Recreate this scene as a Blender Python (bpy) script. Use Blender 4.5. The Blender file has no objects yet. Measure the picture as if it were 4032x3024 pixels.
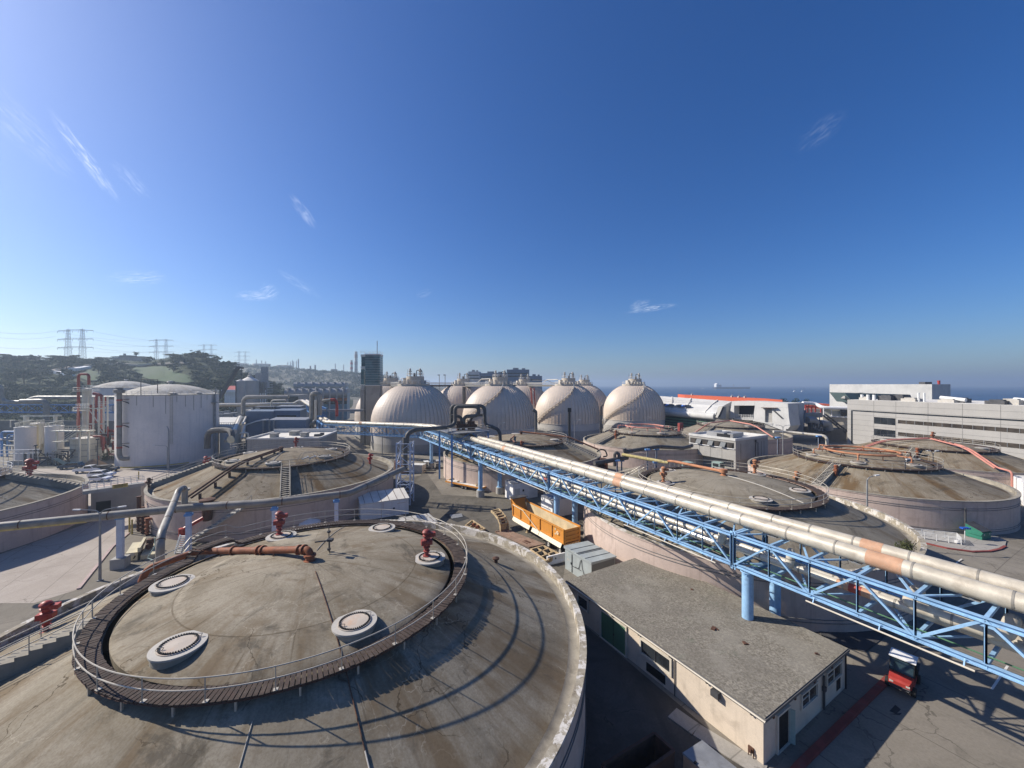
import bpy, random
from math import *
from mathutils import Vector, Matrix
rnd = random.Random(11)
S = bpy.context.scene
COL = S.collection
# ---- camera model used to survey the place: focal length in pixels of the 4032 px photo, eye 22 m up
F, CX, CY, HC = 1515.0, 2016.0, 1515.0, 22.0
CR = {'a': (0, 1260, 2.458), 'b': (800, 1260, 2.458), 'c': (1350, 1350, 3.16), 'd': (2000, 1350, 3.16),
      'e': (2600, 1400, 2.765), 'h': (3232, 1400, 2.765), 'i': (0, 1700, 2.458), 'j': (0, 2300, 2.292),
      'k': (800, 1850, 2.212), 'l': (1700, 1750, 2.765), 'm': (2400, 1800, 2.765), 'n': (3132, 1750, 2.458),
      'o': (3032, 2274, 2.212), 'p': (2100, 2274, 2.212), 'f': (0, 0, 1.0), 'A1': (0, 1500, 4.608),
      'A2': (400, 1480, 4.608), 'A3': (860, 1440, 4.608), 'A4': (1480, 1780, 4.608), 'A5': (2340, 1640, 4.608),
      'A6': (2560, 1520, 2.765), 'A7': (480, 2000, 4.608), 'A8': (3300, 1700, 3.0164)}

def px(c, x, y):
    a, b, s = CR[c]
    return a + x / s, b + y / s

def G(c, x, y, z=0.0):            # survey: point at height z
    u, v = px(c, x, y)
    Y = F * (HC - z) / (v - CY)
    return Vector(((u - CX) / F * Y, Y, z))

def At(c, x, y, Y):               # survey: point at distance Y
    u, v = px(c, x, y)
    return Vector(((u - CX) / F * Y, Y, HC - (v - CY) / F * Y))

UX = Vector((0.866, 0.5, 0)); VX = Vector((-0.5, 0.866, 0)); ZV = Vector((0, 0, 1))
GRID = radians(30)

# ---- materials ---------------------------------------------------------------------------------
class NT:
    def __init__(s, name):
        s.m = bpy.data.materials.new(name); s.m.use_nodes = True
        s.t = s.m.node_tree; s.t.nodes.clear()
        s.out = s.n('ShaderNodeOutputMaterial'); s.b = s.n('ShaderNodeBsdfPrincipled')
        s.l(s.b.outputs[0], s.out.inputs[0])
        s.tc = s.n('ShaderNodeTexCoord')
        s.co = s.tc.outputs['Object']
    def n(s, t, **k):
        o = s.t.nodes.new(t)
        for a, b in k.items(): setattr(o, a, b)
        return o
    def l(s, a, b): s.t.links.new(a, b)
    def put(s, sock, v):
        if hasattr(v, 'is_linked') or hasattr(v, 'links'): s.l(v, sock)
        elif isinstance(v, (tuple, list)) and len(v) == 3 and sock.type == 'RGBA': sock.default_value = (*v, 1)
        else: sock.default_value = v
    def mth(s, op, a, b=0.0, c=0.0):
        o = s.n('ShaderNodeMath', operation=op)
        s.put(o.inputs[0], a); s.put(o.inputs[1], b); s.put(o.inputs[2], c)
        return o.outputs[0]
    def noise(s, vec=None, scale=1.0, det=4, rough=.6, dist=0.0):
        o = s.n('ShaderNodeTexNoise'); s.l(vec or s.co, o.inputs['Vector'])
        o.inputs['Scale'].default_value = scale; o.inputs['Detail'].default_value = det
        o.inputs['Roughness'].default_value = rough; o.inputs['Distortion'].default_value = dist
        return o.outputs[0]
    def ramp(s, v, a, b, lo=0.0, hi=1.0):
        o = s.n('ShaderNodeMapRange', interpolation_type='SMOOTHSTEP')
        s.put(o.inputs[0], v); s.put(o.inputs[1], a); s.put(o.inputs[2], b); s.put(o.inputs[3], lo); s.put(o.inputs[4], hi)
        return o.outputs[0]
    def mix(s, f, a, b, mode='MIX'):
        o = s.n('ShaderNodeMix', data_type='RGBA', blend_type=mode)
        s.put(o.inputs[0], f); s.put(o.inputs[6], a); s.put(o.inputs[7], b)
        return o.outputs[2]
    def map(s, sc=(1, 1, 1), rot=(0, 0, 0), loc=(0, 0, 0), vec=None):
        o = s.n('ShaderNodeMapping'); s.l(vec or s.co, o.inputs[0])
        o.inputs['Scale'].default_value = sc; o.inputs['Rotation'].default_value = rot; o.inputs['Location'].default_value = loc
        return o.outputs[0]
    def comb(s, x, y, z):
        o = s.n('ShaderNodeCombineXYZ'); s.put(o.inputs[0], x); s.put(o.inputs[1], y); s.put(o.inputs[2], z)
        return o.outputs[0]
    def sep(s, v=None):
        o = s.n('ShaderNodeSeparateXYZ'); s.l(v or s.co, o.inputs[0]); return o.outputs
    def vor(s, vec, scale, feature='DISTANCE_TO_EDGE'):
        o = s.n('ShaderNodeTexVoronoi', feature=feature); s.l(vec, o.inputs['Vector']); o.inputs['Scale'].default_value = scale
        return o.outputs[0]
    def bump(s, h, st=.3, d=.02):
        o = s.n('ShaderNodeBump'); o.inputs['Strength'].default_value = st; o.inputs['Distance'].default_value = d
        s.l(h, o.inputs['Height']); s.l(o.outputs[0], s.b.inputs['Normal'])
    def fin(s, col, rough=.8, metal=0.0, spec=.3):
        s.put(s.b.inputs['Base Color'], col); s.put(s.b.inputs['Roughness'], rough)
        s.put(s.b.inputs['Metallic'], metal); s.b.inputs['Specular IOR Level'].default_value = spec
        return s.m

def dk(c, k): return tuple(max(0, x * k) for x in c)

def mat(name, col, rough=.7, metal=0.0, var=.25, scale=.6, dirt=None, damt=.5, dscale=.5, streak=0.0, fine=8.0, bump=0.0, spec=.3):
    """weathered paint / concrete / metal: broad tone changes, patchy dirt, optional downward streaks, fine grain"""
    t = NT(name)
    n1 = t.noise(scale=scale, det=5)
    c = t.mix(t.ramp(n1, .3, .7), dk(col, 1 - var), dk(col, 1 + var * .5))
    if dirt:
        d = t.ramp(t.noise(scale=dscale, det=8, rough=.7, dist=.4), .48, .72, 0, damt)
        c = t.mix(d, c, dirt)
    if streak:
        sn = t.noise(vec=t.map((2.2, 2.2, .12)), scale=1.0, det=5, rough=.6)
        c = t.mix(t.ramp(sn, .5, .75, 0, streak), c, dirt or dk(col, .55))
    g = t.noise(scale=fine, det=3)
    c = t.mix(t.ramp(g, .3, .7, 0, .22), c, dk(col, .72))
    if bump: t.bump(g, bump, .02)
    return t.fin(c, t.ramp(n1, .3, .7, max(.05, rough - .08), min(1, rough + .08)), metal, spec)

MT = {}
def mk(k, *a, **kw): MT[k] = mat(k, *a, **kw); return MT[k]
RUSTC = (.14, .062, .03)
mk('tank_wall_paint', (.53, .42, .355), .85, var=.12, scale=.35, dirt=(.27, .20, .165), damt=.55, dscale=.35, streak=.5, fine=3, bump=.15)
mk('parapet_concrete', (.32, .29, .235), .9, var=.3, scale=.5, dirt=(.12, .105, .085), damt=.7, dscale=.8, streak=.3, fine=5, bump=.3)
mk('parapet_whitewash', (.33, .295, .235), .9, var=.3, scale=.8, dirt=(.62, .59, .55), damt=.85, dscale=.9, fine=5, bump=.3)
mk('concrete_grey', (.36, .345, .315), .9, var=.15, scale=.3, dirt=(.17, .165, .16), damt=.5, dscale=.3, streak=.35, fine=4, bump=.15)
mk('concrete_pale', (.56, .55, .52), .88, var=.1, scale=.2, dirt=(.33, .33, .33), damt=.5, dscale=.25, streak=.3, fine=3)
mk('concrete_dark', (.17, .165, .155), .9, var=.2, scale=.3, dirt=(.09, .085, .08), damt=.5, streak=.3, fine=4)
mk('panel_grey', (.355, .34, .315), .85, var=.08, scale=.15, dirt=(.26, .25, .24), damt=.4, dscale=.2, streak=.2, fine=4)
mk('stucco_cream', (.62, .525, .415), .9, var=.1, scale=.4, dirt=(.30, .245, .19), damt=.6, dscale=.5, streak=.25, fine=10, bump=.2)
mk('timber', (.062, .044, .036), .9, var=.5, scale=2.5, dirt=(.14, .115, .095), damt=.5, dscale=1.7, fine=14, bump=.3)
mk('blue_paint', (.27, .455, .66), .55, var=.18, scale=.8, dirt=(.15, .20, .27), damt=.6, dscale=2.6, fine=6, spec=.4)
mk('blue_paint_faded', (.13, .29, .56), .55, var=.15, scale=.4, dirt=(.08, .16, .30), damt=.4, dscale=.8, fine=6)
mk('blue_post', (.52, .575, .68), .6, var=.12, scale=.6, dirt=(.30, .30, .33), damt=.4, fine=6)
mk('pipe_jacket', (.53, .475, .38), .45, metal=.1, var=.22, scale=.8, dirt=(.27, .22, .16), damt=.6, dscale=.9, fine=12, spec=.5)
mk('pipe_bright', (.56, .515, .43), .42, metal=.15, var=.15, scale=.9, dirt=(.30, .255, .19), damt=.5, dscale=1.0, fine=10, spec=.5)
mk('pipe_grey', (.27, .25, .215), .5, metal=.05, var=.25, scale=.6, dirt=(.12, .10, .08), damt=.6, dscale=.7, fine=8)
mk('pipe_dark', (.105, .098, .09), .6, var=.25, scale=.6, dirt=(.055, .05, .045), damt=.6, dscale=.8, fine=8)
mk('foil', (.62, .61, .58), .28, metal=.8, var=.2, scale=2, dirt=(.35, .33, .3), damt=.4, dscale=2, fine=5, bump=.5)
mk('patch_orange', (.52, .30, .185), .65, var=.2, scale=1.5, dirt=(.40, .33, .25), damt=.5, dscale=2)
mk('patch_red', (.36, .07, .05), .6, var=.2, scale=1.5)
mk('rusty_pipe', (.26, .088, .04), .75, var=.45, scale=1.6, dirt=(.36, .175, .10), damt=.8, dscale=1.1, fine=9, bump=.2)
mk('rust_dark', (.10, .05, .033), .85, var=.4, scale=1.5, dirt=(.18, .08, .04), damt=.7, dscale=1.2, fine=9, bump=.3)
mk('orange_pipe', (.42, .19, .095), .6, var=.3, scale=.9, dirt=(.30, .115, .06), damt=.6, dscale=.9, fine=9)
mk('salmon_pipe', (.54, .235, .18), .55, var=.2, scale=.7, dirt=(.42, .14, .10), damt=.5, dscale=.8, fine=9)
mk('red_paint', (.27, .052, .042), .55, var=.3, scale=2, dirt=(.38, .17, .13), damt=.5, dscale=2.2, fine=9)
mk('red_bright', (.36, .04, .03), .5, var=.25, scale=1, dirt=(.22, .04, .03), damt=.4, dscale=1)
mk('rail_grey', (.46, .42, .35), .5, metal=.2, var=.2, scale=1, dirt=(.25, .215, .17), damt=.5, dscale=2)
mk('rail_white', (.66, .66, .64), .6, var=.12, scale=1, dirt=(.42, .39, .34), damt=.4, dscale=1.2)
mk('steel_grey', (.28, .285, .29), .5, metal=.3, var=.2, scale=1, dirt=(.16, .15, .14), damt=.5, dscale=1.2)
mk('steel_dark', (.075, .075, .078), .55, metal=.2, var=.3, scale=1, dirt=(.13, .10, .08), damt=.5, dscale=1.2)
mk('hatch_paint', (.44, .415, .37), .7, var=.12, scale=1.2, dirt=(.42, .36, .29), damt=.5, dscale=1.5, fine=9)
mk('hatch_lid', (.46, .40, .335), .75, var=.12, scale=1, dirt=(.48, .29, .18), damt=.75, dscale=.9, fine=8)
mk('black', (.013, .013, .014), .6, var=.2, scale=2)
mk('rubber', (.02, .02, .02), .9, var=.3, scale=4, dirt=(.06, .055, .05), damt=.4)
mk('white_paint', (.78, .77, .75), .6, var=.08, scale=.4, dirt=(.50, .46, .41), damt=.5, dscale=.5, streak=.3, fine=6)
mk('tank_white', (.68, .635, .59), .6, var=.07, scale=.15, dirt=(.44, .43, .44), damt=.4, dscale=.2, streak=.45, fine=3)
mk('white_roof', (.66, .63, .57), .85, var=.12, scale=.3, dirt=(.38, .35, .30), damt=.6, dscale=.35, fine=4)
mk('cream_paint', (.58, .56, .47), .6, var=.12, scale=.4, dirt=(.38, .33, .24), damt=.5, dscale=.6, streak=.4)
mk('cream_yellow', (.56, .50, .34), .6, var=.12, scale=.4, dirt=(.38, .31, .19), damt=.5, dscale=.6, streak=.4)
mk('trailer_orange', (.62, .26, .045), .5, var=.12, scale=.5, dirt=(.42, .20, .07), damt=.5, dscale=.8, streak=.25, fine=8)
mk('trailer_inside', (.58, .46, .28), .8, var=.2, scale=.6, dirt=(.36, .32, .22), damt=.8, dscale=.8)
mk('trailer_cream', (.74, .68, .50), .6, var=.1, scale=.5, dirt=(.5, .42, .28), damt=.4)
mk('rusty_cream', (.50, .38, .22), .8, var=.35, scale=1.5, dirt=(.16, .09, .05), damt=.85, dscale=1.3, bump=.2)
mk('kiosk_grey', (.33, .365, .365), .55, var=.12, scale=.5, dirt=(.24, .24, .22), damt=.45, dscale=.6, streak=.2)
mk('kiosk_dark', (.13, .14, .145), .6, var=.15, scale=.5, dirt=(.2, .2, .19), damt=.4)
mk('green_door', (.085, .19, .11), .6, var=.2, scale=.5, dirt=(.16, .26, .17), damt=.4)
mk('door_teal', (.30, .40, .37), .65, var=.2, scale=.8, dirt=(.16, .2, .18), damt=.5)
mk('dumpster_green', (.03, .17, .115), .5, var=.2, scale=.6, dirt=(.03, .12, .08), damt=.4)
mk('trim_cream', (.58, .525, .43), .8, var=.1, scale=.8, dirt=(.34, .29, .23), damt=.5)
mk('roof_edge', (.13, .125, .12), .8, var=.2, scale=1)
mk('dome_panel', (.60, .505, .41), .5, var=.08, scale=.12, dirt=(.48, .385, .30), damt=.4, dscale=.15, fine=1.5, spec=.4)
mk('dome_skirt', (.47, .45, .42), .7, var=.08, scale=.2, dirt=(.30, .29, .28), damt=.4, dscale=.3, streak=.2)
mk('machinery', (.52, .46, .375), .7, var=.2, scale=.5, dirt=(.22, .18, .14), damt=.6, dscale=.7)
mk('tower_concrete', (.31, .295, .265), .9, var=.15, scale=.2, dirt=(.15, .14, .13), damt=.5, dscale=.25, streak=.3, fine=2)
mk('kerb_red', (.24, .055, .045), .8, var=.3, scale=.8, dirt=(.17, .11, .10), damt=.7, dscale=.9)
mk('kerb_pink', (.42, .32, .29), .85, var=.2, scale=.8, dirt=(.3, .27, .25), damt=.5)
mk('blue_wall', (.135, .18, .25), .75, var=.12, scale=.2, dirt=(.09, .12, .16), damt=.4, dscale=.3)
mk('blue_car', (.015, .05, .10), .25, var=.1, spec=.6)
mk('car_white', (.72, .73, .74), .25, var=.04, scale=.5, spec=.6)
mk('yellow_paint', (.55, .42, .12), .6, var=.2, scale=1, dirt=(.35, .28, .12), damt=.5, dscale=1.5)
mk('orange_roof', (.60, .12, .05), .7, var=.12, scale=.1, dirt=(.45, .10, .05), damt=.4)
mk('silver_roof', (.30, .30, .30), .5, metal=.2, var=.15, scale=.15, dirt=(.26, .27, .28), damt=.4, dscale=.2)
mk('teal_panel', (.09, .22, .32), .4, var=.2, scale=.3, spec=.5)
mk('teal_roof', (.13, .19, .19), .6, var=.15, scale=.3)
mk('orange_band', (.33, .12, .035), .7, var=.2, scale=.2)
mk('canvas', (.62, .60, .55), .9, var=.15, scale=.7, dirt=(.42, .36, .29), damt=.5, dscale=.8)
mk('refinery_tank', (.42, .40, .37), .8, var=.1, scale=.05)
mk('brick_stack', (.33, .26, .235), .9, var=.2, scale=.1)
mk('pylon_steel', (.34, .35, .37), .5, metal=.3, var=.1)
mk('green_pipe', (.07, .17, .09), .5, var=.2, scale=2)
mk('yellow_lagging', (.46, .385, .17), .85, var=.3, scale=2, dirt=(.24, .2, .1), damt=.6, dscale=3, fine=12)
mk('ship_hull', (.045, .05, .07), .7, var=.2, scale=.02)
mk('bark', (.11, .085, .065), .95, var=.3, scale=.8)
mk('dirt_pile', (.24, .17, .11), .95, var=.3, scale=.6, bump=.4)
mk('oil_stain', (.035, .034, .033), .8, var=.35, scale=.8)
mk('rust_plate_m', (.27, .185, .135), .85, var=.3, scale=.6, dirt=(.16, .08, .045), damt=.8, dscale=.8, fine=8, bump=.2)
mk('sign_blue', (.02, .09, .42), .5, var=.1)

t = NT('parapet_whitewash'); n = t.noise(scale=.9, det=9, rough=.75, dist=.6); n2 = t.noise(scale=2.2, det=6, rough=.7); g = t.noise(scale=6, det=4)
c = t.mix(t.ramp(n2, .35, .7), (.35, .315, .25), (.22, .185, .135)); c = t.mix(t.ramp(n, .50, .55, 0, .9), c, (.60, .57, .53)); c = t.mix(t.ramp(n2, .60, .66, 0, .8), c, (.13, .105, .08)); c = t.mix(t.ramp(g, .35, .7, 0, .25), c, (.2, .18, .14)); t.bump(n, .4, .03)
MT['parapet_whitewash'] = t.fin(c, .9, 0, .15)

def glass(name, c, r=.12):
    t = NT(name); n = t.noise(scale=.35, det=3)
    MT[name] = t.fin(t.mix(t.ramp(n, .35, .65), dk(c, .6), dk(c, 1.3)), r, 0, .6)
glass('glass_dark', (.022, .026, .03)); glass('glass_teal', (.06, .12, .13), .25); glass('glass_blue', (.10, .23, .60), .2)
glass('glass_bronze', (.055, .045, .035), .2); glass('windscreen', (.02, .035, .04), .08)

def leafmat(name, c1, c2):
    t = NT(name); n = t.noise(scale=.35, det=4); n2 = t.noise(scale=3.0, det=2)
    c = t.mix(t.ramp(n, .3, .7), c1, c2)
    c = t.mix(t.ramp(n2, .35, .65, 0, .6), c, dk(c1, .6))
    m = t.fin(c, .75, 0, .2)
    MT[name] = m
leafmat('leaf_dark', (.026, .042, .02), (.05, .072, .03))
leafmat('leaf_mid', (.045, .065, .025), (.085, .105, .04))
leafmat('leaf_olive', (.075, .085, .035), (.12, .125, .05))
leafmat('palm_leaf', (.04, .06, .02), (.07, .09, .03))

def roof_mat(name, base, streaks, seams=24, ring_r=7.4, crack=True):
    """weathered concrete of a conical tank roof: radial run-off streaks, blotches, joints and cracks"""
    t = NT(name); s = t.sep()
    x, y = s[0], s[1]
    r = t.mth('SQRT', t.mth('ADD', t.mth('ADD', t.mth('MULTIPLY', x, x), t.mth('MULTIPLY', y, y)), 1e-4))
    cx_, sy_ = t.mth('DIVIDE', x, r), t.mth('DIVIDE', y, r)
    rn = t.comb(t.mth('MULTIPLY', cx_, 6.5), t.mth('MULTIPLY', sy_, 6.5), t.mth('MULTIPLY', r, .10))
    st1 = t.noise(vec=rn, scale=1.0, det=5, rough=.6, dist=.15)
    rn2 = t.comb(t.mth('MULTIPLY', cx_, 26), t.mth('MULTIPLY', sy_, 26), t.mth('MULTIPLY', r, .16))
    st2 = t.noise(vec=rn2, scale=1.0, det=4, rough=.6)
    bl = t.noise(scale=.22, det=6, rough=.65, dist=.6)
    bl2 = t.noise(scale=.7, det=6, rough=.7, dist=.3)
    amt = t.ramp(r, 3.0, 11.0, .25, 1.0)
    c = t.mix(t.ramp(bl, .32, .68), base[0], base[1])
    c = t.mix(t.mth('MULTIPLY', t.ramp(st1, .47, .64), t.mth('MULTIPLY', amt, streaks)), c, base[2])
    c = t.mix(t.mth('MULTIPLY', t.ramp(st2, .54, .74, 0, .38), amt), c, base[3])
    c = t.mix(t.ramp(bl2, .5, .72, 0, .55), c, base[2])
    c = t.mix(t.mth('MULTIPLY', t.ramp(st2, .36, .25, 0, .35), amt), c, dk(base[1], 1.15))
    pat = t.noise(scale=.45, det=7, rough=.75, dist=1.0)
    c = t.mix(t.ramp(pat, .62, .72, 0, .5), c, dk(base[1], 1.25))
    # radial joints
    ang = t.mth('ARCTAN2', y, x)
    fr = t.mth('FRACT', t.mth('MULTIPLY', ang, seams / (2 * pi)))
    d = t.mth('MULTIPLY', t.mth('ABSOLUTE', t.mth('SUBTRACT', fr, .5)), t.mth('MULTIPLY', r, 2 * pi / seams))
    wob = t.mth('MULTIPLY', t.mth('SUBTRACT', t.noise(scale=1.3, det=4), .5), .10)
    j = t.ramp(t.mth('ADD', d, wob), .015, .05, .5, 0)
    brk = t.ramp(t.noise(scale=.3, det=3), .45, .6)
    c = t.mix(t.mth('MULTIPLY', j, brk), c, dk(base[2], .45))
    dr = t.mth('ABSOLUTE', t.mth('ADD', t.mth('SUBTRACT', r, ring_r), t.mth('MULTIPLY', wob, .6)))
    c = t.mix(t.ramp(dr, .02, .06, .6, 0), c, dk(base[2], .5))
    c = t.mix(t.mth('MULTIPLY', t.ramp(t.mth('ABSOLUTE', t.mth('SUBTRACT', r, ring_r - .3)), .0, .5, .6, 0), t.ramp(bl2, .5, .6)), c, dk(base[1], 1.3))
    if crack:
        dv = t.n('ShaderNodeVectorMath', operation='ADD')
        wn = t.n('ShaderNodeTexNoise'); t.l(t.co, wn.inputs['Vector']); wn.inputs['Scale'].default_value = .55; wn.inputs['Detail'].default_value = 5
        sc = t.n('ShaderNodeVectorMath', operation='SCALE'); t.l(wn.outputs[1], sc.inputs[0]); sc.inputs['Scale'].default_value = 3.2
        t.l(t.co, dv.inputs[0]); t.l(sc.outputs[0], dv.inputs[1])
        e = t.vor(dv.outputs[0], .24)
        cm = t.ramp(t.noise(scale=.16, det=2), .46, .58)
        c = t.mix(t.mth('MULTIPLY', t.ramp(e, .003, .010, .75, 0), cm), c, dk(base[2], .32))
        e2 = t.vor(dv.outputs[0], .4)
        cm2 = t.ramp(t.noise(vec=t.map(loc=(40, 3, 0)), scale=.2, det=2), .52, .62)
        c = t.mix(t.mth('MULTIPLY', t.ramp(e2, .004, .012, .45, 0), cm2), c, dk(base[1], 1.35))
    # black mould blotches and pale scour patches
    mo = t.noise(vec=t.map(loc=(9, 4, 2)), scale=.33, det=9, rough=.72, dist=.9)
    c = t.mix(t.ramp(mo, .52, .66, 0, .68), c, dk(base[3], .6))
    c = t.mix(t.ramp(mo, .36, .24, 0, .5), c, dk(base[1], 1.3))
    rn3 = t.comb(t.mth('MULTIPLY', cx_, 70), t.mth('MULTIPLY', sy_, 70), t.mth('MULTIPLY', r, .35))
    c = t.mix(t.mth('MULTIPLY', t.ramp(t.noise(vec=rn3, scale=1.0, det=3), .55, .75, 0, .25), amt), c, dk(base[3], .8))
    g = t.noise(scale=9, det=5, rough=.7)
    c = t.mix(t.ramp(g, .35, .7, 0, .35), c, dk(base[2], .75))
    t.bump(g, .25, .02)
    MT[name] = t.fin(c, .92, 0, .15)
roof_mat('roof_near', ((.20, .17, .122), (.32, .285, .22), (.145, .102, .058), (.10, .09, .072)), .8)
roof_mat('roof_brown', ((.195, .163, .115), (.285, .248, .187), (.135, .088, .044), (.10, .088, .07)), 1.0)
roof_mat('roof_grey', ((.215, .19, .145), (.285, .255, .20), (.155, .12, .078), (.125, .11, .087)), .65)
roof_mat('roof_pale', ((.25, .22, .175), (.31, .28, .23), (.18, .15, .11), (.155, .138, .112)), .5)
roof_mat('roof_metal', ((.46, .44, .39), (.56, .54, .49), (.33, .29, .22), (.36, .33, .27)), .7, crack=False)

def gravel():
    t = NT('roof_gravel')
    v = t.n('ShaderNodeTexVoronoi', feature='F1'); t.l(t.co, v.inputs['Vector']); v.inputs['Scale'].default_value = 9
    n = t.noise(scale=7, det=6, rough=.75); n2 = t.noise(scale=.35, det=4); n3 = t.noise(scale=.8, det=5)
    c = t.mix(t.ramp(n, .35, .65), (.125, .112, .09), (.30, .272, .222))
    c = t.mix(t.ramp(v.outputs['Color'], .3, .8, 0, .35), c, (.10, .09, .075))
    c = t.mix(t.ramp(n2, .42, .62, 0, .45), c, (.15, .135, .112))
    c = t.mix(t.ramp(t.noise(vec=t.map(loc=(5, 9, 1)), scale=.22, det=6, rough=.7), .5, .62, 0, .4), c, (.27, .25, .21))
    c = t.mix(t.ramp(n3, .58, .75, 0, .4), c, (.12, .135, .10))
    t.bump(n, .6, .04)
    MT['roof_gravel'] = t.fin(c, .95, 0, .1)
gravel()

def ground_mat(name, c1, c2, dirtc, slab=None, rot=GRID, scale=.12, stain=.5):
    t = NT(name)
    n = t.noise(scale=scale, det=7, rough=.65, dist=.6); n2 = t.noise(scale=.5, det=6, rough=.7, dist=.4); g = t.noise(scale=6, det=5, rough=.75)
    c = t.mix(t.ramp(n, .32, .68), c1, c2)
    c = t.mix(t.ramp(n2, .5, .72, 0, stain), c, dirtc)
    # tyre-polished streaks along the lanes
    tr = t.noise(vec=t.map((.45, .045, 1), (0, 0, -rot)), scale=1, det=4, rough=.6)
    c = t.mix(t.ramp(tr, .52, .72, 0, stain * .7), c, dk(dirtc, .8))
    if slab:
        m = t.sep(t.map((1, 1, 1), (0, 0, -rot)))
        w = t.mth('MULTIPLY', t.mth('SUBTRACT', t.noise(scale=.8, det=3), .5), .06)
        for k in (0, 1):
            fr = t.mth('FRACT', t.mth('DIVIDE', t.mth('ADD', m[k], w), slab[k]))
            d = t.mth('MULTIPLY', t.mth('ABSOLUTE', t.mth('SUBTRACT', fr, .5)), slab[k])
            c = t.mix(t.ramp(d, .02, .055, .6, 0), c, dk(dirtc, .55))
    cr = t.n('ShaderNodeVectorMath', operation='ADD')
    wn = t.n('ShaderNodeTexNoise'); t.l(t.co, wn.inputs['Vector']); wn.inputs['Scale'].default_value = .4; wn.inputs['Detail'].default_value = 5
    sc = t.n('ShaderNodeVectorMath', operation='SCALE'); t.l(wn.outputs[1], sc.inputs[0]); sc.inputs['Scale'].default_value = 4
    t.l(t.co, cr.inputs[0]); t.l(sc.outputs[0], cr.inputs[1])
    e = t.vor(cr.outputs[0], .13)
    c = t.mix(t.mth('MULTIPLY', t.ramp(e, .002, .008, .6, 0), t.ramp(n, .45, .55)), c, dk(dirtc, .5))
    c = t.mix(t.ramp(g, .35, .7, 0, .3), c, dk(dirtc, .8))
    t.bump(g, .2, .015)
    MT[name] = t.fin(c, .9, 0, .2)
ground_mat('ground_concrete', (.18, .16, .128), (.24, .215, .175), (.115, .10, .08), (4.6, 6.2))
ground_mat('road_concrete', (.34, .295, .25), (.41, .36, .31), (.25, .212, .178), (4.2, 9.0), stain=.35)
ground_mat('asphalt', (.10, .088, .07), (.16, .143, .115), (.06, .053, .043), None, stain=.7, scale=.2)
ground_mat('yard_concrete', (.175, .155, .125), (.225, .20, .165), (.105, .093, .075), (7.0, 7.5))
ground_mat('shade_asphalt', (.07, .064, .055), (.11, .10, .085), (.045, .04, .034), None, stain=.6, scale=.3)  # asphalt tone darkened to hold the deep shade beside the near tank
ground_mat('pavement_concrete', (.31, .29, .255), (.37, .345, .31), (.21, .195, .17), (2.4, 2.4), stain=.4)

def hill_mat():
    t = NT('hill_scrub')
    n = t.noise(scale=.012, det=8, rough=.65, dist=.5); n2 = t.noise(scale=.09, det=6, rough=.7); g = t.noise(scale=.5, det=4)
    c = t.mix(t.ramp(n, .4, .6), (.028, .038, .018), (.055, .065, .032))
    c = t.mix(t.ramp(n2, .45, .65, 0, .7), c, (.02, .028, .014))
    c = t.mix(t.ramp(g, .4, .65, 0, .5), c, (.06, .066, .036))
    t.bump(n2, .8, 2.0)
    MT['hill_scrub'] = t.fin(c, .95, 0, .1)
hill_mat()
mk('hill_grass', (.055, .085, .035), .95, var=.25, scale=.05, dirt=(.085, .10, .045), damt=.5, dscale=.08, fine=.6)
mk('plateau_soil', (.13, .12, .09), .95, var=.3, scale=.02, dirt=(.06, .07, .04), damt=.8, dscale=.015, fine=.2)

def sea_mat():
    t = NT('sea_water')
    n = t.noise(vec=t.map((.0012, .006, 1), (0, 0, radians(20))), scale=1, det=6, rough=.6)
    n2 = t.noise(scale=.05, det=8, rough=.7)
    c = t.mix(t.ramp(n, .38, .62), (.010, .036, .085), (.022, .06, .12))
    t.bump(n2, .6, 2.5)
    MT['sea_water'] = t.fin(c, .38, 0, .5)
sea_mat()

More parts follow.
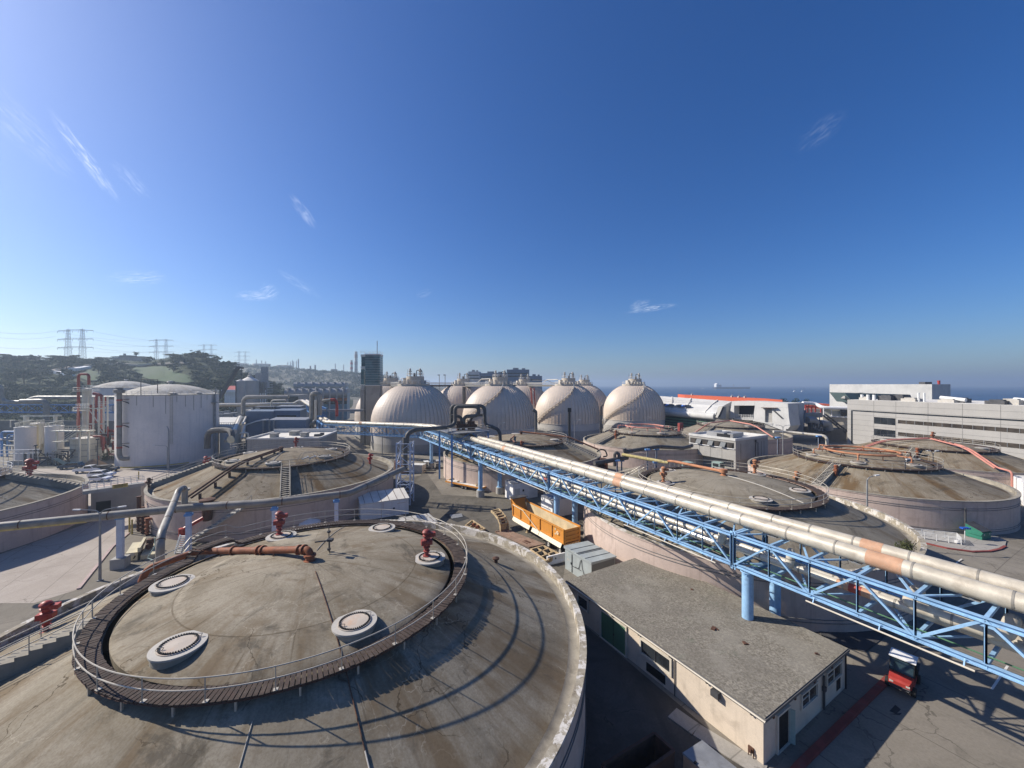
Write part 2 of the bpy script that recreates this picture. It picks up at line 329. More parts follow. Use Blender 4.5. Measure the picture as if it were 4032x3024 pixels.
# ---- mesh collector ------------------------------------------------------------------------------
TM = {}
class MB:
    def __init__(s): s.v = []; s.f = []; s.s = []
    def add(s, vs, fs, sm=False):
        o = len(s.v); s.v += [Vector(p) for p in vs]
        for f in fs: s.f.append([o + i for i in f]); s.s.append(sm)
        return s
    def box(s, c, d, rz=0.0):
        x, y, z = d[0] / 2, d[1] / 2, d[2] / 2; m = Matrix.Rotation(rz, 3, 'Z'); c = Vector(c)
        vs = [c + m @ Vector((i * x, j * y, k * z)) for k in (-1, 1) for j in (-1, 1) for i in (-1, 1)]
        return s.add(vs, [(0, 2, 3, 1), (4, 5, 7, 6), (0, 1, 5, 4), (2, 6, 7, 3), (0, 4, 6, 2), (1, 3, 7, 5)])
    def bar(s, a, b, w, h=None, up=ZV):
        a, b = Vector(a), Vector(b); h = h or w; d = (b - a)
        if d.length < 1e-6: return s
        d.normalize(); side = d.cross(up)
        if side.length < 1e-3: side = d.cross(Vector((1, 0, 0)))
        side.normalize(); u = side.cross(d); vs = []
        for p in (a, b):
            for i, j in ((-1, -1), (1, -1), (1, 1), (-1, 1)): vs.append(p + side * (i * w / 2) + u * (j * h / 2))
        return s.add(vs, [(3, 2, 1, 0), (4, 5, 6, 7), (0, 1, 5, 4), (1, 2, 6, 5), (2, 3, 7, 6), (3, 0, 4, 7)])
    def hbar(s, a, b, w, h, t=.03):          # rolled steel H section
        a, b = Vector(a), Vector(b); o = ZV * (h / 2 - t / 2)
        s.bar(a + o, b + o, w, t); s.bar(a - o, b - o, w, t); return s.bar(a, b, t * 1.2, h - 2 * t)
    def tube(s, P, r, n=8, cap=True, closed=False):
        P = [Vector(p) for p in P]; N = len(P); R = r if isinstance(r, (list, tuple)) else [r] * N
        vs = []; fs = []; side = None
        for i, p in enumerate(P):
            if closed: t = P[(i + 1) % N] - P[i - 1]
            else: t = P[min(i + 1, N - 1)] - P[max(i - 1, 0)]
            t.normalize()
            if side is None:
                side = t.cross(ZV)
                if side.length < .05: side = t.cross(Vector((1, 0, 0)))
            side = (side - t * side.dot(t)).normalized(); u = t.cross(side)
            for k in range(n):
                a = 2 * pi * k / n; vs.append(p + side * (cos(a) * R[i]) + u * (sin(a) * R[i]))
        for i in range(N if closed else N - 1):
            j = (i + 1) % N
            for k in range(n): fs.append((i * n + k, i * n + (k + 1) % n, j * n + (k + 1) % n, j * n + k))
        s.add(vs, fs, True)
        if cap and not closed:
            o = len(s.v) - len(vs)
            s.f.append([o + k for k in range(n)][::-1]); s.s.append(False)
            s.f.append([o + (N - 1) * n + k for k in range(n)]); s.s.append(False)
        return s
    def lathe(s, prof, n=32, c=(0, 0, 0), a0=0.0, a1=2 * pi, sm=True, axis=None):
        c = Vector(c); full = abs(a1 - a0 - 2 * pi) < 1e-6; m = n if full else n + 1; vs = []; fs = []
        q = axis.to_track_quat('Z', 'Y').to_matrix() if axis is not None else None
        for r, z in prof:
            for k in range(m):
                a = a0 + (a1 - a0) * k / n; p = Vector((r * cos(a), r * sin(a), z))
                vs.append(c + (q @ p if q else p))
        for i in range(len(prof) - 1):
            for k in range(n):
                k2 = (k + 1) % m; fs.append((i * m + k, i * m + k2, (i + 1) * m + k2, (i + 1) * m + k))
        return s.add(vs, fs, sm)
    def cyl(s, c, r, h, n=20, r2=None):
        r2 = r if r2 is None else r2
        s.lathe([(r, 0), (r2, h)], n, c); s.disc((c[0], c[1], c[2] + h), r2, n); return s.disc(c, r, n, True)
    def disc(s, c, r, n=20, down=False):
        vs = [(c[0] + r * cos(2 * pi * k / n), c[1] + r * sin(2 * pi * k / n), c[2]) for k in range(n)]
        return s.add(vs, [list(range(n))[::-1] if down else list(range(n))])
    def prism(s, poly, z0, z1):
        n = len(poly); ar = sum(poly[i][0] * poly[(i + 1) % n][1] - poly[(i + 1) % n][0] * poly[i][1] for i in range(n))
        if ar < 0: poly = poly[::-1]
        vs = [(p[0], p[1], z0) for p in poly] + [(p[0], p[1], z1) for p in poly]
        return s.add(vs, [list(range(n))[::-1], list(range(n, 2 * n))] + [(i, (i + 1) % n, n + (i + 1) % n, n + i) for i in range(n)])
    def quad(s, *p): return s.add(p, [list(range(len(p)))])
    def extr(s, poly, d):                       # polygon (3-D, planar) pushed along d
        n = len(poly); P = [Vector(p) for p in poly]; d = Vector(d)
        nn = Vector((0, 0, 0))
        for i in range(n): nn += P[i].cross(P[(i + 1) % n])
        if nn.dot(d) < 0: P = P[::-1]
        return s.add(P + [p + d for p in P], [list(range(n))[::-1], list(range(n, 2 * n))] + [(i, (i + 1) % n, n + (i + 1) % n, n + i) for i in range(n)])
    def build(s, name, m, parent=None, w=False, label=None):
        vs = s.v; loc = None
        if parent is not None:
            M = TM.get(parent.name, Matrix.Identity(4))
            if w: Mi = M.inverted(); vs = [Mi @ p for p in vs]
        else:
            lo = Vector([min(p[i] for p in vs) for i in range(3)]); hi = Vector([max(p[i] for p in vs) for i in range(3)])
            loc = Vector(((lo.x + hi.x) / 2, (lo.y + hi.y) / 2, lo.z)); vs = [p - loc for p in vs]
        me = bpy.data.meshes.new(name); me.from_pydata([tuple(p) for p in vs], [], s.f)
        me.polygons.foreach_set('use_smooth', s.s); me.materials.append(MT[m] if isinstance(m, str) else m); me.update()
        if any(s.s): me.set_sharp_from_angle(angle=.6)
        o = bpy.data.objects.new(name, me); COL.objects.link(o)
        if parent is not None: o.parent = parent; TM[o.name] = M
        else: o.location = loc; TM[o.name] = Matrix.Translation(loc)
        if label: o['label'] = label
        return o

def tag(o, label=None, cat=None, group=None, kind=None):
    if label: o['label'] = label
    if cat: o['category'] = cat
    if group: o['group'] = group
    if kind: o['kind'] = kind
    return o

def thing(name, label, cat, loc=(0, 0, 0), rz=0.0, group=None):
    o = bpy.data.objects.new(name, None); COL.objects.link(o); o.location = loc; o.rotation_euler = (0, 0, rz)
    o.empty_display_size = .5
    TM[o.name] = Matrix.Translation(Vector(loc)) @ Matrix.Rotation(rz, 4, 'Z')
    return tag(o, label, cat, group)

KIDS = {}
def kids(o): return [c for c in COL.objects if c.parent == o]
def dup(o, loc, rz=0.0, label=None, sc=None):
    allk = kids(o); r = o.copy(); COL.objects.link(r); r.location = loc; r.rotation_euler = (0, 0, rz)
    if sc: r.scale = sc
    if label: r['label'] = label
    TM[r.name] = Matrix.Translation(Vector(loc)) @ Matrix.Rotation(rz, 4, 'Z')
    for c in allk:
        c2 = c.copy(); COL.objects.link(c2); c2.parent = r
        for g in kids(c): g2 = g.copy(); COL.objects.link(g2); g2.parent = c2
    return r

def part_copy(o, M):                            # another instance of a part inside the same thing
    c = o.copy(); COL.objects.link(c); c.parent = o.parent; c.matrix_local = M; return c

def fil(P, r, n=5):                             # round the corners of a polyline
    P = [Vector(p) for p in P]; out = [P[0]]
    for i in range(1, len(P) - 1):
        a, b, c = P[i - 1], P[i], P[i + 1]; d1 = (a - b); d2 = (c - b)
        q = min(r, d1.length * .49, d2.length * .49); s_ = b + d1.normalized() * q; e_ = b + d2.normalized() * q
        for k in range(n + 1):
            t = k / n; out.append(s_ * (1 - t) ** 2 + b * 2 * t * (1 - t) + e_ * t * t)
    out.append(P[-1]); return out

def arc(r, a0, a1, z, n): return [Vector((r * cos(a0 + (a1 - a0) * k / n), r * sin(a0 + (a1 - a0) * k / n), z)) for k in range(n + 1)]
HAZE = 0.0003; EXPO = 0.5; SK = (1, 1.2, 8, .086, 1.19, .509); SUNE = 5.0
# ---- digester tanks ------------------------------------------------------------------------------
def sst(x): x = max(0, min(1, x)); return x * x * (3 - 2 * x)
def gz(x, y): return -1.35 * sst((x * .6 + y * .8 - 68) / 36)
def Gt(c, x, y):
    z = 0.0
    for _ in range(6):
        p = G(c, x, y, z); z = gz(p.x, p.y)
    return Vector((p.x, p.y, z))

RO = 11.25; ZD = 8.4
def cone_z(r, R): return 4.95 + (8.2 - 4.95) * max(0, min(1, (R - 1.1 - r) / (R - 1.1 - 10.2)))
def dome_z(r): return 8.2 + 1.3 * (1 - (r / 9.9) ** 2)
def pol(r, deg, z): a = radians(deg); return Vector((r * cos(a), r * sin(a), z))

def valve(parent, p, m, sc=1.0, rot=0.0, h=2.05):
    """pressure relief valve: flanged riser, body with side outlet, weather cap"""
    b = MB(); k = sc * h / 2.05
    prof = [(.02, 0), (.36, 0), (.36, .07), (.2, .08), (.19, .34), (.31, .36), (.31, .43), (.2, .45), (.23, .62), (.34, .66), (.34, .74),
            (.25, .76), (.40, .95), (.42, 1.2), (.36, 1.3), (.24, 1.34), (.24, 1.48), (.38, 1.52), (.38, 1.6), (.28, 1.64), (.32, 1.76), (.42, 1.78), (.42, 1.86), (.30, 1.98), (.10, 2.05), (.01, 2.05)]
    b.lathe([(r * k * .8, z * k) for r, z in prof], 18, p)
    d = Vector((cos(rot), sin(rot), 0))
    b.bar(Vector(p) + Vector((0, 0, 1.08 * k)) - d * .42 * k, Vector(p) + Vector((0, 0, 1.08 * k)) + d * .42 * k, .5 * k, .36 * k)
    b.bar(Vector(p) + Vector((0, 0, 1.62 * k)) + d * .1 * k, Vector(p) + Vector((0, 0, 1.62 * k)) + d * .66 * k, .4 * k, .30 * k)
    return b.build('relief_valve', m, parent)

def hatch(parent, deg, r=8.4, R=1.13, top=8.78, rust=True, fine=True, valve_m=None, collar='hatch_paint', vrot=0.0):
    c = pol(r, deg, 0); b = MB(); n = 40 if fine else 24
    b.lathe([(R - .03, 7.9), (R - .03, top - .07)], n, c)
    o = b.build('hatch', 'parapet_concrete', parent)
    b = MB(); b.lathe([(R - .03, top - .09), (R + .05, top - .09), (R + .05, top), (R - .28, top + .004)], n, c); b.build('hatch_ring', collar, o)
    l = MB(); l.lathe([(R - .26, top + .0), (R - .26, top + .045), (R - .5, top + .05), (.01, top + .07)], n, c)
    l.build('lid', 'hatch_lid' if rust else 'hatch_paint', o)
    if fine:
        k = MB(); k.lathe([(R - .385, top + .045), (R - .385, top + .056), (R - .335, top + .056), (R - .335, top + .045)], 40, c)
        for i in range(44):
            a = 2 * pi * i / 44; k.box(c + Vector(((R - .36) * cos(a), (R - .36) * sin(a), top + .075)), (.085, .06, .07), a)
        k.build('bolt_ring', 'black', o)
        for s_ in (1, -1):
            h = MB(); q = c + Vector((s_ * .45 * R, s_ * .5 * R, top + .07)); h.tube([q + Vector((-.16, 0, 0)), q + Vector((-.16, .12, .08)), q + Vector((.16, .12, .08)), q + Vector((.16, 0, 0))], .018, 5); h.build('handle', 'steel_dark', o)
    if valve_m: valve(parent, c + Vector((-.25, .1, top + .06)), valve_m, 1.0, vrot)
    return o

def stair(parent, deg, R, kind, width=1.25, r_in=None, z_top=ZD, r_out=None, z_bot=5.45, rails=True, n=16):
    r_in = r_in or RO; r_out = r_out or R - .1
    a = radians(deg); d = Vector((cos(a), sin(a), 0)); s_ = Vector((-sin(a), cos(a), 0))
    dr = (r_out - r_in) / n; dzz = (z_top - z_bot) / n
    st = MB()
    if kind == 'concrete':
        prof = []
        for i in range(n): prof += [(r_in + dr * i, z_top - dzz * i), (r_in + dr * (i + 1), z_top - dzz * i)]
        prof += [(r_out, z_bot - .75), (r_in, z_top - 1.5)]
        st.extr([d * r + s_ * (-width / 2) + Vector((0, 0, z)) for r, z in prof], s_ * width)
        o = st.build('stair', 'parapet_concrete', parent)
    else:
        for k in (-1, 1):
            st.extr([d * r + s_ * (k * width / 2 - .09) + Vector((0, 0, z)) for r, z in ((r_in, z_top + .05), (r_out, z_bot + .1), (r_out, z_bot - .8), (r_in, z_top - 1.1))], s_ * .18)
        o = st.build('stair', 'parapet_concrete', parent)
        t = MB()
        for i in range(n):
            c = d * (r_in + dr * (i + .5)) + Vector((0, 0, z_top - dzz * (i + .6))); t.bar(c - s_ * (width / 2 - .1), c + s_ * (width / 2 - .1), dr * .72, .06, up=ZV)
        t.build('tread', 'rail_grey', o)
        u = MB(); u.extr([d * r + s_ * (-width / 2 + .1) + Vector((0, 0, z)) for r, z in ((r_in, z_top - .45), (r_out, z_bot - .4), (r_out, z_bot - .7), (r_in, z_top - 1.0))], s_ * (width - .2)).build('stair_soffit', 'black', o)
    if rails:
        h = MB()
        for k in (-1, 1):
            A_ = d * r_in + s_ * (k * (width / 2 - .05)) + Vector((0, 0, z_top)); B_ = d * r_out + s_ * (k * (width / 2 - .05)) + Vector((0, 0, z_bot))
            for hh in (1.0, .55): h.tube([A_ + ZV * hh, B_ + ZV * hh], .028, 6)
            for j in range(5):
                q = A_.lerp(B_, j / 4); h.tube([q - ZV * .1, q + ZV * 1.0], .026, 6)
        h.build('stair_rail', 'rail_grey', o)
    return o

def tank(label, c, R, dz, roof, hatches, fine=2, stairs=(), rust=True, raise_=None, valve_m='red_paint', valves=(), cap='parapet_concrete', rail='rail_grey', vrot=0.0, deck='timber'):
    T = thing('digester_tank', label, 'storage tank', (c[0], c[1], dz), 0, 'round concrete digester tanks')
    N = 128 if fine > 1 else 80
    MB().lathe([(R, -1.2), (R, 5.2), (R + .07, 5.2), (R + .07, 5.47)], N).build('wall', 'tank_wall_paint', T)
    MB().lathe([(R + .10, 5.36), (R + .10, 5.5), (R - .33, 5.5), (R - .33, 4.6)], N).build('parapet', cap, T)
    MB().lathe([(R - .34, 4.80), (R - .75, 4.78), (R - 1.05, 4.95)], N).build('gutter', 'parapet_concrete', T)
    prof = [(R - 1.05 - (R - 11.25) * t / 10, cone_z(R - 1.05 - (R - 11.25) * t / 10, R)) for t in range(11)]
    MB().lathe(prof, N).build('roof', roof, T)
    prof = [(9.95, 7.6), (9.95, 8.16)] + [(9.9 * (1 - t / 14), dome_z(9.9 * (1 - t / 14))) for t in range(14)] + [(.02, 9.5)]
    MB().lathe(prof, N).build('upper_dome', roof, T)
    for z in (4.35, 4.05, 1.1, .8) if fine else (4.35, 4.05):
        MB().tube(arc(R + .03, 0, 2 * pi, z, N)[:-1], .035, 4, closed=True).build('hoop', 'concrete_dark', T)
    rz_ = (lambda a: 0.0) if raise_ is None else (lambda a: .62 * sst((a - raise_[0]) / 6) * sst((raise_[1] - a) / 3))
    # timber walkway
    b = MB(); n = 300 if fine > 1 else 200
    for i in range(n):
        a = 2 * pi * i / n; w = 2 * pi * RO / n; z = ZD - .03 + rz_(degrees(a)); j = rnd.uniform(-.012, .012); e = rnd.uniform(-.03, .03)
        b.box((cos(a) * (RO - .5 + e), sin(a) * (RO - .5 + e), z + j), (.98, w * .78, .05), a)
    b.build('deck', deck, T)
    f = MB()
    for r in (RO - .08, RO - .92):
        f.tube([Vector((p.x, p.y, p.z + rz_(degrees(2 * pi * i / N)))) for i, p in enumerate(arc(r, 0, 2 * pi, ZD - .13, N)[:-1])], .06, 4, closed=True)
    f.build('deck_frame', 'rust_dark', T)
    # posts under the deck and rail posts: one mesh each, repeated
    lp = MB(); lp.bar((RO - .12, 0, 7.4), (RO - .12, 0, ZD - .1), .09); leg = lp.build('deck_post', 'rail_grey', T)
    pp = MB(); pp.tube([(RO - .05, 0, ZD), (RO - .05, 0, ZD + 1.07)], .026, 6); pp.box((RO - .1, 0, ZD + .012), (.2, .2, .02)); post = pp.build('rail_post', rail, T)
    for i in range(1, 28): part_copy(leg, Matrix.Rotation(2 * pi * i / 28, 4, 'Z'))
    for i in range(1, 26):
        a = 360 * i / 26; part_copy(post, Matrix.Translation((0, 0, rz_(a))) @ Matrix.Rotation(radians(a), 4, 'Z'))
    for nm, h in (('top_rail', 1.07), ('mid_rail', .55)):
        MB().tube([Vector((p.x, p.y, p.z + rz_(degrees(2 * pi * i / N)))) for i, p in enumerate(arc(RO - .05, 0, 2 * pi, ZD + h, N)[:-1])], .03 if fine > 1 else .035, 6, closed=True).build(nm, rail, T)
    for i, dg in enumerate(hatches): hatch(T, dg, rust=rust, fine=fine > 0, valve_m=valve_m if i in valves else None, vrot=vrot)
    for dg, kind in stairs: stair(T, dg, R, kind)
    return T

def conduit(T, pts, r, m, name='conduit', n=6): return MB().tube(pts, r, n).build(name, m, T)
def radial(R, deg, r0, r1, lift, n=14):
    out = []
    for i in range(n + 1):
        r = r0 + (r1 - r0) * i / n
        z = dome_z(r) if r < 9.9 else (cone_z(r, R) if r > RO else 0)
        if 9.9 <= r <= RO: z = max(8.2, ZD - .25) if lift < .3 else ZD
        out.append(pol(r, deg, z + lift))
    return out

# --- the tank in front
R = 19.4
TA = tank('nearest round concrete tank, brown stained roof ringed by a timber walkway in the foreground', (-14.5, 27.6), R, 0, 'roof_near',
          (13, 73, 133, 193, 253, 313), 2, ((210, 'concrete'),), raise_=(147, 168), valves=(0, 2), cap='parapet_whitewash', vrot=radians(20), rail='rail_grey')
conduit(TA, radial(R, -54, 2.2, 9.7, .05) + [pol(10.0, -54, 8.2), pol(11.4, -54, 7.85)] + radial(R, -54, 11.6, R - 1.2, .05), .024, 'rust_dark')
conduit(TA, radial(R, -73, 11.7, R - 1.2, .03), .018, 'hatch_paint'); conduit(TA, radial(R, -54, 14.2, R - 1.2, .075), .03, 'hatch_paint')
conduit(TA, radial(R, 100, 1.5, 9.5, .04), .025, 'rail_grey')
P = [pol(.2, 300, 9.3), pol(.2, 300, 10.25)]
q0 = pol(.2, 300, 10.25); q1 = pol(9.3, 160, 8.72); q2 = pol(11.6, 162, 8.5); q3 = pol(13.6, 172, 7.9)
MB().tube(fil([pol(.2, 300, 9.3), q0, q1, q2, q3, pol(13.8, 173, 7.0)], .7, 6), .25, 14).build('gas_pipe', 'rusty_pipe', TA)
for t in (.06, .11, .5, .55, .85):
    fl = MB(); a_ = q0.lerp(q1, t); d_ = (q1 - q0).normalized(); fl.lathe([(.01, -.07), (.36, -.07), (.36, .07), (.01, .07)], 14, a_, axis=d_); fl.build('pipe_flange', 'rusty_pipe', TA)
fl = MB(); fl.lathe([(.01, 0), (.42, 0), (.42, .1), (.3, .12), (.3, .35), (.4, .37), (.4, .5), (.28, .52)], 14, pol(.2, 300, 9.42)); fl.build('pipe_flange', 'rusty_pipe', TA)
sp = MB()
for t in (.35, .62, .82, .97):
    a_ = q0.lerp(q1, t)
    for k in (-.22, .22): sp.bar(a_ + Vector((k * .3, k, -.2)), Vector((a_.x + k * .4, a_.y + k * 1.3, dome_z(hypot(a_.x, a_.y)) - .05 if hypot(a_.x, a_.y) < 9.9 else 7.9)), .07)
sp.build('pipe_support', 'rust_dark', TA)
sm = MB(); c0 = pol(1.5, 60, 9.4)
sm.tube([c0, c0 + ZV * 2.1], .035, 6); sm.tube([c0 + Vector((.25, -.4, .1)), c0 + Vector((.25, -.4, 1.2))], .03, 6)
sm.tube([c0 + ZV * .9, c0 + Vector((-.5, -.15, .9)), c0 + Vector((-.9, -.3, .9))], .05, 6)
for z in (.2, .85, 1.5): sm.lathe([(.01, 0), (.13, 0), (.13, .12), (.01, .12)], 10, c0 + ZV * z)
sm.box(c0 + Vector((.35, -.5, 1.15)), (.34, .34, .18)); sm.build('sampling_pipe', 'steel_dark', TA)
vs = MB(); vs.lathe([(.02, 0), (.16, 0), (.16, .3), (.3, .34), (.3, .44), (.02, .55)], 14, (13.1, 5.9, cone_z(14.4, R) - .02)); vs.build('vent_stub', 'rust_dark', TA)
valve(TA, pol(16.6, 187, cone_z(16.6, R) - .05), 'red_bright', 1.0, .4)
# holes low in the far-left parapet
sc_ = MB()
for dg in (151, 156, 161): 
    d_ = pol(1, dg, 0); sc_.lathe([(.01, 0), (.17, 0), (.17, -.03), (.24, -.03), (.24, .02)], 14, pol(R - .31, dg, 5.12), axis=-d_)
sc_.build('scupper', 'canvas', TA)

# --- left middle
TB = tank('round concrete tank with dark red pipes climbing its roof beside a dark stair', (-43.2, 73.6), 19.6, 0, 'roof_brown',
          (-13, 47, 107, 167, 227, 287), 1, ((-60, 'steel'), (208, 'concrete')), valves=(2,), rust=False)
R = 19.6
for k in (-.35, .35):
    P = [pol(1.4, 262, 10.0) + Vector((k, 0, 0)), pol(9.5, 262, 9.3) + Vector((k, 0, 0)), pol(12, 262, 8.7) + Vector((k, 0, 0)), pol(19.2, 262, 5.95) + Vector((k, 0, 0))]
    MB().tube(P, .15, 8).build('gas_pipe', 'rust_dark', TB)
b = MB(); b.lathe([(.02, 9.4), (.5, 9.4), (.5, 9.55), (.25, 9.6), (.25, 10.1), (.4, 10.15), (.4, 10.3), (.02, 10.4)], 14, pol(1.2, 262, 0)); b.build('pipe_flange', 'rust_dark', TB)
b = MB()
for r in (3, 6, 9, 12.5, 15, 17.5):
    z = dome_z(r) if r < 9.9 else cone_z(r, R); b.bar(pol(r, 262, z - .05), pol(r, 262, z + .75), .5, .08)
b.build('pipe_support', 'rust_dark', TB)
valve(TB, pol(15.2, 12, cone_z(15.2, R)), 'red_bright', 1.0, 1.0); valve(TB, pol(15.8, 178, cone_z(15.8, R)), 'red_bright', 1.1, .3)
conduit(TB, radial(R, -75, 1, 9.7, .04), .05, 'hatch_paint'); 
b = MB()
for i in range(6): b.box((6.6 + i * .32, -6.2 + i * .18, 9.0 + .16 * (i % 3)), (.3, 1.1, .12), .5)
for k in (0, 1): b.tube([(6.0, -7.0 + k * 1.2, 8.8), (6.6, -6.8 + k * 1.2, 10.1), (8.2, -6.0 + k * 1.2, 10.1), (8.8, -5.7 + k * 1.2, 8.6)], .03, 6)
b.build('crossover_steps', 'steel_grey', TB)
valve(TB, pol(19.2, 218, 5.45), 'rust_dark', .8); b = MB(); b.lathe([(.02, .3), (.55, .3), (.55, .4), (.02, .46)], 18, pol(16, 245, cone_z(16, R) - .25)); b.build('hatch', 'hatch_paint', TB)

TC = tank('round pale lilac concrete tank cut by the left edge of the picture', (-86.3, 52.3), 19.3, 0, 'roof_near', (30, 90, 330), 0, ((35, 'concrete'),), valves=(), rust=False, rail='rail_white')
R = 19.3
p_ = G('i', 285, 500, 6.2); valve(TC, Vector((p_.x + 86.3, p_.y - 52.3, cone_z(hypot(p_.x + 86.3, p_.y - 52.3), R) - .1)), 'red_bright', 1.55, .3)
TD = tank('round concrete tank right behind the middle of the blue pipe bridge', (2.5, 97.3), 19.5, -.15, 'roof_brown', (40, 100, 160, 220, 340), 0, ((-28, 'steel'),), rust=False)
R = 19.5
MB().tube(fil([pol(1, 100, 9.2), pol(1, 100, 10.2), pol(12, -2, 8.9), pol(19.1, -4, 6.0)], .5), .2, 10).build('gas_pipe', 'orange_pipe', TD)
MB().lathe([(.02, 9.3), (.5, 9.3), (.5, 9.5), (.3, 9.55), (.3, 10.0), (.48, 10.1), (.48, 10.3), (.02, 10.35)], 14, pol(1, 100, 0)).build('pipe_flange', 'rust_dark', TD)
MB().tube(fil([pol(3, 230, 9.6), pol(8.5, 250, 9.4), pol(11, 262, 9.2)], .4), .17, 8).build('branch_pipe', 'orange_pipe', TD)
valve(TD, pol(11.8, 268, 7.9), 'rusty_pipe', .9)
TG = tank('round tank behind the front pipe bridge span with a bush on its rim', (29.2, 53.1), 19.0, 0, 'roof_grey', (186, 126, 66, 30, -34, -92), 1, ((146, 'concrete'),), valves=(0, 3), valve_m='orange_pipe', rail='rail_grey', cap='parapet_whitewash')
R = 19.0
MB().tube(fil([pol(.1, 0, 9.4), pol(.1, 0, 10.0), pol(9.6, 108, 9.6), pol(11, 108, 9.4)], .5), .2, 10).build('gas_pipe', 'orange_pipe', TG)
MB().lathe([(.02, 9.4), (.45, 9.4), (.45, 9.55), (.28, 9.6), (.28, 9.85), (.5, 9.9), (.5, 10.35), (.3, 10.4), (.02, 10.45)], 14).build('pipe_flange', 'orange_pipe', TG)
conduit(TG, radial(R, -62, .6, 9.7, .05), .06, 'hatch_paint'); valve(TG, pol(12.2, 12, 7.7), 'orange_pipe', .9)
def ring_pipe(T, m, z=9.95, leg_m=None, rr=5.8):
    MB().tube(arc(rr, 0, 2 * pi, z, 60)[:-1], .2, 10, closed=True).build('ring_pipe', m, T)
    for dg in range(20, 380, 60):
        b = MB()
        b.bar(pol(rr, dg, z), pol(rr - .5, dg + 3, 9.0), .09); b.bar(pol(rr, dg, z), pol(rr + .6, dg - 3, 8.5), .09); b.build('pipe_support', leg_m or m, T)
        b = MB(); b.tube(fil([pol(rr, dg + 25, z), pol(8.2, dg + 25, z), pol(8.2, dg + 25, 9.0)], .3), .11, 8)
        b.lathe([(.02, 0), (.26, 0), (.26, .1), (.02, .1)], 12, pol(8.2, dg + 25, 9.05)); b.lathe([(.02, 0), (.22, 0), (.24, .3), (.02, .35)], 12, pol(7.4, dg + 25, z - .16)); b.build('branch_pipe', m, T)
TF = tank('round tank beside the green dumpster with a yellow orange ring pipe on top', (71.0, 78.3), 19.6, -1.3, 'roof_brown', (45, 105, 165, 225, 285, 345), 1, ((210, 'steel'),), valves=(), rust=True)
ring_pipe(TF, 'orange_pipe', 9.9, 'rust_dark'); valve(TF, pol(14.2, 214, cone_z(14.2, 19.6)), 'rusty_pipe', 1.0, .5)
MB().tube(fil([pol(5.8, 150, 9.9), pol(.5, 0, 9.9), pol(5.8, -20, 9.9)], .5), .14, 8).build('gas_pipe', 'rusty_pipe', TF)
TE = tank('round tank with a salmon ring pipe standing in front of the rightmost front dome', (42.8, 124.4), 19.4, -1.3, 'roof_grey', (45, 105, 165, 225, 285), 0, ((205, 'steel'), (-35, 'concrete')), rust=True)
ring_pipe(TE, 'salmon_pipe', 10.0); valve(TE, pol(13.6, 214, cone_z(13.6, 19.4)), 'rusty_pipe', 1.3, .5)
b = MB(); b.box((11.0, -1.5, 9.8), (1.7, .8, 2.6), .5); b.build('control_cabinet', 'red_paint', TE)
TH = tank('farthest round tank, behind the grey building with salmon pipes over its roof', (82.5, 146), 19.4, -1.5, 'roof_grey', (45, 165, 285), 0, ((212, 'steel'),), rust=False)
for dg in (205, 282):
    MB().tube([pol(.4, dg, 9.9), pol(9.8, dg, 9.5), pol(12.5, dg, 8.9), pol(19, dg, 6.1)], .22, 8).build('gas_pipe', 'salmon_pipe', TH)
TI = tank('round tank under the office block with twin salmon pipes over its roof', (107.9, 99.2), 19.6, -1.8, 'roof_brown', (60, 130, 300), 0, ((210, 'steel'),), rust=False)
for dg in (252, 176):
    for k in (-.32, .32):
        s_ = Vector((-sin(radians(dg)), cos(radians(dg)), 0)) * k
        e_ = [pol(19, dg, 6.3), pol(22.2, dg, 6.2), pol(22.2, dg, .6)] if dg == 252 and k > 0 else [pol(19.3, dg, 6.2)]
        MB().tube([p + s_ for p in fil([pol(.4, dg, 10.0), pol(9.8, dg, 9.5), pol(12.5, dg, 8.9)] + e_, .8)], .18, 8).build('gas_pipe', 'salmon_pipe', TI)
valve(TI, pol(14.2, 214, cone_z(14.2, 19.6)), 'rusty_pipe', 1.1, .5); valve(TI, pol(8.5, 40, 9), 'rusty_pipe', 1.0)
for k in range(5): b = MB(); b.lathe([(.02, 0), (.42, 0), (.42, .35), (.02, .4)], 10, pol(.6 + k * 1.6, 252, 9.9 - k * .1)); b.build('pipe_flange', 'rust_dark', TI)

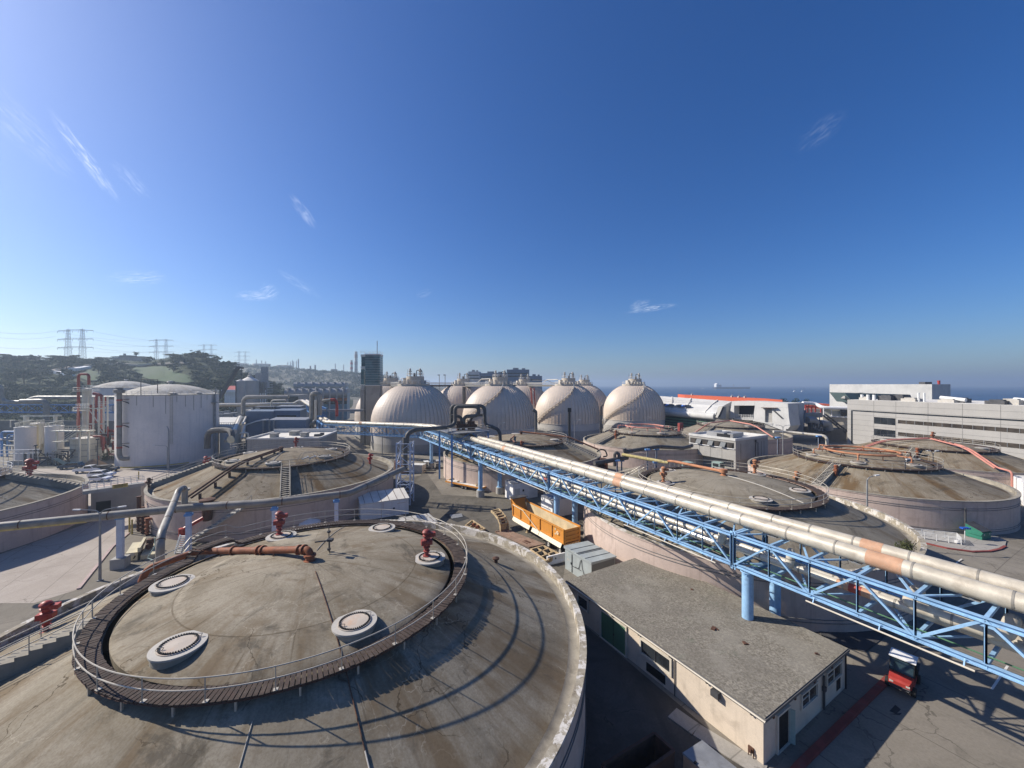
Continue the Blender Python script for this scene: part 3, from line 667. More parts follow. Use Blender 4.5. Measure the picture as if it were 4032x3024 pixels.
# --- egg shaped domes with sheet-metal skins
EPROF = [(-1.6, .985), (2.6, .995), (5.2, 1.0), (7.0, 1.0)] + [(8.4 + 14.5 * sin(a * .0625), cos(a * .0625)) for a in range(1, 19)]
def dome(label, c, steps=None, platform=True):
    T = thing('dome_digester', label, 'dome tank', (c[0], c[1], 0), 0, 'egg shaped digester domes')
    RR = 14.5; N = 60; b = MB()
    vs = []; fs = []; pr = [(z, r) for z, r in EPROF if z >= 5.2]
    for i in range(N):                       # lapped vertical sheets: each stands proud of the next
        a0, a1 = 2 * pi * i / N, 2 * pi * (i + 1) / N; o = len(vs)
        for z, r in pr:
            r0 = r * RR + .14 * min(1, r * 1.2); r1 = r * RR - .14 * min(1, r * 1.2)
            vs += [(r0 * cos(a0), r0 * sin(a0), z), (r1 * cos(a1), r1 * sin(a1), z)]
        m = len(pr)
        for k in range(m - 1): fs.append((o + 2 * k, o + 2 * k + 1, o + 2 * k + 3, o + 2 * k + 2))
    b.add(vs, fs)
    for i in range(N):
        a0 = 2 * pi * i / N
        for k in range(len(pr) - 1):
            (z, r), (z2, r2) = pr[k], pr[k + 1]; e = .14
            b.quad((cos(a0) * (r * RR - e), sin(a0) * (r * RR - e), z), (cos(a0) * (r * RR + e), sin(a0) * (r * RR + e), z), (cos(a0) * (r2 * RR + e), sin(a0) * (r2 * RR + e), z2), (cos(a0) * (r2 * RR - e), sin(a0) * (r2 * RR - e), z2))
    b.build('shell', 'dome_panel', T)
    MB().lathe([(RR - .12, 5.25), (RR + .13, 5.25), (RR + .13, 5.1), (RR - .02, 5.05), (RR - .05, 2.4)], 72).build('skirt', 'dome_skirt', T)
    MB().lathe([(RR + .1, 2.45), (RR + .1, -1.8)], 72).build('base_ring', 'concrete_grey', T)
    MB().lathe([(4.9, 21.2), (5.6, 21.5), (5.6, 22.3), (5.3, 22.35), (.02, 22.4)], 40).build('top_slab', 'machinery', T)
    m = MB(); m.lathe([(3.1, 22.38), (3.1, 25.0), (.02, 25.05)], 28, (.6, -.4, 0)); m.box((-2.9, -.5, 23.3), (1.6, 2.0, 1.8), .3); m.box((3.6, .6, 23.0), (1.3, 1.6, 1.2), .3)
    m.box((.3, -3.5, 23.6), (1.2, .4, 1.0)); m.box((-1.2, -3.1, 23.2), (.8, .3, 1.4), .3)
    for k in range(6): m.box((-3.6 + k * 1.4, -4.6, 22.8), (.5, .5, .9), .2)
    m.build('machine_house', 'machinery', T)
    b = MB()
    for x in (-1.2, 2.4): b.lathe([(.01, 25.0), (.3, 25.0), (.22, 25.3), (.22, 25.7), (.55, 25.8), (.55, 26.1), (.25, 26.2), (.3, 26.6), (.62, 26.7), (.62, 27.0), (.25, 27.1), (.42, 27.4), (.3, 27.8), (.02, 27.9)], 12, (x, -.6, 0))
    v = b.build('relief_valve', 'hatch_paint', T)
    b = MB()
    b.tube(fil([(1.0, -.3, 25), (1.0, -.3, 27.2), (3.0, -.3, 27.2), (3.0, -.3, 25)], .5), .14, 8); b.tube([(-2.3, .3, 24), (-2.3, .3, 27.6)], .05, 5)
    b.lathe([(.02, 25), (.4, 25), (.4, 25.9), (.02, 26.2)], 12, (.6, -1.6, 0)); b.build('vent_pipe', 'steel_dark', T)
    b = MB()
    for z in (22.95, 23.45): b.tube(arc(5.45, 0, 2 * pi, z, 36)[:-1], .045, 5, closed=True)
    for i in range(18): a = 2 * pi * i / 18; b.tube([(5.45 * cos(a), 5.45 * sin(a), 22.3), (5.45 * cos(a), 5.45 * sin(a), 23.45)], .045, 5)
    for z in (25.6, 26.1): b.tube([p + Vector((.6, -.4, 0)) for p in arc(3.0, 0, 2 * pi, z, 28)[:-1]], .04, 5, closed=True)
    for i in range(10): a = 2 * pi * i / 10; b.tube([(.6 + 3 * cos(a), -.4 + 3 * sin(a), 25), (.6 + 3 * cos(a), -.4 + 3 * sin(a), 26.1)], .04, 5)
    b.build('railing', 'rail_white', T)
    if steps:
        # stair winding up the outside of the shell
        def rz(z):
            for (z0, r0), (z1, r1) in zip(EPROF, EPROF[1:]):
                if z <= z1: return RR * (r0 + (r1 - r0) * (z - z0) / (z1 - z0))
            return RR * EPROF[-1][1]
        n = 70; a0, a1, z0, z1 = steps; tr = MB(); rl = MB(); Pin = []; Po = []
        for i in range(n + 1):
            t = i / n; z = z0 + (z1 - z0) * t; a = radians(a0 + (a1 - a0) * t); r = rz(z) + .25
            if i < n: tr.box(((r + .5) * cos(a), (r + .5) * sin(a), z), (1.1, .42, .06), a)
            Pin.append(Vector(((r + .05) * cos(a), (r + .05) * sin(a), z))); Po.append(Vector(((r + 1.0) * cos(a), (r + 1.0) * sin(a), z)))
        for L in (Pin, Po): tr.tube([p - ZV * .1 for p in L], .09, 4)
        tr.build('outside_stair', 'machinery', T)
        for h in (1.05, .55): rl.tube([p + ZV * h for p in Po], .045, 5)
        for p in Po[::5]: rl.tube([p, p + ZV * 1.05], .04, 5)
        rl.build('stair_rail', 'rail_white', T)
    return T
D1 = (-35.3, 138.4); D2 = (-5.4, 156.0); D3 = (25.2, 176.0); D4 = (60.5, 191.5)
dome('largest looking dome, just right of the lift tower', D1)
dome('dome second from the left in the front row, behind the dark pipe loops', D2, (200, 285, 5.5, 21.5))
dome('dome third from the left in the front row, behind the black mast', D3, (200, 285, 5.5, 21.5))
dome('rightmost dome of the front row, a winding stair on its lit left side', D4, (175, 292, 2.5, 21.8))
OFF = Vector((-19, 32.9))
for (p, l) in ((D1, 'leftmost back dome, mostly hidden behind the lift tower and the largest dome'), (D2, 'back dome showing in the gap between the two leftmost front domes'),
               (D3, 'back dome nearly hidden behind the second front dome'), (D4, 'back dome peeping out at the right of the third front dome')):
    dome(l, (p[0] + OFF.x, p[1] + OFF.y))

# walkways joining the dome tops
def gantry(a, b, label):
    a = Vector((*a, 0)); b = Vector((*b, 0)); d = (b - a).normalized(); a = a + d * 5.0; b = b - d * 5.0; L = (b - a).length
    T = thing('dome_walkway', label, 'walkway', tuple(a), atan2(d.y, d.x), 'walkways joining the dome tops')
    w = MB(); w.box((L / 2, 0, 22.0), (L, 2.2, .18)); w.build('deck', 'concrete_grey', T)
    w = MB(); w.box((L / 2, 1.0, 21.5), (L, .3, .8)); w.box((L / 2, -1.0, 21.5), (L, .3, .8)); w.build('girder', 'concrete_dark', T)
    w = MB()
    for y in (-1.05, 1.05):
        for h in (22.6, 23.1): w.tube([(0, y, h), (L, y, h)], .04, 5)
        for i in range(int(L / 2) + 1): w.tube([(i * L / int(L / 2), y, 22.0), (i * L / int(L / 2), y, 23.1)], .04, 5)
    w.build('railing', 'rail_white', T)
    w = MB(); w.tube(fil([(1, .7, 24.5), (L * .35, .7, 24.5), (L * .5, .7, 22.8), (L, .7, 22.8)], .6), .16, 8); w.build('pipe', 'pipe_bright', T)
B_ = [(p[0] + OFF.x, p[1] + OFF.y) for p in (D1, D2, D3, D4)]
gantry(B_[0], B_[1], 'high walkway between the two leftmost back domes, near the lift tower'); gantry(B_[1], B_[2], 'high walkway between the two middle back domes')
gantry(B_[2], B_[3], 'high walkway between the two rightmost back domes'); gantry(D1, B_[0], 'high walkway from the largest dome to the dome behind it'); gantry(D2, B_[1], 'high walkway from the second front dome to the dome behind it')
gantry(D3, B_[2], 'high walkway from the third front dome to the dome behind it')

# lift tower
T = thing('lift_tower', 'tall concrete lift tower with a dark glass head and a mast, left of the domes', 'tower', (-53.6, 147, 0), radians(8))
b = MB(); b.box((.9, 0, 10), (5.0, 6.0, 23.5)); b.box((-2.75, -.8, 10), (1.5, 4, 23.5)); b.box((-1.9, 1.5, 19.5), (1.3, 2, 3)); b.build('shaft', 'tower_concrete', T)
b = MB(); b.prism([(-1.6, -3.3), (2.9, -3.3), (3.5, -2.5), (3.5, 3.2), (-1.6, 3.2)], 21.9, 33.2); b.box((-2.5, .8, 31.1), (1.9, 4.6, 4.2)); b.box((-3.0, -.2, 25.0), (1.0, 3.2, 5.8)); b.build('glass_head', 'glass_teal', T)
b = MB()
for k in range(12): b.box((.95, -.05, 22.6 + k * .92), (5.2, 6.6, .13))
b.build('glazing_bar', 'steel_grey', T)
b = MB(); b.box((.95, 0, 33.35), (5.3, 6.8, .5)); b.box((.95, 0, 21.75), (5.3, 6.8, .35)); b.box((-2.6, .8, 33.0), (2.1, 4.8, .9)); b.box((-2.6, .3, 28.5), (2.0, 4.0, .9)); b.build('cornice', 'concrete_pale', T)
b = MB()
for h in (34.1, 34.6): b.tube([(-3.4, -3.2, h), (3.5, -3.2, h), (3.5, 3.2, h), (-3.4, 3.2, h)], .04, 4, closed=True)
for x in (-3.4, -1.7, 0, 1.7, 3.5):
    for y in (-3.2, 3.2): b.tube([(x, y, 33.4), (x, y, 34.6)], .04, 4)
b.build('railing', 'rail_white', T)
b = MB(); b.tube([(2.5, -2.5, 33.4), (2.5, -2.5, 38.5)], .14, 6); b.build('mast', 'pylon_steel', T)
b = MB()
for h in (20.4, 20.9, 21.4): b.tube([(-3.5, -2.9, h), (-1.8, -2.9, h)], .06, 4)
b.build('balcony_rail', 'rail_white', T)
# ---- pipe bridges ---------------------------------------------------------------------------------
BO = Vector((37.1, 0, 0)); BW = 5.0; BZ = 7.0; BH = 2.45
def bp(L, W, z): return BO + VX * L + UX * W + ZV * z

def truss(label, fn, L0, L1, z0, H, Wd, n, m='blue_paint', cs=.3, name='pipe_bridge', dz=0.0, group='blue pipe bridge spans'):
    """one span of a box truss; fn(L, W, z) gives points"""
    base = fn((L0 + L1) / 2, Wd / 2, z0)
    T = thing(name, label, 'pipe bridge', tuple(base), 0, group)
    step = (L1 - L0) / n; g = .12
    zz = lambda L: z0 + dz * (L - L0) / (L1 - L0)
    for W in (0, Wd):
        MB().hbar(fn(L0 + g, W, zz(L0) + H), fn(L1 - g, W, zz(L1) + H), cs, cs * .95).build('top_chord', m, T, True)
        MB().hbar(fn(L0 + g, W, zz(L0)), fn(L1 - g, W, zz(L1)), cs, cs * .95).build('bottom_chord', m, T, True)
        for i in range(n + 1):
            L = L0 + g + (L1 - L0 - 2 * g) * i / n; end = i in (0, n); k = .32 if end else .17
            MB().hbar(fn(L, W, zz(L) - (.25 if end else 0)), fn(L, W, zz(L) + H + (.12 if end else 0)), k, k, .025).build('end_post' if end else 'post', m, T, True)
        for i in range(n):
            La = L0 + g + (L1 - L0 - 2 * g) * i / n; Lb = L0 + g + (L1 - L0 - 2 * g) * (i + 1) / n
            a, b = (zz(La), zz(Lb) + H) if i % 2 == 0 else (zz(La) + H, zz(Lb))
            MB().bar(fn(La, W, a), fn(Lb, W, b), .17, .13).build('diagonal', m, T, True)
        gus = MB()
        for i in range(1, n):
            L = L0 + step * i; z = zz(L) + (H if i % 2 else 0)
            gus.bar(fn(L - .3, W, z + (-.22 if i % 2 else .22)), fn(L + .3, W, z + (-.22 if i % 2 else .22)), .05, .32)
        gus.build('gusset', m, T, True)
    for i in range(n + 1):
        L = L0 + g + (L1 - L0 - 2 * g) * i / n
        MB().bar(fn(L, 0, zz(L) + H + .02), fn(L, Wd, zz(L) + H + .02), .17, .2).build('cross_beam', m, T, True)
        MB().bar(fn(L, 0, zz(L)), fn(L, Wd, zz(L)), .17, .2).build('floor_beam', m, T, True)
    br = MB()
    for i in range(n):
        La, Lb = L0 + step * i, L0 + step * (i + 1); e = 1 if i % 2 else 0
        br.bar(fn(La, e * Wd, zz(La) + H), fn(Lb, (1 - e) * Wd, zz(Lb) + H), .12, .1); br.bar(fn(La, e * Wd, zz(La) - .02), fn(Lb, (1 - e) * Wd, zz(Lb) - .02), .12, .1)
    br.build('wind_bracing', m, T, True)
    return T

JL = [10.2, 37.2, 63.6, 91.2, 127.5]
truss('nearest blue truss span, running out of the frame at the right edge', bp, JL[0], JL[1], BZ, BH, BW, 10)
truss('blue truss span above the flat gravel roofed building', bp, JL[1], JL[2], BZ, BH, BW, 10)
truss('blue truss span behind the orange dump trailer', bp, JL[2], JL[3], BZ, BH, BW, 10)
truss('farthest straight blue truss span, passing under the dark pipe loops', bp, JL[3], JL[4], BZ, BH, BW, 13)
J2 = bp(127.5, 0, 0); L1p = Vector((-59.5, 121.0, 0)); e1 = (L1p - J2).normalized(); n1 = Vector((-e1.y, e1.x, 0)); n1 = n1 if n1.y > 0 else -n1
def b1(L, W, z): return J2 + e1 * L + n1 * W + ZV * z
LEN1 = (L1p - J2).length
truss('level blue truss span crossing in front of the largest dome', b1, .3, LEN1, BZ - .1, BH + .1, 3.4, 13)
e2 = Vector((-10.5, 16.5, 0)).normalized(); n2 = Vector((e2.y, -e2.x, 0))
def b2(L, W, z): return L1p + e2 * L + n2 * W + ZV * z
truss('short blue truss span turning away by the lift tower', b2, .3, 18.5, BZ - .1, BH + .1, 3.4, 7, 'blue_paint_faded')
truss('high blue truss span stepping up behind the white roofed building', b2, 19.5, 62, 10.6, 2.8, 3.4, 12, 'blue_paint_faded')

def pier(label, fn, Ls, Wd, z, r=.42, two=True):
    T = thing('bridge_pier', label, 'bridge column', tuple(fn(Ls, .3, 0) + ZV * gz(*fn(Ls, .3, 0)[:2])), 0, 'blue columns under the pipe bridge')
    for W in ((.35, Wd - .35) if two else (Wd / 2,)):
        p = fn(Ls, W, 0); g = gz(p.x, p.y)
        b = MB(); b.lathe([(.01, g - .3), (.78, g - .3), (.78, g + 1.25), (.7, g + 1.32), (.01, g + 1.32)], 20, (p.x, p.y, 0)); b.build('footing', 'concrete_grey', T, True)
        b = MB(); b.lathe([(r + .2, g + 1.32), (r + .2, g + 1.4), (r, g + 1.42), (r, z - .35), (r + .12, z - .33), (r + .12, z - .2)], 20, (p.x, p.y, 0)); b.build('column', 'blue_paint', T, True)
    if two: b = MB(); b.hbar(fn(Ls, -.1, z - .32), fn(Ls, Wd + .1, z - .32), .4, .35); b.build('cap_beam', 'blue_paint', T, True)
pier('blue column pair rising behind the flat gravel roofed building', bp, 36.2, BW, BZ)
pier('blue column pair beside the orange dump trailer', lambda L, W, z: bp(L, W + .95, z), 63.5, BW - .95, BZ)
pier('blue column pair at the end of the flatbed trailer', bp, 87.2, BW, BZ)
pier('blue column pair beside the parked golf carts', bp, 117.5, BW, BZ)
pier('blue column pair under the left end of the level bridge span', b1, LEN1 - 1, 3.4, BZ - .1)
pier('blue column pair under the far end of the short bridge span', b2, 18.8, 3.4, BZ - .1)

# pipelines on the bridge; each run is one thing
def pipeline(label, P, r, m, rings=None, patches=(), name='pipeline', group=None, n=16, saddles=None, band='pipe_grey', bstep=None):
    c = Vector(P[0]); T = thing(name, label, 'pipe', (c.x, c.y, c.z), 0, group)
    MB().tube(P, r, n).build('pipe_run', m, T, True)
    seg = []
    for a, b in zip(P, P[1:]): seg.append((Vector(a), Vector(b), (Vector(b) - Vector(a)).length))
    tot = sum(s_[2] for s_ in seg)
    def pt(d):
        for a, b, l in seg:
            if d <= l: return a.lerp(b, d / l if l else 0), (b - a).normalized()
            d -= l
        a, b, l = seg[-1]; return b, (b - a).normalized()
    if rings:
        d = rings * .6
        while d < tot:
            g = MB(); p, t = pt(d); g.lathe([(r + .003, -.05), (r + .018, -.05), (r + .018, .05), (r + .003, .05)], n, p, axis=t); d += rings * rnd.uniform(.8, 1.2); g.build('joint_band', band, T, True)
    for d0, d1, mm in patches:
        a, _ = pt(d0); b, _ = pt(d1); MB().tube([a, b], r + .008, n, cap=False).build('patch', mm, T, True)
    if saddles:
        off, step, top = saddles; d = step * .5
        while d < tot:
            g = MB(); p, t = pt(d); g.lathe([(.16, 0), (.16, max(.05, p.z - r - top))], 10, (p.x, p.y, top)); g.box((p.x, p.y, top + .02), (.7, .4, .05), atan2(t.y, t.x)); d += step; g.build('saddle', 'steel_grey', T, True)
    return T
ZP = 10.2
def line(W, z, La, Lb): return [bp(La, W, z), bp(Lb, W, z)]
P = [bp(6, 2.15, ZP), bp(91, 2.15, ZP), bp(95, 2.3, ZP), bp(124, 2.0, ZP)] + [b1(3.0, 1.1, ZP - .05), b1(LEN1 - 1, .9, ZP - .05), b2(1.5, .9, ZP), b2(15, .9, ZP)]
pipeline('thick front pipe with beige metal jacket lying on top of the blue bridge', P, .52, 'pipe_jacket', 3.4,
         ((21.4, 23.2, 'patch_orange'), (45.6, 46.8, 'patch_orange'), (38, 39.6, 'pipe_bright'), (74, 74.9, 'patch_orange'), (31.5, 33.3, 'pipe_bright'), (142.5, 143.6, 'patch_orange')), saddles=(0, 5.3, BZ + BH + .12), group='thick pipes on top of the bridge', n=20)
P = [bp(6, 4.35, ZP), bp(91, 4.35, ZP), bp(96, 3.9, ZP), bp(125, 3.4, ZP)] + [b1(2.0, 2.5, ZP - .05), b1(LEN1 - 2, 2.3, ZP - .05), b2(.5, 2.3, ZP), b2(15, 2.3, ZP)]
pipeline('thick back pipe with beige metal jacket lying on the blue bridge beside the front one', P, .5, 'pipe_jacket', 3.4, ((23, 24.2, 'patch_orange'), (47.5, 48.7, 'patch_orange'), (60, 62, 'pipe_bright')), saddles=(0, 5.3, BZ + BH + .12), group='thick pipes on top of the bridge', n=20)
zl = BZ + .62
def zpipe(W, z, bends, La, Lb, r):
    P = [bp(La, W, z)]
    for L, w2, h in bends: P += [bp(L - h / 2, W, z), bp(L - h / 2, W + w2 * .3, z + 1.15), bp(L + h / 2, W + w2, z + 1.15), bp(L + h / 2, W + w2, z)]; W = W + w2
    P += [bp(Lb, W, z)]
    return fil(P, .5, 5)
pipeline('slimmer bright pipe inside the blue bridge truss with upright foil wrapped bends', zpipe(1.5, zl, ((39.2, .5, .1), (33.9, .3, .1)), 127, 9, .29), .29, 'pipe_bright', 2.6, ((22, 23, 'patch_orange'), (60, 61, 'patch_red'), (100.5, 101.2, 'patch_orange'), (101.2, 101.9, 'patch_red'), (101.9, 102.4, 'patch_orange'), (84, 87, 'foil')), group='slim pipes inside the bridge', n=14)
pipeline('slimmer pipe at the back inside the blue bridge truss', [bp(127, 2.65, zl + .05), bp(9, 2.65, zl + .05)], .26, 'pipe_bright', 2.6, ((52, 53, 'patch_orange'), (101.5, 102.4, 'patch_orange')), group='slim pipes inside the bridge', n=14)
P = fil([bp(27, 3.3, 7.6), bp(27, 3.3, 8.8), bp(27, 1.1, 8.4), bp(23.2, 1.1, 8.4), bp(23.2, 3.3, 8.9), bp(23.2, 3.3, 7.7), bp(9, 3.3, 7.7)], .7, 6)
pipeline('curling U shaped expansion loop in the nearest bridge span', P, .34, 'pipe_jacket', 3, n=16)
pipeline('thin green conduit along the floor of the blue bridge', [bp(118, .75, BZ + .22), bp(9, .75, BZ + .22)], .045, 'green_pipe', None, n=8)
for i, (La, Lb, l) in enumerate(((31.8, 24, 'next to the bridge pier behind the gravel roof'), (49, 38.5, 'above the far end of the gravel roof'), (72, 64, 'above the small white container'), (83, 76, 'beside the flatbed trailer'))):
    T = pipeline('thin cream pipe under the bridge edge, ' + l, [bp(La, -.35, BZ - .35), bp(Lb, -.35, BZ - .35)], .055, 'trim_cream', None, n=8, group='thin cream pipes under the bridge edge')
    b = MB()
    for L in (La - .4, (La + Lb) / 2, Lb + .4): b.bar(bp(L, -.35, BZ - .4), bp(L, -.1, BZ), .06)
    b.build('hanger', 'blue_paint', T, True)

# pipe loops and valve platform on the bridge
T = thing('valve_platform', 'steel platform with railings carrying valves over the bridge', 'platform', tuple(bp(101, 2.5, 11.6)), 0)
b = MB(); pc = bp(101, 2.6, 11.45); b.box(pc, (9, 9.5, .16), GRID + pi / 2)
for k in (-4.3, 0, 4.3): b.box(pc + UX * k - ZV * .2, (9, .25, .3), GRID + pi / 2)
b.build('deck', 'steel_grey', T, True)
b = MB()
for L, W in ((97, -1.8), (105, -1.8), (97, 6.9), (105, 6.9)):
    p = bp(L, W, 0); b.bar(p + ZV * gz(p.x, p.y), p + ZV * 11.3, .35)
    b.bar(bp(L, W, 9.2), bp(L, 2.6, 11.3), .15)
b.build('support_leg', 'blue_paint_faded', T, True)
b = MB()
cs_ = [pc + VX * i * 4.4 + UX * j * 4.65 for i, j in ((-1, -1), (1, -1), (1, 1), (-1, 1))]
for h in (.6, 1.1): b.tube([p + ZV * h for p in cs_], .045, 5, closed=True)
for i in range(4):
    for k in range(5): p = cs_[i].lerp(cs_[(i + 1) % 4], k / 5); b.tube([p, p + ZV * 1.1], .04, 5)
b.build('railing', 'rail_grey', T, True)
b = MB()
for x, y in ((1440, 1030), (1500, 1010), (1575, 1020), (1620, 1040)):
    p = At('c', x, y, 88.5); p.z = 11.5
    b.lathe([(.02, 0), (.62, 0), (.62, .16), (.4, .18), (.4, .5), (.66, .52), (.66, .72), (.46, .75), (.5, 1.3), (.66, 1.32), (.66, 1.5), (.4, 1.52), (.4, 2.1)], 14, p); b.box(p + Vector((.7, 0, 1.0)), (.5, .4, .7))
b.build('valve', 'rust_dark', T, True)
YL = 88.5
def C(*q, Y=YL): return [At('c', x, y, Y) for x, y in q]
rt = At('c', 795, 1200, 71.5)
P1 = [At('c', 795, 1260, 71.5), At('c', 800, 1130, 71.5), At('c', 890, 1083, 72.5), At('c', 1300, 1052, 86.5)] + C((1398, 1010), (1398, 885), (1398, 792), (1690, 792), (1690, 905), (1535, 915), (1505, 945), (1502, 1040))
pipeline('dark pipe running from the blue riser tower to a tall loop over the bridge', fil(P1, 1.3, 6), .42, 'pipe_dark', 4, band='steel_dark', group='dark pipe loops over the bridge')
P2 = C((1352, 1010), (1352, 880), (1352, 782), (1765, 782), (1765, 985), (1790, 1030), (1850, 1040), (1950, 1085), (1958, 1225), Y=91.5)
pipeline('dark pipe looping behind the other and dropping to the tank roof at its right', fil(P2, 1.4, 6), .42, 'pipe_dark', 4, band='steel_dark', group='dark pipe loops over the bridge')
P3 = C((1352, 905), (1440, 912), (1478, 940), (1470, 1050), Y=90)
pipeline('short dark pipe bending down to the valves inside the loops', fil(P3, 1.0, 5), .36, 'pipe_dark', None)
P4 = C((1740, 895), (1640, 900), (1590, 940), (1578, 1040), Y=90)
pipeline('short dark pipe right of the loops bending down to the platform', fil(P4, 1.0, 5), .36, 'pipe_dark', None)

# riser tower
rb = Vector((rt.x, 71.5, 0)); T = thing('riser_tower', 'slender blue lattice tower holding an upright dark pipe', 'lattice tower', (rb.x - .3, rb.y, 0), 0)
b = MB()
pts = [Vector((sx * 1.25, sy * 1.25, 0)) for sx, sy in ((-1, -1), (1, -1), (1, 1), (-1, 1))]
for q in pts: b.bar(q, q + ZV * 11.4, .2)
b.build('leg', 'blue_post', T)
b = MB(); n = 6
for i in range(n):
    z0, z1 = 11.2 * i / n, 11.2 * (i + 1) / n
    for k in range(4):
        p, q = pts[k], pts[(k + 1) % 4]; b.bar(p + ZV * z1, q + ZV * z1, .11); b.bar((p if i % 2 else q) + ZV * z0, (q if i % 2 else p) + ZV * z1, .09)
b.build('lacing', 'blue_post', T)
MB().tube([(0, 0, 6.2), (0, 0, 12.2)], .45, 14).build('riser_pipe', 'pipe_dark', T)

# long grey pipe in the left foreground on blue posts
LP = [Vector((-64, 39.0, 6.9)), Vector((-55, 41.5, 6.85)), Vector((-45.9, 45.2, 6.8)), Vector((-40.2, 47.7, 6.8)), Vector((-31.0, 50.2, 6.8)), Vector((-22.9, 54.3, 6.8)), Vector((-19.2, 69.5, 6.9))]
LPp = [G('i', -260, 940, 6.85), G('i', 0, 918, 6.85), G('i', 1165, 800, 6.8), G('i', 1825, 735, 6.8), G('k', 620, 283, 6.8), G('k', 1270, 205, 6.8), Vector((-19.6, 69.8, 6.8))]
T = pipeline('long grey pipe on pale blue posts crossing the left foreground', fil(LPp, .8, 4), .46, 'pipe_grey', 6, band='rust_dark', n=18)
a_, b_ = LPp[0], LPp[1]; c_ = LPp[2]
MB().tube([a_.lerp(b_, .2) - ZV * .16, b_ - ZV * .16, b_.lerp(c_, .7) - ZV * .16], .39, 14).build('lagging', 'yellow_lagging', T, True)
def post(label, p, ztop, w=.5):
    T = thing('pipe_post', label, 'pipe support', (p.x, p.y, 0), radians(20), 'pale blue posts under the long grey pipe')
    MB().box((0, 0, .6), (1.35, 1.35, 1.2)).build('footing', 'concrete_grey', T)
    b = MB(); b.bar((0, 0, 1.2), (0, 0, ztop - .55), w * 1.1, w * 1.1); b.build('column', 'blue_post', T)
    b = MB(); b.box((0, 0, ztop - .42), (.8, .6, .26)); b.box((0, 0, ztop - .18), (.5, .4, .3)); b.build('cap', 'blue_paint_faded', T)
post('pale blue post with a square concrete foot right of the twin armed street lamp', G('i', 1165, 1310), 6.35)
for (c_, x, l) in (('i', 1825, 'pale blue post where the slanting pipe joins the long grey pipe'), ('k', 620, 'pale blue post behind the red valve on the near tank'), ('k', 1160, 'pale blue post at the left of the white tin shed')):
    u = px(c_, x, 0)[0]; best = None
    for a, b in zip(LPp, LPp[1:]):
        for k in range(101):
            q = a.lerp(b, k / 100); e = abs((q.x / q.y) * F + CX - u)
            if best is None or e < best[0]: best = (e, q)
    post(l, best[1], 6.35, .45)
P = [Vector((-33.2, 36.3, 0)), Vector((-33.2, 36.3, 6.9)), Vector((-33.8, 37.1, 7.7)), Vector((-40.6, 46.6, 8.6)), Vector((-41.0, 47.3, 9.0)), Vector((-41.6, 48.9, 9.0)), Vector((-41.6, 48.9, 6.2))]
pipeline('pipe slanting down from the long grey pipe to the near tank', fil(P, .6, 5), .34, 'pipe_grey', 5, n=16, band='rust_dark')
T = pipeline('thin pale green pipe bent down beside the slanting pipe', [G('A7', 600, 540, 7.4), G('A7', 600, 690, 6.6), G('A7', 465, 910, 5.7), G('A7', 560, 945, 5.6)], .05, 'door_teal', None, n=6)
# ---- flat roofed building in front -----------------------------------------------------------------
ZR = 2.9
Ac, Bc, Cc = G('f', 2226.6, 2285.3, ZR), G('f', 3015.5, 2834.6, ZR), G('f', 3350.7, 2556.6, ZR)
dl = (Ac - Bc); Ll = dl.length; dl.normalize(); ds = (Cc - Bc); Ls = ds.length; ds.normalize(); ds = (ds - dl * ds.dot(dl)).normalized()
T = thing('flat_roof_building', 'low cream building with a flat gravel roof at the bottom right', 'building', (Bc.x, Bc.y, 0), 0)
WB = Bc + dl * .22 + ds * .18; WB.z = 0; LW, SW = Ll - .4, Ls - .36
def wp(s_, t, z): return WB + dl * s_ + ds * t + ZV * z
def on_long(c, x, y):
    u, v = px(c, x, y); d = Vector(((u - CX) / F, 1, -(v - CY) / F)); n = -ds; k = (WB - Vector((0, 0, HC))).dot(n) / d.dot(n); p = Vector((0, 0, HC)) + d * k
    return (p - WB).dot(dl), p.z
def on_short(c, x, y):
    u, v = px(c, x, y); d = Vector(((u - CX) / F, 1, -(v - CY) / F)); n = -dl; k = (WB - Vector((0, 0, HC))).dot(n) / d.dot(n); p = Vector((0, 0, HC)) + d * k
    return (p - WB).dot(ds), p.z
zt = ZR - .2
b = MB(); b.prism([wp(0, 0, 0), wp(LW, 0, 0), wp(LW, SW, 0), wp(0, SW, 0)], -.2, zt); b.build('wall', 'stucco_cream', T, True)
b = MB(); b.prism([Bc, Ac, Ac + ds * Ls, Bc + ds * Ls], zt, ZR - .03); b.build('roof_slab', 'roof_edge', T, True)
b = MB(); b.prism([Bc + dl * .08 + ds * .08, Ac - dl * .08 + ds * .08, Ac - dl * .08 + ds * (Ls - .08), Bc + dl * .08 + ds * (Ls - .08)], ZR - .03, ZR + .02); b.build('roof', 'roof_gravel', T, True)
g = MB(); g.tube([Bc - ds * .05 + ZV * (-.13), Ac - ds * .05 + ZV * (-.13)], .055, 6); g.build('gutter', 'trim_cream', T, True)
g = MB()
for k in range(7): p = wp(.6 + k * (LW - 1) / 6, -.06, zt - .08); g.box(p, (.2, .12, .16), GRID)
g.build('bracket', 'steel_dark', T, True)
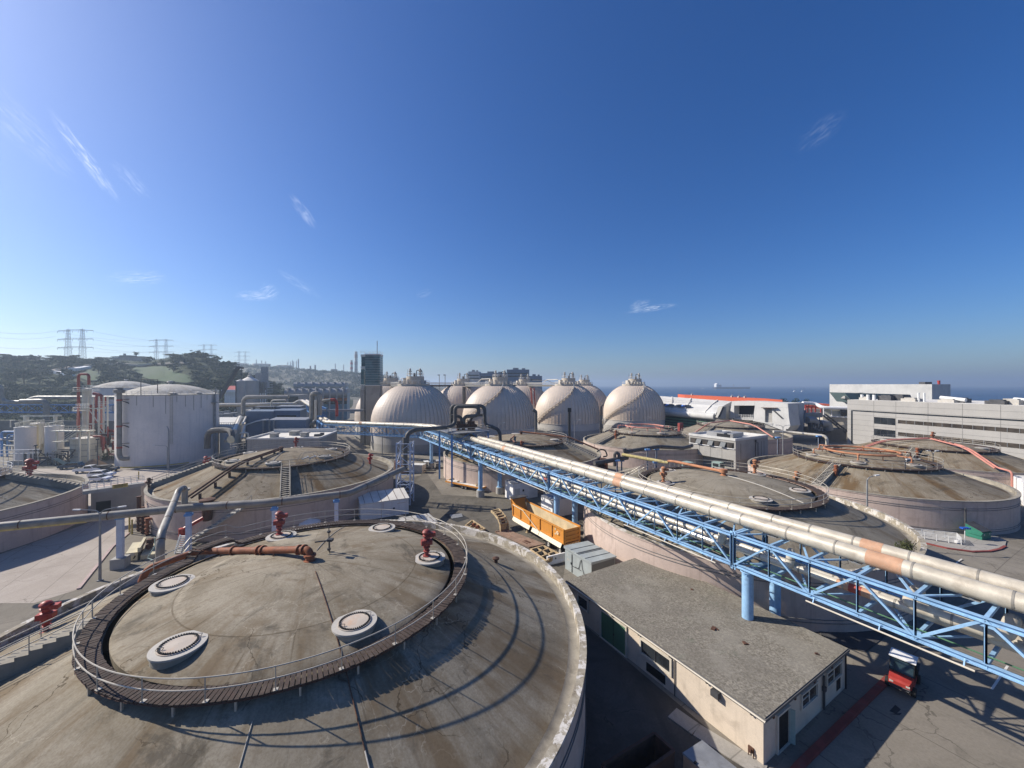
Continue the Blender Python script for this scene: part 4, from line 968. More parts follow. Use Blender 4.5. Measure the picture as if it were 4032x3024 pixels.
def lrect(s0, s1, z0, z1, depth, m, name, par=None, frame=0, fm='trim_cream', side='l'):
    f = (lambda s_, t, z: wp(s_, -t, z)) if side == 'l' else (lambda s_, t, z: wp(-t, s_, z))
    b = MB(); b.extr([f(s0, depth, z0), f(s1, depth, z0), f(s1, depth, z1), f(s0, depth, z1)], f(0, -.06, 0) - f(0, 0, 0)); o = b.build(name, m, par or T, True)
    if frame:
        q = MB()
        for a0, a1, c0, c1 in ((s0 - frame, s1 + frame, z1, z1 + frame), (s0 - frame, s1 + frame, z0 - frame, z0), (s0 - frame, s0, z0, z1), (s1, s1 + frame, z0, z1)):
            q.extr([f(a0, .12, c0), f(a1, .12, c0), f(a1, .12, c1), f(a0, .12, c1)], f(0, -.16, 0) - f(0, 0, 0))
        q.build('frame', fm, o, True)
    return o
def lr(c, x0, y0, x1, y1): 
    a, b = on_long(c, x0, y0), on_long(c, x1, y1); return min(a[0], b[0]), max(a[0], b[0])
s0, s1 = lr('p', 595, 345, 808, 480); d_ = lrect(s0, s1, .05, 2.35, .02, 'green_door', 'double_door', frame=.14)
q = MB(); q.extr([wp((s0 + s1) / 2 - .015, -.035, .05), wp((s0 + s1) / 2 + .015, -.035, .05), wp((s0 + s1) / 2 + .015, -.035, 2.3), wp((s0 + s1) / 2 - .015, -.035, 2.3)], ds * .02); q.box(wp((s0 + s1) / 2 - .12, -.08, 1.1), (.05, .05, .14)); q.build('handle', 'black', d_, True)
s0, s1 = lr('p', 945, 580, 1195, 850); w_ = lrect(s0, s1, 1.35, 2.3, .01, 'glass_dark', 'window', frame=.16)
q = MB(); q.bar(wp((s0 + s1) / 2, -.03, 1.35), wp((s0 + s1) / 2, -.03, 2.3), .05); q.build('glazing_bar', 'steel_dark', w_, True)
s0, s1 = lr('p', 985, 840, 1150, 960); lrect(s0, s1, .2, .85, .015, 'black', 'vent', frame=.0)
s0, s1 = lr('p', 395, 190, 475, 245); lrect(s0, s1, 1.35, 2.3, .01, 'glass_dark', 'window', frame=.12)
s_, _ = on_long('p', 1236, 900); q = MB(); q.tube([wp(s_, -.06, 0), wp(s_, -.06, zt)], .035, 6); q.build('downpipe', 'steel_dark', T, True)
s_, _ = on_long('p', 1600, 990); q = MB(); q.box(wp(s_, -.18, 2.32), (.3, .5, .38), GRID); q.build('wall_lamp', 'steel_dark', T, True)
s_, z_ = on_long('p', 1900, 1570); q = MB(); q.box(wp(s_, -.06, .45), (.3, .1, .3), GRID + pi / 2); q.box(wp(s_, -.14, .45), (.16, .2, .2), GRID + pi / 2); q.tube([wp(s_ + .1, -.1, .35), wp(s_ + .15, -.1, -.1)], .03, 5); q.tube([wp(s_ - .15, -.1, .35), wp(s_ - .18, -.1, -.1)], .03, 5); q.build('hose_tap', 'rust_dark', T, True)
def sr(x0, x1): a, b = on_short('o', x0, 1200)[0], on_short('o', x1, 1000)[0]; return min(a, b), max(a, b)
s0, s1 = sr(60, 155); d_ = lrect(s0, s1, .05, 2.2, .012, 'black', 'doorway', frame=.12, side='s')
q = MB(); q.extr([wp(-.06, s1 - .02, .05), wp(-.34, s1 + .12, .05), wp(-.34, s1 + .12, 2.15), wp(-.06, s1 - .02, 2.15)], ds * .05); q.build('door', 'door_teal', d_, True)
for x0, x1 in ((268, 400), (488, 612)):
    s0, s1 = sr(x0, x1); w_ = lrect(s0, s1, 1.4, 2.25, .01, 'glass_bronze', 'window', frame=.09, side='s')
    q = MB(); q.bar(wp(-.03, (s0 + s1) / 2, 1.4), wp(-.03, (s0 + s1) / 2, 2.25), .06); q.bar(wp(-.03, s0, 1.85), wp(-.03, (s0 + s1) / 2, 1.85), .05); q.build('glazing_bar', 'trim_cream', w_, True)
s0, s1 = sr(578, 612); lrect(s0, s1, .35, 1.15, .015, 'black', 'vent', side='s')
s_ = on_short('o', 455, 1100)[0]; q = MB(); q.tube([wp(-.1, s_, .1), wp(-.1, s_, 2.35)], .07, 8); q.box(wp(-.12, s_, 1.5), (.22, .2, .3), GRID); q.build('conduit', 'steel_dark', T, True)
q = MB(); q.tube([wp(-.06, SW - .05, 0), wp(-.06, SW - .05, zt)], .045, 6); q.build('downpipe', 'black', T, True)
q = MB()
for k in range(4): q.box(wp(-.08, .8 + k * 2.6, zt - .1), (.14, .25, .16), GRID)
q.tube([wp(-.07, .2, zt - .16), wp(-.07, SW - .2, zt - .16)], .035, 6); q.build('eaves_pipe', 'rust_dark', T, True)
r_ = MB()
for c, x, y, k in (('p', 1570, 447, .28), ('p', 1840, 575, .2), ('p', 1380, 107, .12), ('o', 405, 668, .12)):
    p = G(c, x, y, ZR + .02); r_.box(p + ZV * .04, (k * 1.6, k, .1), rnd.uniform(0, 3)); r_.box(p + Vector((k * .8, -.06, .03)), (k, k * .4, .06), rnd.uniform(0, 3))
tag(r_.build('roof_debris', 'rust_dark'), 'dark scraps of debris scattered on the gravel roof', 'debris')

# ---- vehicles ----------------------------------------------------------------------------------------
def wheel(T, p, r, w, ax, rim='steel_grey', tyre='rubber'):
    """p centre, ax axle direction"""
    b = MB(); b.lathe([(r * .58, -w / 2), (r * .93, -w / 2), (r, -w * .35), (r, w * .35), (r * .93, w / 2), (r * .58, w / 2)], 20, p, axis=Vector(ax)); o = b.build('wheel', tyre, T)
    b = MB(); b.lathe([(.01, w * .36), (r * .2, w * .36), (r * .3, w * .28), (r * .5, w * .28), (r * .6, w * .45), (r * .6, -w * .45), (.01, -w * .3)], 20, p, axis=Vector(ax)); b.build('rim', rim, o)
    return o

# dump trailer: local x forward (towards the gooseneck), y left
p0 = G('l', 1440, 935, 3.45); 
T = thing('dump_trailer', 'orange open topped dump trailer with cream side panels parked in the yard', 'trailer', (p0.x, p0.y, 0), radians(121))
LT, WT = 12.6, 2.6     # local y from 0 (near side, viewer left) to -WT
def tp(x, y, z): return Vector((x, y, z))
b = MB(); zb, ztp = 1.75, 3.45
b.box((LT / 2, -.05, (zb + ztp) / 2), (LT, .08, ztp - zb)); b.box((LT / 2, -WT + .05, (zb + ztp) / 2), (LT, .08, ztp - zb)); b.box((.05, -WT / 2, (zb + ztp) / 2), (.09, WT - .18, ztp - zb))
for y in (0.02, -WT - .02): b.box((LT / 2, y, ztp + .02), (LT + .1, .2, .16)); b.box((LT / 2, y, zb), (LT, .16, .16))
for x in (.05, LT * .2, LT * .42, LT * .62, LT * .82, LT - .1): b.box((x, .06, (zb + ztp) / 2), (.16, .1, ztp - zb)); b.box((x, -WT - .06, (zb + ztp) / 2), (.16, .1, ztp - zb))
b.build('body', 'trailer_orange', T)
b = MB(); b.box((LT / 2, -WT / 2, zb + .05), (LT - .2, WT - .2, .1)); b.box((LT / 2, -WT + .1, (zb + ztp) / 2 + .05), (LT - .3, .02, ztp - zb - .2)); b.box((LT / 2, -.1, (zb + ztp) / 2 + .05), (LT - .3, .02, ztp - zb - .2)); b.build('bed', 'trailer_inside', T)
b = MB(); b.extr([(LT - .1, 0, zb), (LT + .7, 0, ztp + .75), (LT + .78, 0, ztp + .75), (LT, 0, zb)], (0, -WT, 0)); b.extr([(LT - .1, 0, ztp), (LT + .7, 0, ztp + .75), (LT - 1.0, 0, ztp)], (0, -.08, 0)); b.extr([(LT - .1, -WT, ztp), (LT + .7, -WT, ztp + .75), (LT - 1.0, -WT, ztp)], (0, .08, 0)); b.build('headboard', 'trailer_orange', T)
b = MB(); b.box((LT + .45, -WT / 2, ztp + .82), (1.15, WT + .1, .1)); b.build('cab_guard', 'steel_dark', T)
b = MB()
for k in range(3): b.box((-.05, -WT / 2, zb + .25 + k * .5), (.12, WT - .1, .2))
b.box((-.1, -WT / 2, zb - .25), (.1, WT, .4)); b.box((-.02, -.1, (zb + ztp) / 2), (.16, .24, ztp - zb)); b.box((-.02, -WT + .1, (zb + ztp) / 2), (.16, .24, ztp - zb)); b.build('tailgate', 'trailer_orange', T)
b = MB()
for k in range(9): b.extr([(-.17, -.25 - k * .25, zb - .43), (-.17, -.37 - k * .25, zb - .43), (-.17, -.27 - k * .25, zb - .1), (-.17, -.15 - k * .25, zb - .1)], (.015, 0, 0))
b.build('hazard_stripe', 'trailer_cream', T)
b = MB()
for x0, x1 in ((.3, 5.2), (5.3, 7.0), (7.6, 12.3)): b.extr([(x0, .1, zb - .1), (x1, .1, zb - .1), (x1, .38, zb - .62), (x0, .38, zb - .62)], (0, -.04, -.02))
b.build('side_panel', 'trailer_cream', T)
b = MB(); b.hbar((0.2, -.8, 1.45), (LT, -.8, 1.45), .15, .35); b.hbar((.2, -1.8, 1.45), (LT, -1.8, 1.45), .15, .35)
for x in (1.0, 4.4, 8, 11): b.bar((x, -.3, 1.35), (x, -2.3, 1.35), .15, .2)
b.build('chassis', 'steel_dark', T)
b = MB()
for y in (-.5, -2.1): b.bar((LT - 3.3, y, 1.3), (LT - 3.3, y, .08), .16); b.box((LT - 3.3, y, .04), (.4, .4, .08)); b.bar((LT - 3.3, y, .3), (LT - 1.8, y, 1.3), .1)
b.build('landing_leg', 'rusty_cream', T)
b = MB(); b.bar((LT * .75, .16, ztp - .1), (LT * .38, .16, zb - .4), .07); b.bar((LT * .98, .16, ztp), (LT * .75, .16, ztp - .1), .07); b.build('tarp_arm', 'trailer_cream', T)
b = MB(); b.lathe([(.1, 0), (.22, 0), (.22, .02), (.1, .02)], 16, (1.2, .12, 2.75), axis=Vector((0, 1, 0))) 
for i in range(3):
    a = 2 * pi * i / 3; b.extr([(2.0 + .3 * cos(a + k * 2 * pi / 3) * .5 + .45 * cos(a), .03, 2.75 + .35 * sin(a) + .2 * sin(a + k * 2 * pi / 3)) for k in range(3)], (0, .008, 0))
b.build('painted_emblem', 'trailer_cream', T)
for x in (.9, 3.4):
    for y in (-.2, -WT + .2): wheel(T, (x, y, .55), .55, .5, (0, 1 if y > -1 else -1, 0), 'hatch_paint')

# flatbed trailer
pa, pb = Vector((-14.4, 84.2, 0)), Vector((-6.2, 78.4, 0)); dv = (pa - pb)
T = thing('flatbed_trailer', 'yellow edged flatbed trailer parked by the pink tank wall', 'trailer', tuple(pb), atan2(dv.y, dv.x)); L_ = dv.length
b = MB(); b.box((L_ / 2, -1.2, .95), (L_, 2.5, .12)); b.build('bed', 'canvas', T)
b = MB(); b.box((L_ / 2, .1, .88), (L_ + .2, .18, .28)); b.box((L_ / 2, -2.5, .88), (L_ + .2, .18, .28)); b.box((0, -1.2, .88), (.2, 2.6, .28)); b.box((L_ + .3, -1.2, .85), (.7, .9, .2)); b.build('frame', 'trailer_orange', T)
b = MB(); b.bar((.5, -.4, 1.15), (2.6, -1.7, 1.15), .22, .14); b.bar((1.5, -.2, 1.15), (3.1, -1.6, 1.15), .22, .14); b.bar((L_ - 3, -.4, 1.12), (L_ - 2.2, -1.8, 1.12), .2, .1); b.build('loading_ramp', 'rusty_cream', T)
for x in (L_ * .42, L_ * .52):
    for y in (.05, -2.4): wheel(T, (x, y, .4), .4, .3, (0, 1 if y > -1 else -1, 0))
pl = MB(); p1 = pa.lerp(pb, .05); pl.bar(p1 + Vector((.3, 1.2, 1.15)), p1 + Vector((2.6, 2.6, 1.3)), .4, .25); pl.bar(p1 + Vector((.1, .7, 1.1)), p1 + Vector((2.3, 2.2, 1.2)), .2, .2)
tag(pl.build('folded_ramp', 'rusty_cream'), 'rusty folded ramp lying on the front of the flatbed trailer', 'ramp')

def car(label, p, rz, kind='suv', m='car_white', cat='car', group=None):
    T = thing('parked_' + ('pickup' if kind == 'pickup' else 'car'), label, cat, (p.x, p.y, gz(p.x, p.y)), rz, group)
    hw = .92
    if kind == 'suv': prof = [(-2.3, .45), (-2.35, .95), (-2.2, 1.1), (-2.05, 1.1), (-1.75, 1.62), (.35, 1.66), (1.15, 1.12), (2.1, .98), (2.35, .75), (2.3, .4)]; gl = [(-1.85, 1.12), (-1.6, 1.55), (.3, 1.58), (1.0, 1.12)]
    elif kind == 'sedan': prof = [(-2.25, .45), (-2.3, .9), (-1.6, 1.02), (-.95, 1.42), (.35, 1.44), (1.15, 1.0), (2.1, .88), (2.3, .65), (2.25, .4)]; gl = [(-1.5, 1.02), (-.9, 1.36), (.3, 1.38), (1.0, 1.0)]
    else: prof = [(-2.8, .55), (-2.8, 1.15), (-.75, 1.15), (-.6, 1.8), (.75, 1.85), (1.35, 1.25), (2.4, 1.12), (2.65, .9), (2.6, .45)]; gl = [(-.55, 1.2), (-.45, 1.7), (.7, 1.75), (1.2, 1.22)]
    b = MB(); b.extr([(x, -hw, z) for x, z in prof], (0, 2 * hw, 0)); b.build('body', m, T)
    b = MB(); b.extr([(x, -hw - .01, z) for x, z in gl], (0, .03, 0)); b.extr([(x, hw - .02, z) for x, z in gl], (0, .03, 0)); b.build('side_window', 'glass_dark', T)
    b = MB()
    (x0, z0), (x1, z1) = gl[2], gl[3]; b.extr([(x0 + .1, -hw + .12, z0 + .03), (x1 + .12, -hw + .1, z1 + .02), (x1 + .12, hw - .1, z1 + .02), (x0 + .1, hw - .12, z0 + .03)], (.02, 0, .03)); b.build('windscreen', 'windscreen', T)
    if kind != 'pickup':
        b = MB(); (x0, z0), (x1, z1) = gl[1], gl[0]; b.extr([(x0 - .14, -hw + .12, z0 + .02), (x1 - .2, -hw + .1, z1 + .03), (x1 - .2, hw - .1, z1 + .03), (x0 - .14, hw - .12, z0 + .02)], (-.02, 0, .03)); b.build('rear_window', 'windscreen', T)
    else: b = MB(); b.box((-1.8, 0, 1.155), (1.8, 1.5, .02)); b.build('load_bed', 'black', T)
    fx = prof[-2][0] - .04; rx = prof[0][0] + .02
    for y in (-.65, .65):
        b = MB(); b.box((fx, y, .78), (.08, .36, .14)); b.build('headlight', 'glass_blue', T)
        b = MB(); b.box((rx - .03, y, .85), (.06, .26, .2)); b.build('tail_light', 'red_bright', T)
    for x in (prof[0][0] + .85, prof[-1][0] - .85):
        for y in (-hw + .06, hw - .06): wheel(T, (x, y, .34), .34, .22, (0, 1 if y > 0 else -1, 0))
    return T
car('white car nearest the viewer in the row by the white gas tank', G('i', 950, 480), radians(12), 'sedan', group='white cars beside the gas tank')
car('white hatchback in the middle of the row by the white gas tank', G('i', 985, 440), radians(14), 'suv', group='white cars beside the gas tank')
car('white pickup truck at the back of the row by the white gas tank', G('i', 865, 395), radians(14), 'pickup', cat='pickup truck')
car('dark car just behind the white pickup truck', G('i', 1030, 385), radians(14), 'suv', 'steel_dark')
# blue truck with its bonnet raised
T = car('dark blue car in front of the cream process tanks with its bonnet tipped up', G('i', 690, 358), radians(200), 'suv', 'blue_car')
b = MB(); b.extr([(.9, -.8, 1.1), (3.2, -.8, 2.9), (3.2, .8, 2.9), (.9, .8, 1.1)], (-.05, 0, .08)); b.build('bonnet', 'teal_roof', T)

# red utility cart
p = G('o', 1180, 1040); T = thing('utility_cart', 'red off-road utility cart with a white roof in the shade by the red kerb', 'utility vehicle', (28.75, 28.3, 0), radians(218))
def loft(b, secs):       # closed sections with the same number of points
    n = len(secs[0]); vs = [q for s_ in secs for q in s_]; fs = [[k for k in range(n)][::-1], [(len(secs) - 1) * n + k for k in range(n)]]
    for i in range(len(secs) - 1):
        for k in range(n): fs.append((i * n + k, i * n + (k + 1) % n, (i + 1) * n + (k + 1) % n, (i + 1) * n + k))
    b.add(vs, fs); return b
b = MB(); loft(b, [[(x, -w, z0), (x, w, z0), (x, w * .9, z1), (x, -w * .9, z1)] for x, w, z0, z1 in ((.55, .68, .5, 1.12), (1.0, .66, .5, 1.05), (1.4, .58, .52, .92), (1.52, .5, .55, .8))]); b.box((-.15, 0, .5), (1.5, 1.3, .22)); b.build('body', 'red_bright', T)
b = MB(); b.box((-1.15, 0, .9), (1.0, 1.4, .36)); b.box((-1.15, 0, 1.1), (1.05, 1.45, .06)); b.build('cargo_bed', 'black', T)
b = MB()
for y in (-.62, .62): b.tube(fil([(.72, y, 1.1), (.15, y, 1.9), (-.6, y, 1.9), (-.62, y, .7)], .15), .035, 6)
b.build('roll_cage', 'black', T)
b = MB(); b.box((-.22, 0, 1.95), (1.25, 1.42, .06)); b.box((-.22, 0, 1.99), (1.0, 1.15, .03)); b.build('canopy', 'white_paint', T)
b = MB(); b.extr([(.74, -.6, 1.12), (.18, -.6, 1.88), (.18, .6, 1.88), (.74, .6, 1.12)], (.03, 0, .01)); b.build('windscreen', 'windscreen', T)
b = MB(); b.box((-.3, 0, .78), (.5, 1.2, .18)); b.box((-.55, 0, 1.1), (.14, 1.2, .55)); b.build('seat', 'black', T)
b = MB(); b.tube([(1.68, -.55, .62), (1.72, 0, .64), (1.68, .55, .62)], .04, 6); b.tube([(1.62, -.5, .45), (1.66, 0, .45), (1.62, .5, .45)], .04, 6)
for y in (-.4, .4): b.tube([(1.5, y, .5), (1.7, y, .64)], .03, 5)
b.build('bumper', 'steel_dark', T)
for y in (-.42, .42): b = MB(); b.box((1.5, y, .72), (.06, .2, .12)); b.build('headlight', 'hatch_paint', T)
b = MB(); b.tube([(.5, -.3, 1.0), (.35, -.3, 1.15)], .02, 5); b.tube([Vector((.33, -.3 + .17 * cos(a * pi / 6), 1.17 + .17 * sin(a * pi / 6))) for a in range(12)], .018, 5, closed=True); b.build('steering_wheel', 'black', T)
for x in (1.05, -.95):
    for y in (-.66, .66): wheel(T, (x, y, .32), .32, .26, (0, 1 if y > 0 else -1, 0), 'steel_dark')

def golf_cart(label, p, rz):
    T = thing('golf_cart', label, 'golf cart', (p.x, p.y, gz(p.x, p.y)), rz, 'golf carts under the bridge')
    b = MB(); b.extr([(-1.2, -.6, .3), (-1.2, -.6, .85), (-.5, -.6, .85), (-.45, -.6, .45), (.6, -.6, .45), (.75, -.6, .85), (1.25, -.6, .65), (1.25, -.6, .3)], (0, 1.2, 0)); b.build('body', 'steel_dark', T)
    b = MB(); b.box((-.1, 0, 1.9), (1.9, 1.25, .07)); b.build('canopy', 'rail_white', T)
    b = MB()
    for x, x2 in ((.75, .6), (-.95, -.85)):
        for y in (-.55, .55): b.tube([(x, y, .8), (x2, y, 1.9)], .03, 5)
    b.build('canopy_post', 'black', T)
    b = MB(); b.box((-.75, 0, .92), (.5, 1.1, .14)); b.box((-1.0, 0, 1.2), (.12, 1.1, .5)); b.build('seat', 'hatch_paint', T)
    for x in (.85, -.85):
        for y in (-.56, .56): wheel(T, (x, y, .24), .24, .2, (0, 1 if y > 0 else -1, 0))
golf_cart('golf cart with a pale canopy at the right of the blue column', Gt('A4', 1130, 285), radians(-80)); golf_cart('golf cart half behind the blue column foot', Gt('A4', 920, 300), radians(-60))

# ---- small buildings and boxes in the yard ------------------------------------------------------------
def corners(p, d1, l1, l2): d2 = Vector((d1.y, -d1.x, 0)); return [p, p + d1 * l1, p + d1 * l1 + d2 * l2, p + d2 * l2]
# grey kiosk
k1, k2, k3 = G('l', 1452, 1112, 2.6), G('l', 1738, 1285, 2.6), G('l', 1988, 1205, 2.6)
d1 = (k2 - k1); l1 = d1.length; d1.normalize(); d2 = (k3 - k2); l2 = d2.length; d2 = (d2 - d1 * d2.dot(d1)).normalized()
T = thing('equipment_kiosk', 'pale grey metal kiosk with a ribbed lid roof in front of the orange trailer', 'kiosk', (k1.x, k1.y, 0))
K = lambda s_, t, z: k1 * 1 + d1 * s_ + d2 * t + ZV * (z - 2.6)
b = MB(); b.extr([K(0, 0, 0), K(l1, 0, 0), K(l1, 0, 2.45), K(0, 0, 2.45)], d2 * l2); b.build('body', 'kiosk_grey', T, True)
b = MB(); b.extr([K(-.12, -.12, 2.42), K(-.12, l2 + .12, 2.42), K(-.12, l2 + .12, 2.55), K(-.12, -.12, 2.68)], d1 * (l1 + .24)); b.build('roof', 'kiosk_grey', T, True)
b = MB()
for s_ in (.25, .55, .8): b.bar(K(l1 * s_, -.12, 2.7), K(l1 * s_, l2 + .12, 2.57), .05, .05)
b.bar(K(l1 * .5 - .05, -.12, 2.71), K(l1 * .5 - .05, l2 + .12, 2.59), .14, .05); b.build('roof_rib', 'kiosk_dark', T, True)
b = MB(); b.extr([K(.25, -.03, .15), K(1.3, -.03, .15), K(1.3, -.03, 2.15), K(.25, -.03, 2.15)], d2 * .03); o = b.build('door', 'kiosk_grey', T, True)
b = MB(); b.bar(K(1.36, -.05, .1), K(1.36, -.05, 2.2), .06); b.box(K(1.2, -.07, 1.1), (.06, .06, .25)); b.build('handle', 'black', o, True)
b = MB()
for z in (1.95, 1.78, 1.35, 1.22): b.extr([K(.45, -.034, z), K(.45 + (.45 if z < 1.5 else .22), -.034, z), K(.45 + (.45 if z < 1.5 else .22), -.034, z + .07), K(.45, -.034, z + .07)], d2 * .004)
b.build('notice', 'hatch_paint', o, True)
b = MB(); b.extr([K(l1 + .02, .1, 1.0), K(l1 + .02, l2 - .1, 1.0), K(l1 + .02, l2 - .1, 2.3), K(l1 + .02, .1, 2.3)], d1 * -.02)
for i in range(6): b.extr([K(l1 + .035, .2 + i * .55, .3), K(l1 + .035, .55 + i * .55, .3), K(l1 + .035, .55 + i * .55, .9), K(l1 + .035, .2 + i * .55, .9)], d1 * -.03)
b.build('louvre', 'kiosk_dark', T, True)
b = MB(); b.tube(fil([K(1.5, -.06, .9), K(2.6, -.06, 1.0), K(2.9, -.06, 2.0), K(3.1, -.06, 2.3), K(3.2, -.06, 1.4), K(3.9, -.06, .2)], .3), .03, 5); b.tube([K(2.0, -.06, 1.0), K(3.0, -.06, 1.0)], .03, 5); b.build('cable', 'black', T, True)
# barrier
T = thing('barrier', 'white concrete road barrier beside the grey kiosk', 'barrier', tuple(G('l', 1350, 1365)), 0)
q0, q1 = G('l', 1255, 1310), G('l', 1448, 1262); b = MB(); dd = (q1 - q0).normalized(); nn = Vector((-dd.y, dd.x, 0))
b.extr([q0 + nn * x + ZV * z for x, z in ((-.3, 0), (-.3, .15), (-.12, .4), (-.09, 1.0), (.09, 1.0), (.12, .4), (.3, .15), (.3, 0))], dd * (q1 - q0).length); b.build('block', 'white_paint', T, True)
b = MB()
for s_ in (.4, .46): b.lathe([(.01, 0), (.07, 0), (.07, .02), (.01, .02)], 10, q0.lerp(q1, .45) - nn * .13 + ZV * (s_ * 1.4), axis=-nn)
b.build('drain_hole', 'black', T, True)

def shed(name, label, cat, p, d1, l1, l2, h, m, roof=None, slope=0.0, group=None, rm='white_roof', over=.1, ribs=0, rib_m='rust_dark'):
    d2 = Vector((-d1.y, d1.x, 0)); g = gz(p.x, p.y)
    T = thing(name, label, cat, (p.x, p.y, g), 0, group)
    K = lambda s_, t, z: Vector((p.x, p.y, g)) + d1 * s_ + d2 * t + ZV * z
    b = MB(); b.extr([K(0, 0, -.2), K(0, l2, -.2), K(0, l2, h + slope), K(0, 0, h)], d1 * l1); b.build('wall', m, T, True)
    b = MB(); o = over; b.extr([K(-o, -o, h + .003), K(-o, l2 + o, h + slope + .003), K(-o, l2 + o, h + slope + .12), K(-o, -o, h + .12)], d1 * (l1 + 2 * o)); r_ = b.build('roof', rm, T, True)
    if ribs:
        b = MB()
        for i in range(ribs): s_ = l1 * (i + .5) / ribs; b.bar(K(s_, -o, h + .14), K(s_, l2 + o, h + slope + .14), .05, .04)
        b.build('roof_rib', rib_m, r_, True)
    return T, K
pA, pB = G('k', 1372, 300, 2.7), G('k', 1790, 243, 2.7); dd = (pB - pA); ll = dd.length; dd.normalize()
T, K = shed('tin_shed', 'white tin shed with a rusty ribbed roof behind the near tank', 'shed', Vector((pA.x, pA.y, 0)), dd, ll, 4.2, 2.6, 'white_paint', slope=.7, rm='white_roof', ribs=6)
b = MB(); b.extr([K(ll * .66, -.02, 1.15), K(ll * .7, -.02, 1.15), K(ll * .7, -.02, 1.4), K(ll * .66, -.02, 1.4)], VX * .01); b.build('vent', 'black', T, True)
b = MB()
for s_ in (.43, .46): b.bar(K(ll * s_, -.03, 2.5), K(ll * s_, -.03, 1.2), .07, .01)
b.bar(K(ll * .75, -.03, 2.0), K(ll * .95, -.03, 2.05), .04, .03); b.build('rust_streak', 'patch_orange', T, True)
# white canvas hut at the foot of the tank
pA, pB, pC = G('A4', 420, 1200, 1.2), G('A4', 960, 1118, 2.0), G('A4', 1105, 1252, 1.2)
T = thing('canvas_shelter', 'low white ribbed roof showing over the rim behind the near tank', 'shelter', (pC.x, pC.y, 0))
pD = pA + (pC - pB) * .9; b = MB(); b.extr([pA, pB, pC, pD], (0, 0, .08)); b.build('roof', 'canvas', T, True)
b = MB()
for s_ in (.15, .4, .65, .9): b.bar(pA.lerp(pB, s_) + ZV * .11, pD.lerp(pC, s_) + ZV * .11, .05, .05)
b.build('roof_rib', 'rust_dark', T, True)
b = MB()
for q in (pA, pB, pC, pD): b.bar(q * 1, Vector((q.x, q.y, 0)), .12)
b.build('post', 'rail_white', T, True)

q1, q2, q3 = G('l', 735, 402, 3.2), G('l', 885, 432, 3.2), G('l', 1150, 412, 3.2)
dd = (q1 - q2).normalized(); dd = VX
T, K = shed('site_container', 'white container with a door, truss shadow across its end, nearest the flatbed', 'container', Vector((q2.x, q2.y, 0)), UX, 5.6, 3.1, 3.2, 'white_paint', rm='silver_roof', over=.05, group='white containers under the bridge')
b = MB(); b.extr([K(.4, -.03, .1), K(1.5, -.03, .1), K(1.5, -.03, 2.2), K(.4, -.03, 2.2)], VX * .02); b.build('door', 'canvas', T, True)
b = MB(); b.extr([K(2.1, -.03, 1.5), K(2.45, -.03, 1.5), K(2.45, -.03, 1.9), K(2.1, -.03, 1.9)], VX * .02); b.build('vent', 'black', T, True)
T, K = shed('site_container', 'white container right behind the middle of the orange trailer', 'container', Vector((G('l', 1315, 612, 2.9).x, G('l', 1315, 612, 2.9).y, 0)), UX, 4.6, 3.3, 2.9, 'white_paint', rm='silver_roof', over=.05, group='white containers under the bridge')
T, K = shed('pump_house', 'stained concrete wall building in shade between two tanks under the bridge', 'building', Vector((9.3, 69.0, 0)), UX, 9.5, 6.5, 3.9, 'concrete_grey', rm='concrete_grey', over=.02)
b = MB()
for k in range(3): b.extr([K(1.5 + k * 2.6, -.03, .3), K(2.6 + k * 2.6, -.03, .3), K(2.6 + k * 2.6, -.03, 1.9), K(1.5 + k * 2.6, -.03, 1.9)], VX * .02)
b.build('door', 'steel_dark', T, True)
b = MB()
for k in range(5): b.box(K(1.5 + k * 1.5, 2.5 + (k % 2) * 1.4, 4.4), (.7, .9, .9), .4)
b.tube(fil([K(.5, 1, 4.2), K(.5, 1, 5.3), K(4, 1.2, 5.3), K(4, 1.2, 4.2)], .4), .12, 6); b.build('roof_equipment', 'steel_dark', T, True)

# rusty parts lying in the yard
def lump(name, label, fn, m, cat='scrap'):
    b = MB(); fn(b); return tag(b.build(name, m), label, cat)
def steel_plate(b):
    a = [G('l', 690, 965), G('l', 830, 940), G('l', 1235, 1095), G('l', 1060, 1130)]
    b.prism(a, .02, .16)
    for s_ in (.12, .3, .7): b.bar(a[0].lerp(a[1], s_) + ZV * .18, a[3].lerp(a[2], s_) + ZV * .18, .12, .06)
    b.bar(a[0] + ZV * .2, a[1] + ZV * .2, .16, .12)
lump('steel_ramp', 'rusty steel ramp plate lying flat along the near tank wall', steel_plate, 'rust_plate_m')
T = thing('trailer_dolly', 'rusty cream dolly frame holding black tyres by the kiosk', 'trailer dolly', tuple(G('l', 1240, 1230)), 0)
a = [G('l', 1075, 1150, .5), G('l', 1215, 1110, .5), G('l', 1400, 1205, .5), G('l', 1245, 1275, .5)]; b = MB()
for i in range(4): b.bar(a[i], a[(i + 1) % 4], .18, .3)
for s_ in (.33, .66): b.bar(a[0].lerp(a[3], s_), a[1].lerp(a[2], s_), .16, .26); 
b.bar(a[0].lerp(a[1], .5), a[3].lerp(a[2], .5), .16, .26); b.box(a[3].lerp(a[2], .5) + Vector((0, -.1, .1)), (2.0, .3, .5), atan2((a[2] - a[3]).y, (a[2] - a[3]).x)); b.build('frame', 'rusty_cream', T, True)
dd = (a[1] - a[0]).normalized()
for s_ in (.16, .5, .83):
    for t_ in (.27, .73):
        c = a[0].lerp(a[3], s_).lerp(a[1].lerp(a[2], s_), t_); c.z = .42; q = MB(); q.lathe([(.15, -.13), (.38, -.13), (.42, 0), (.38, .13), (.15, .13)], 16, c, axis=dd); q.build('tyre', 'rubber', T, True)
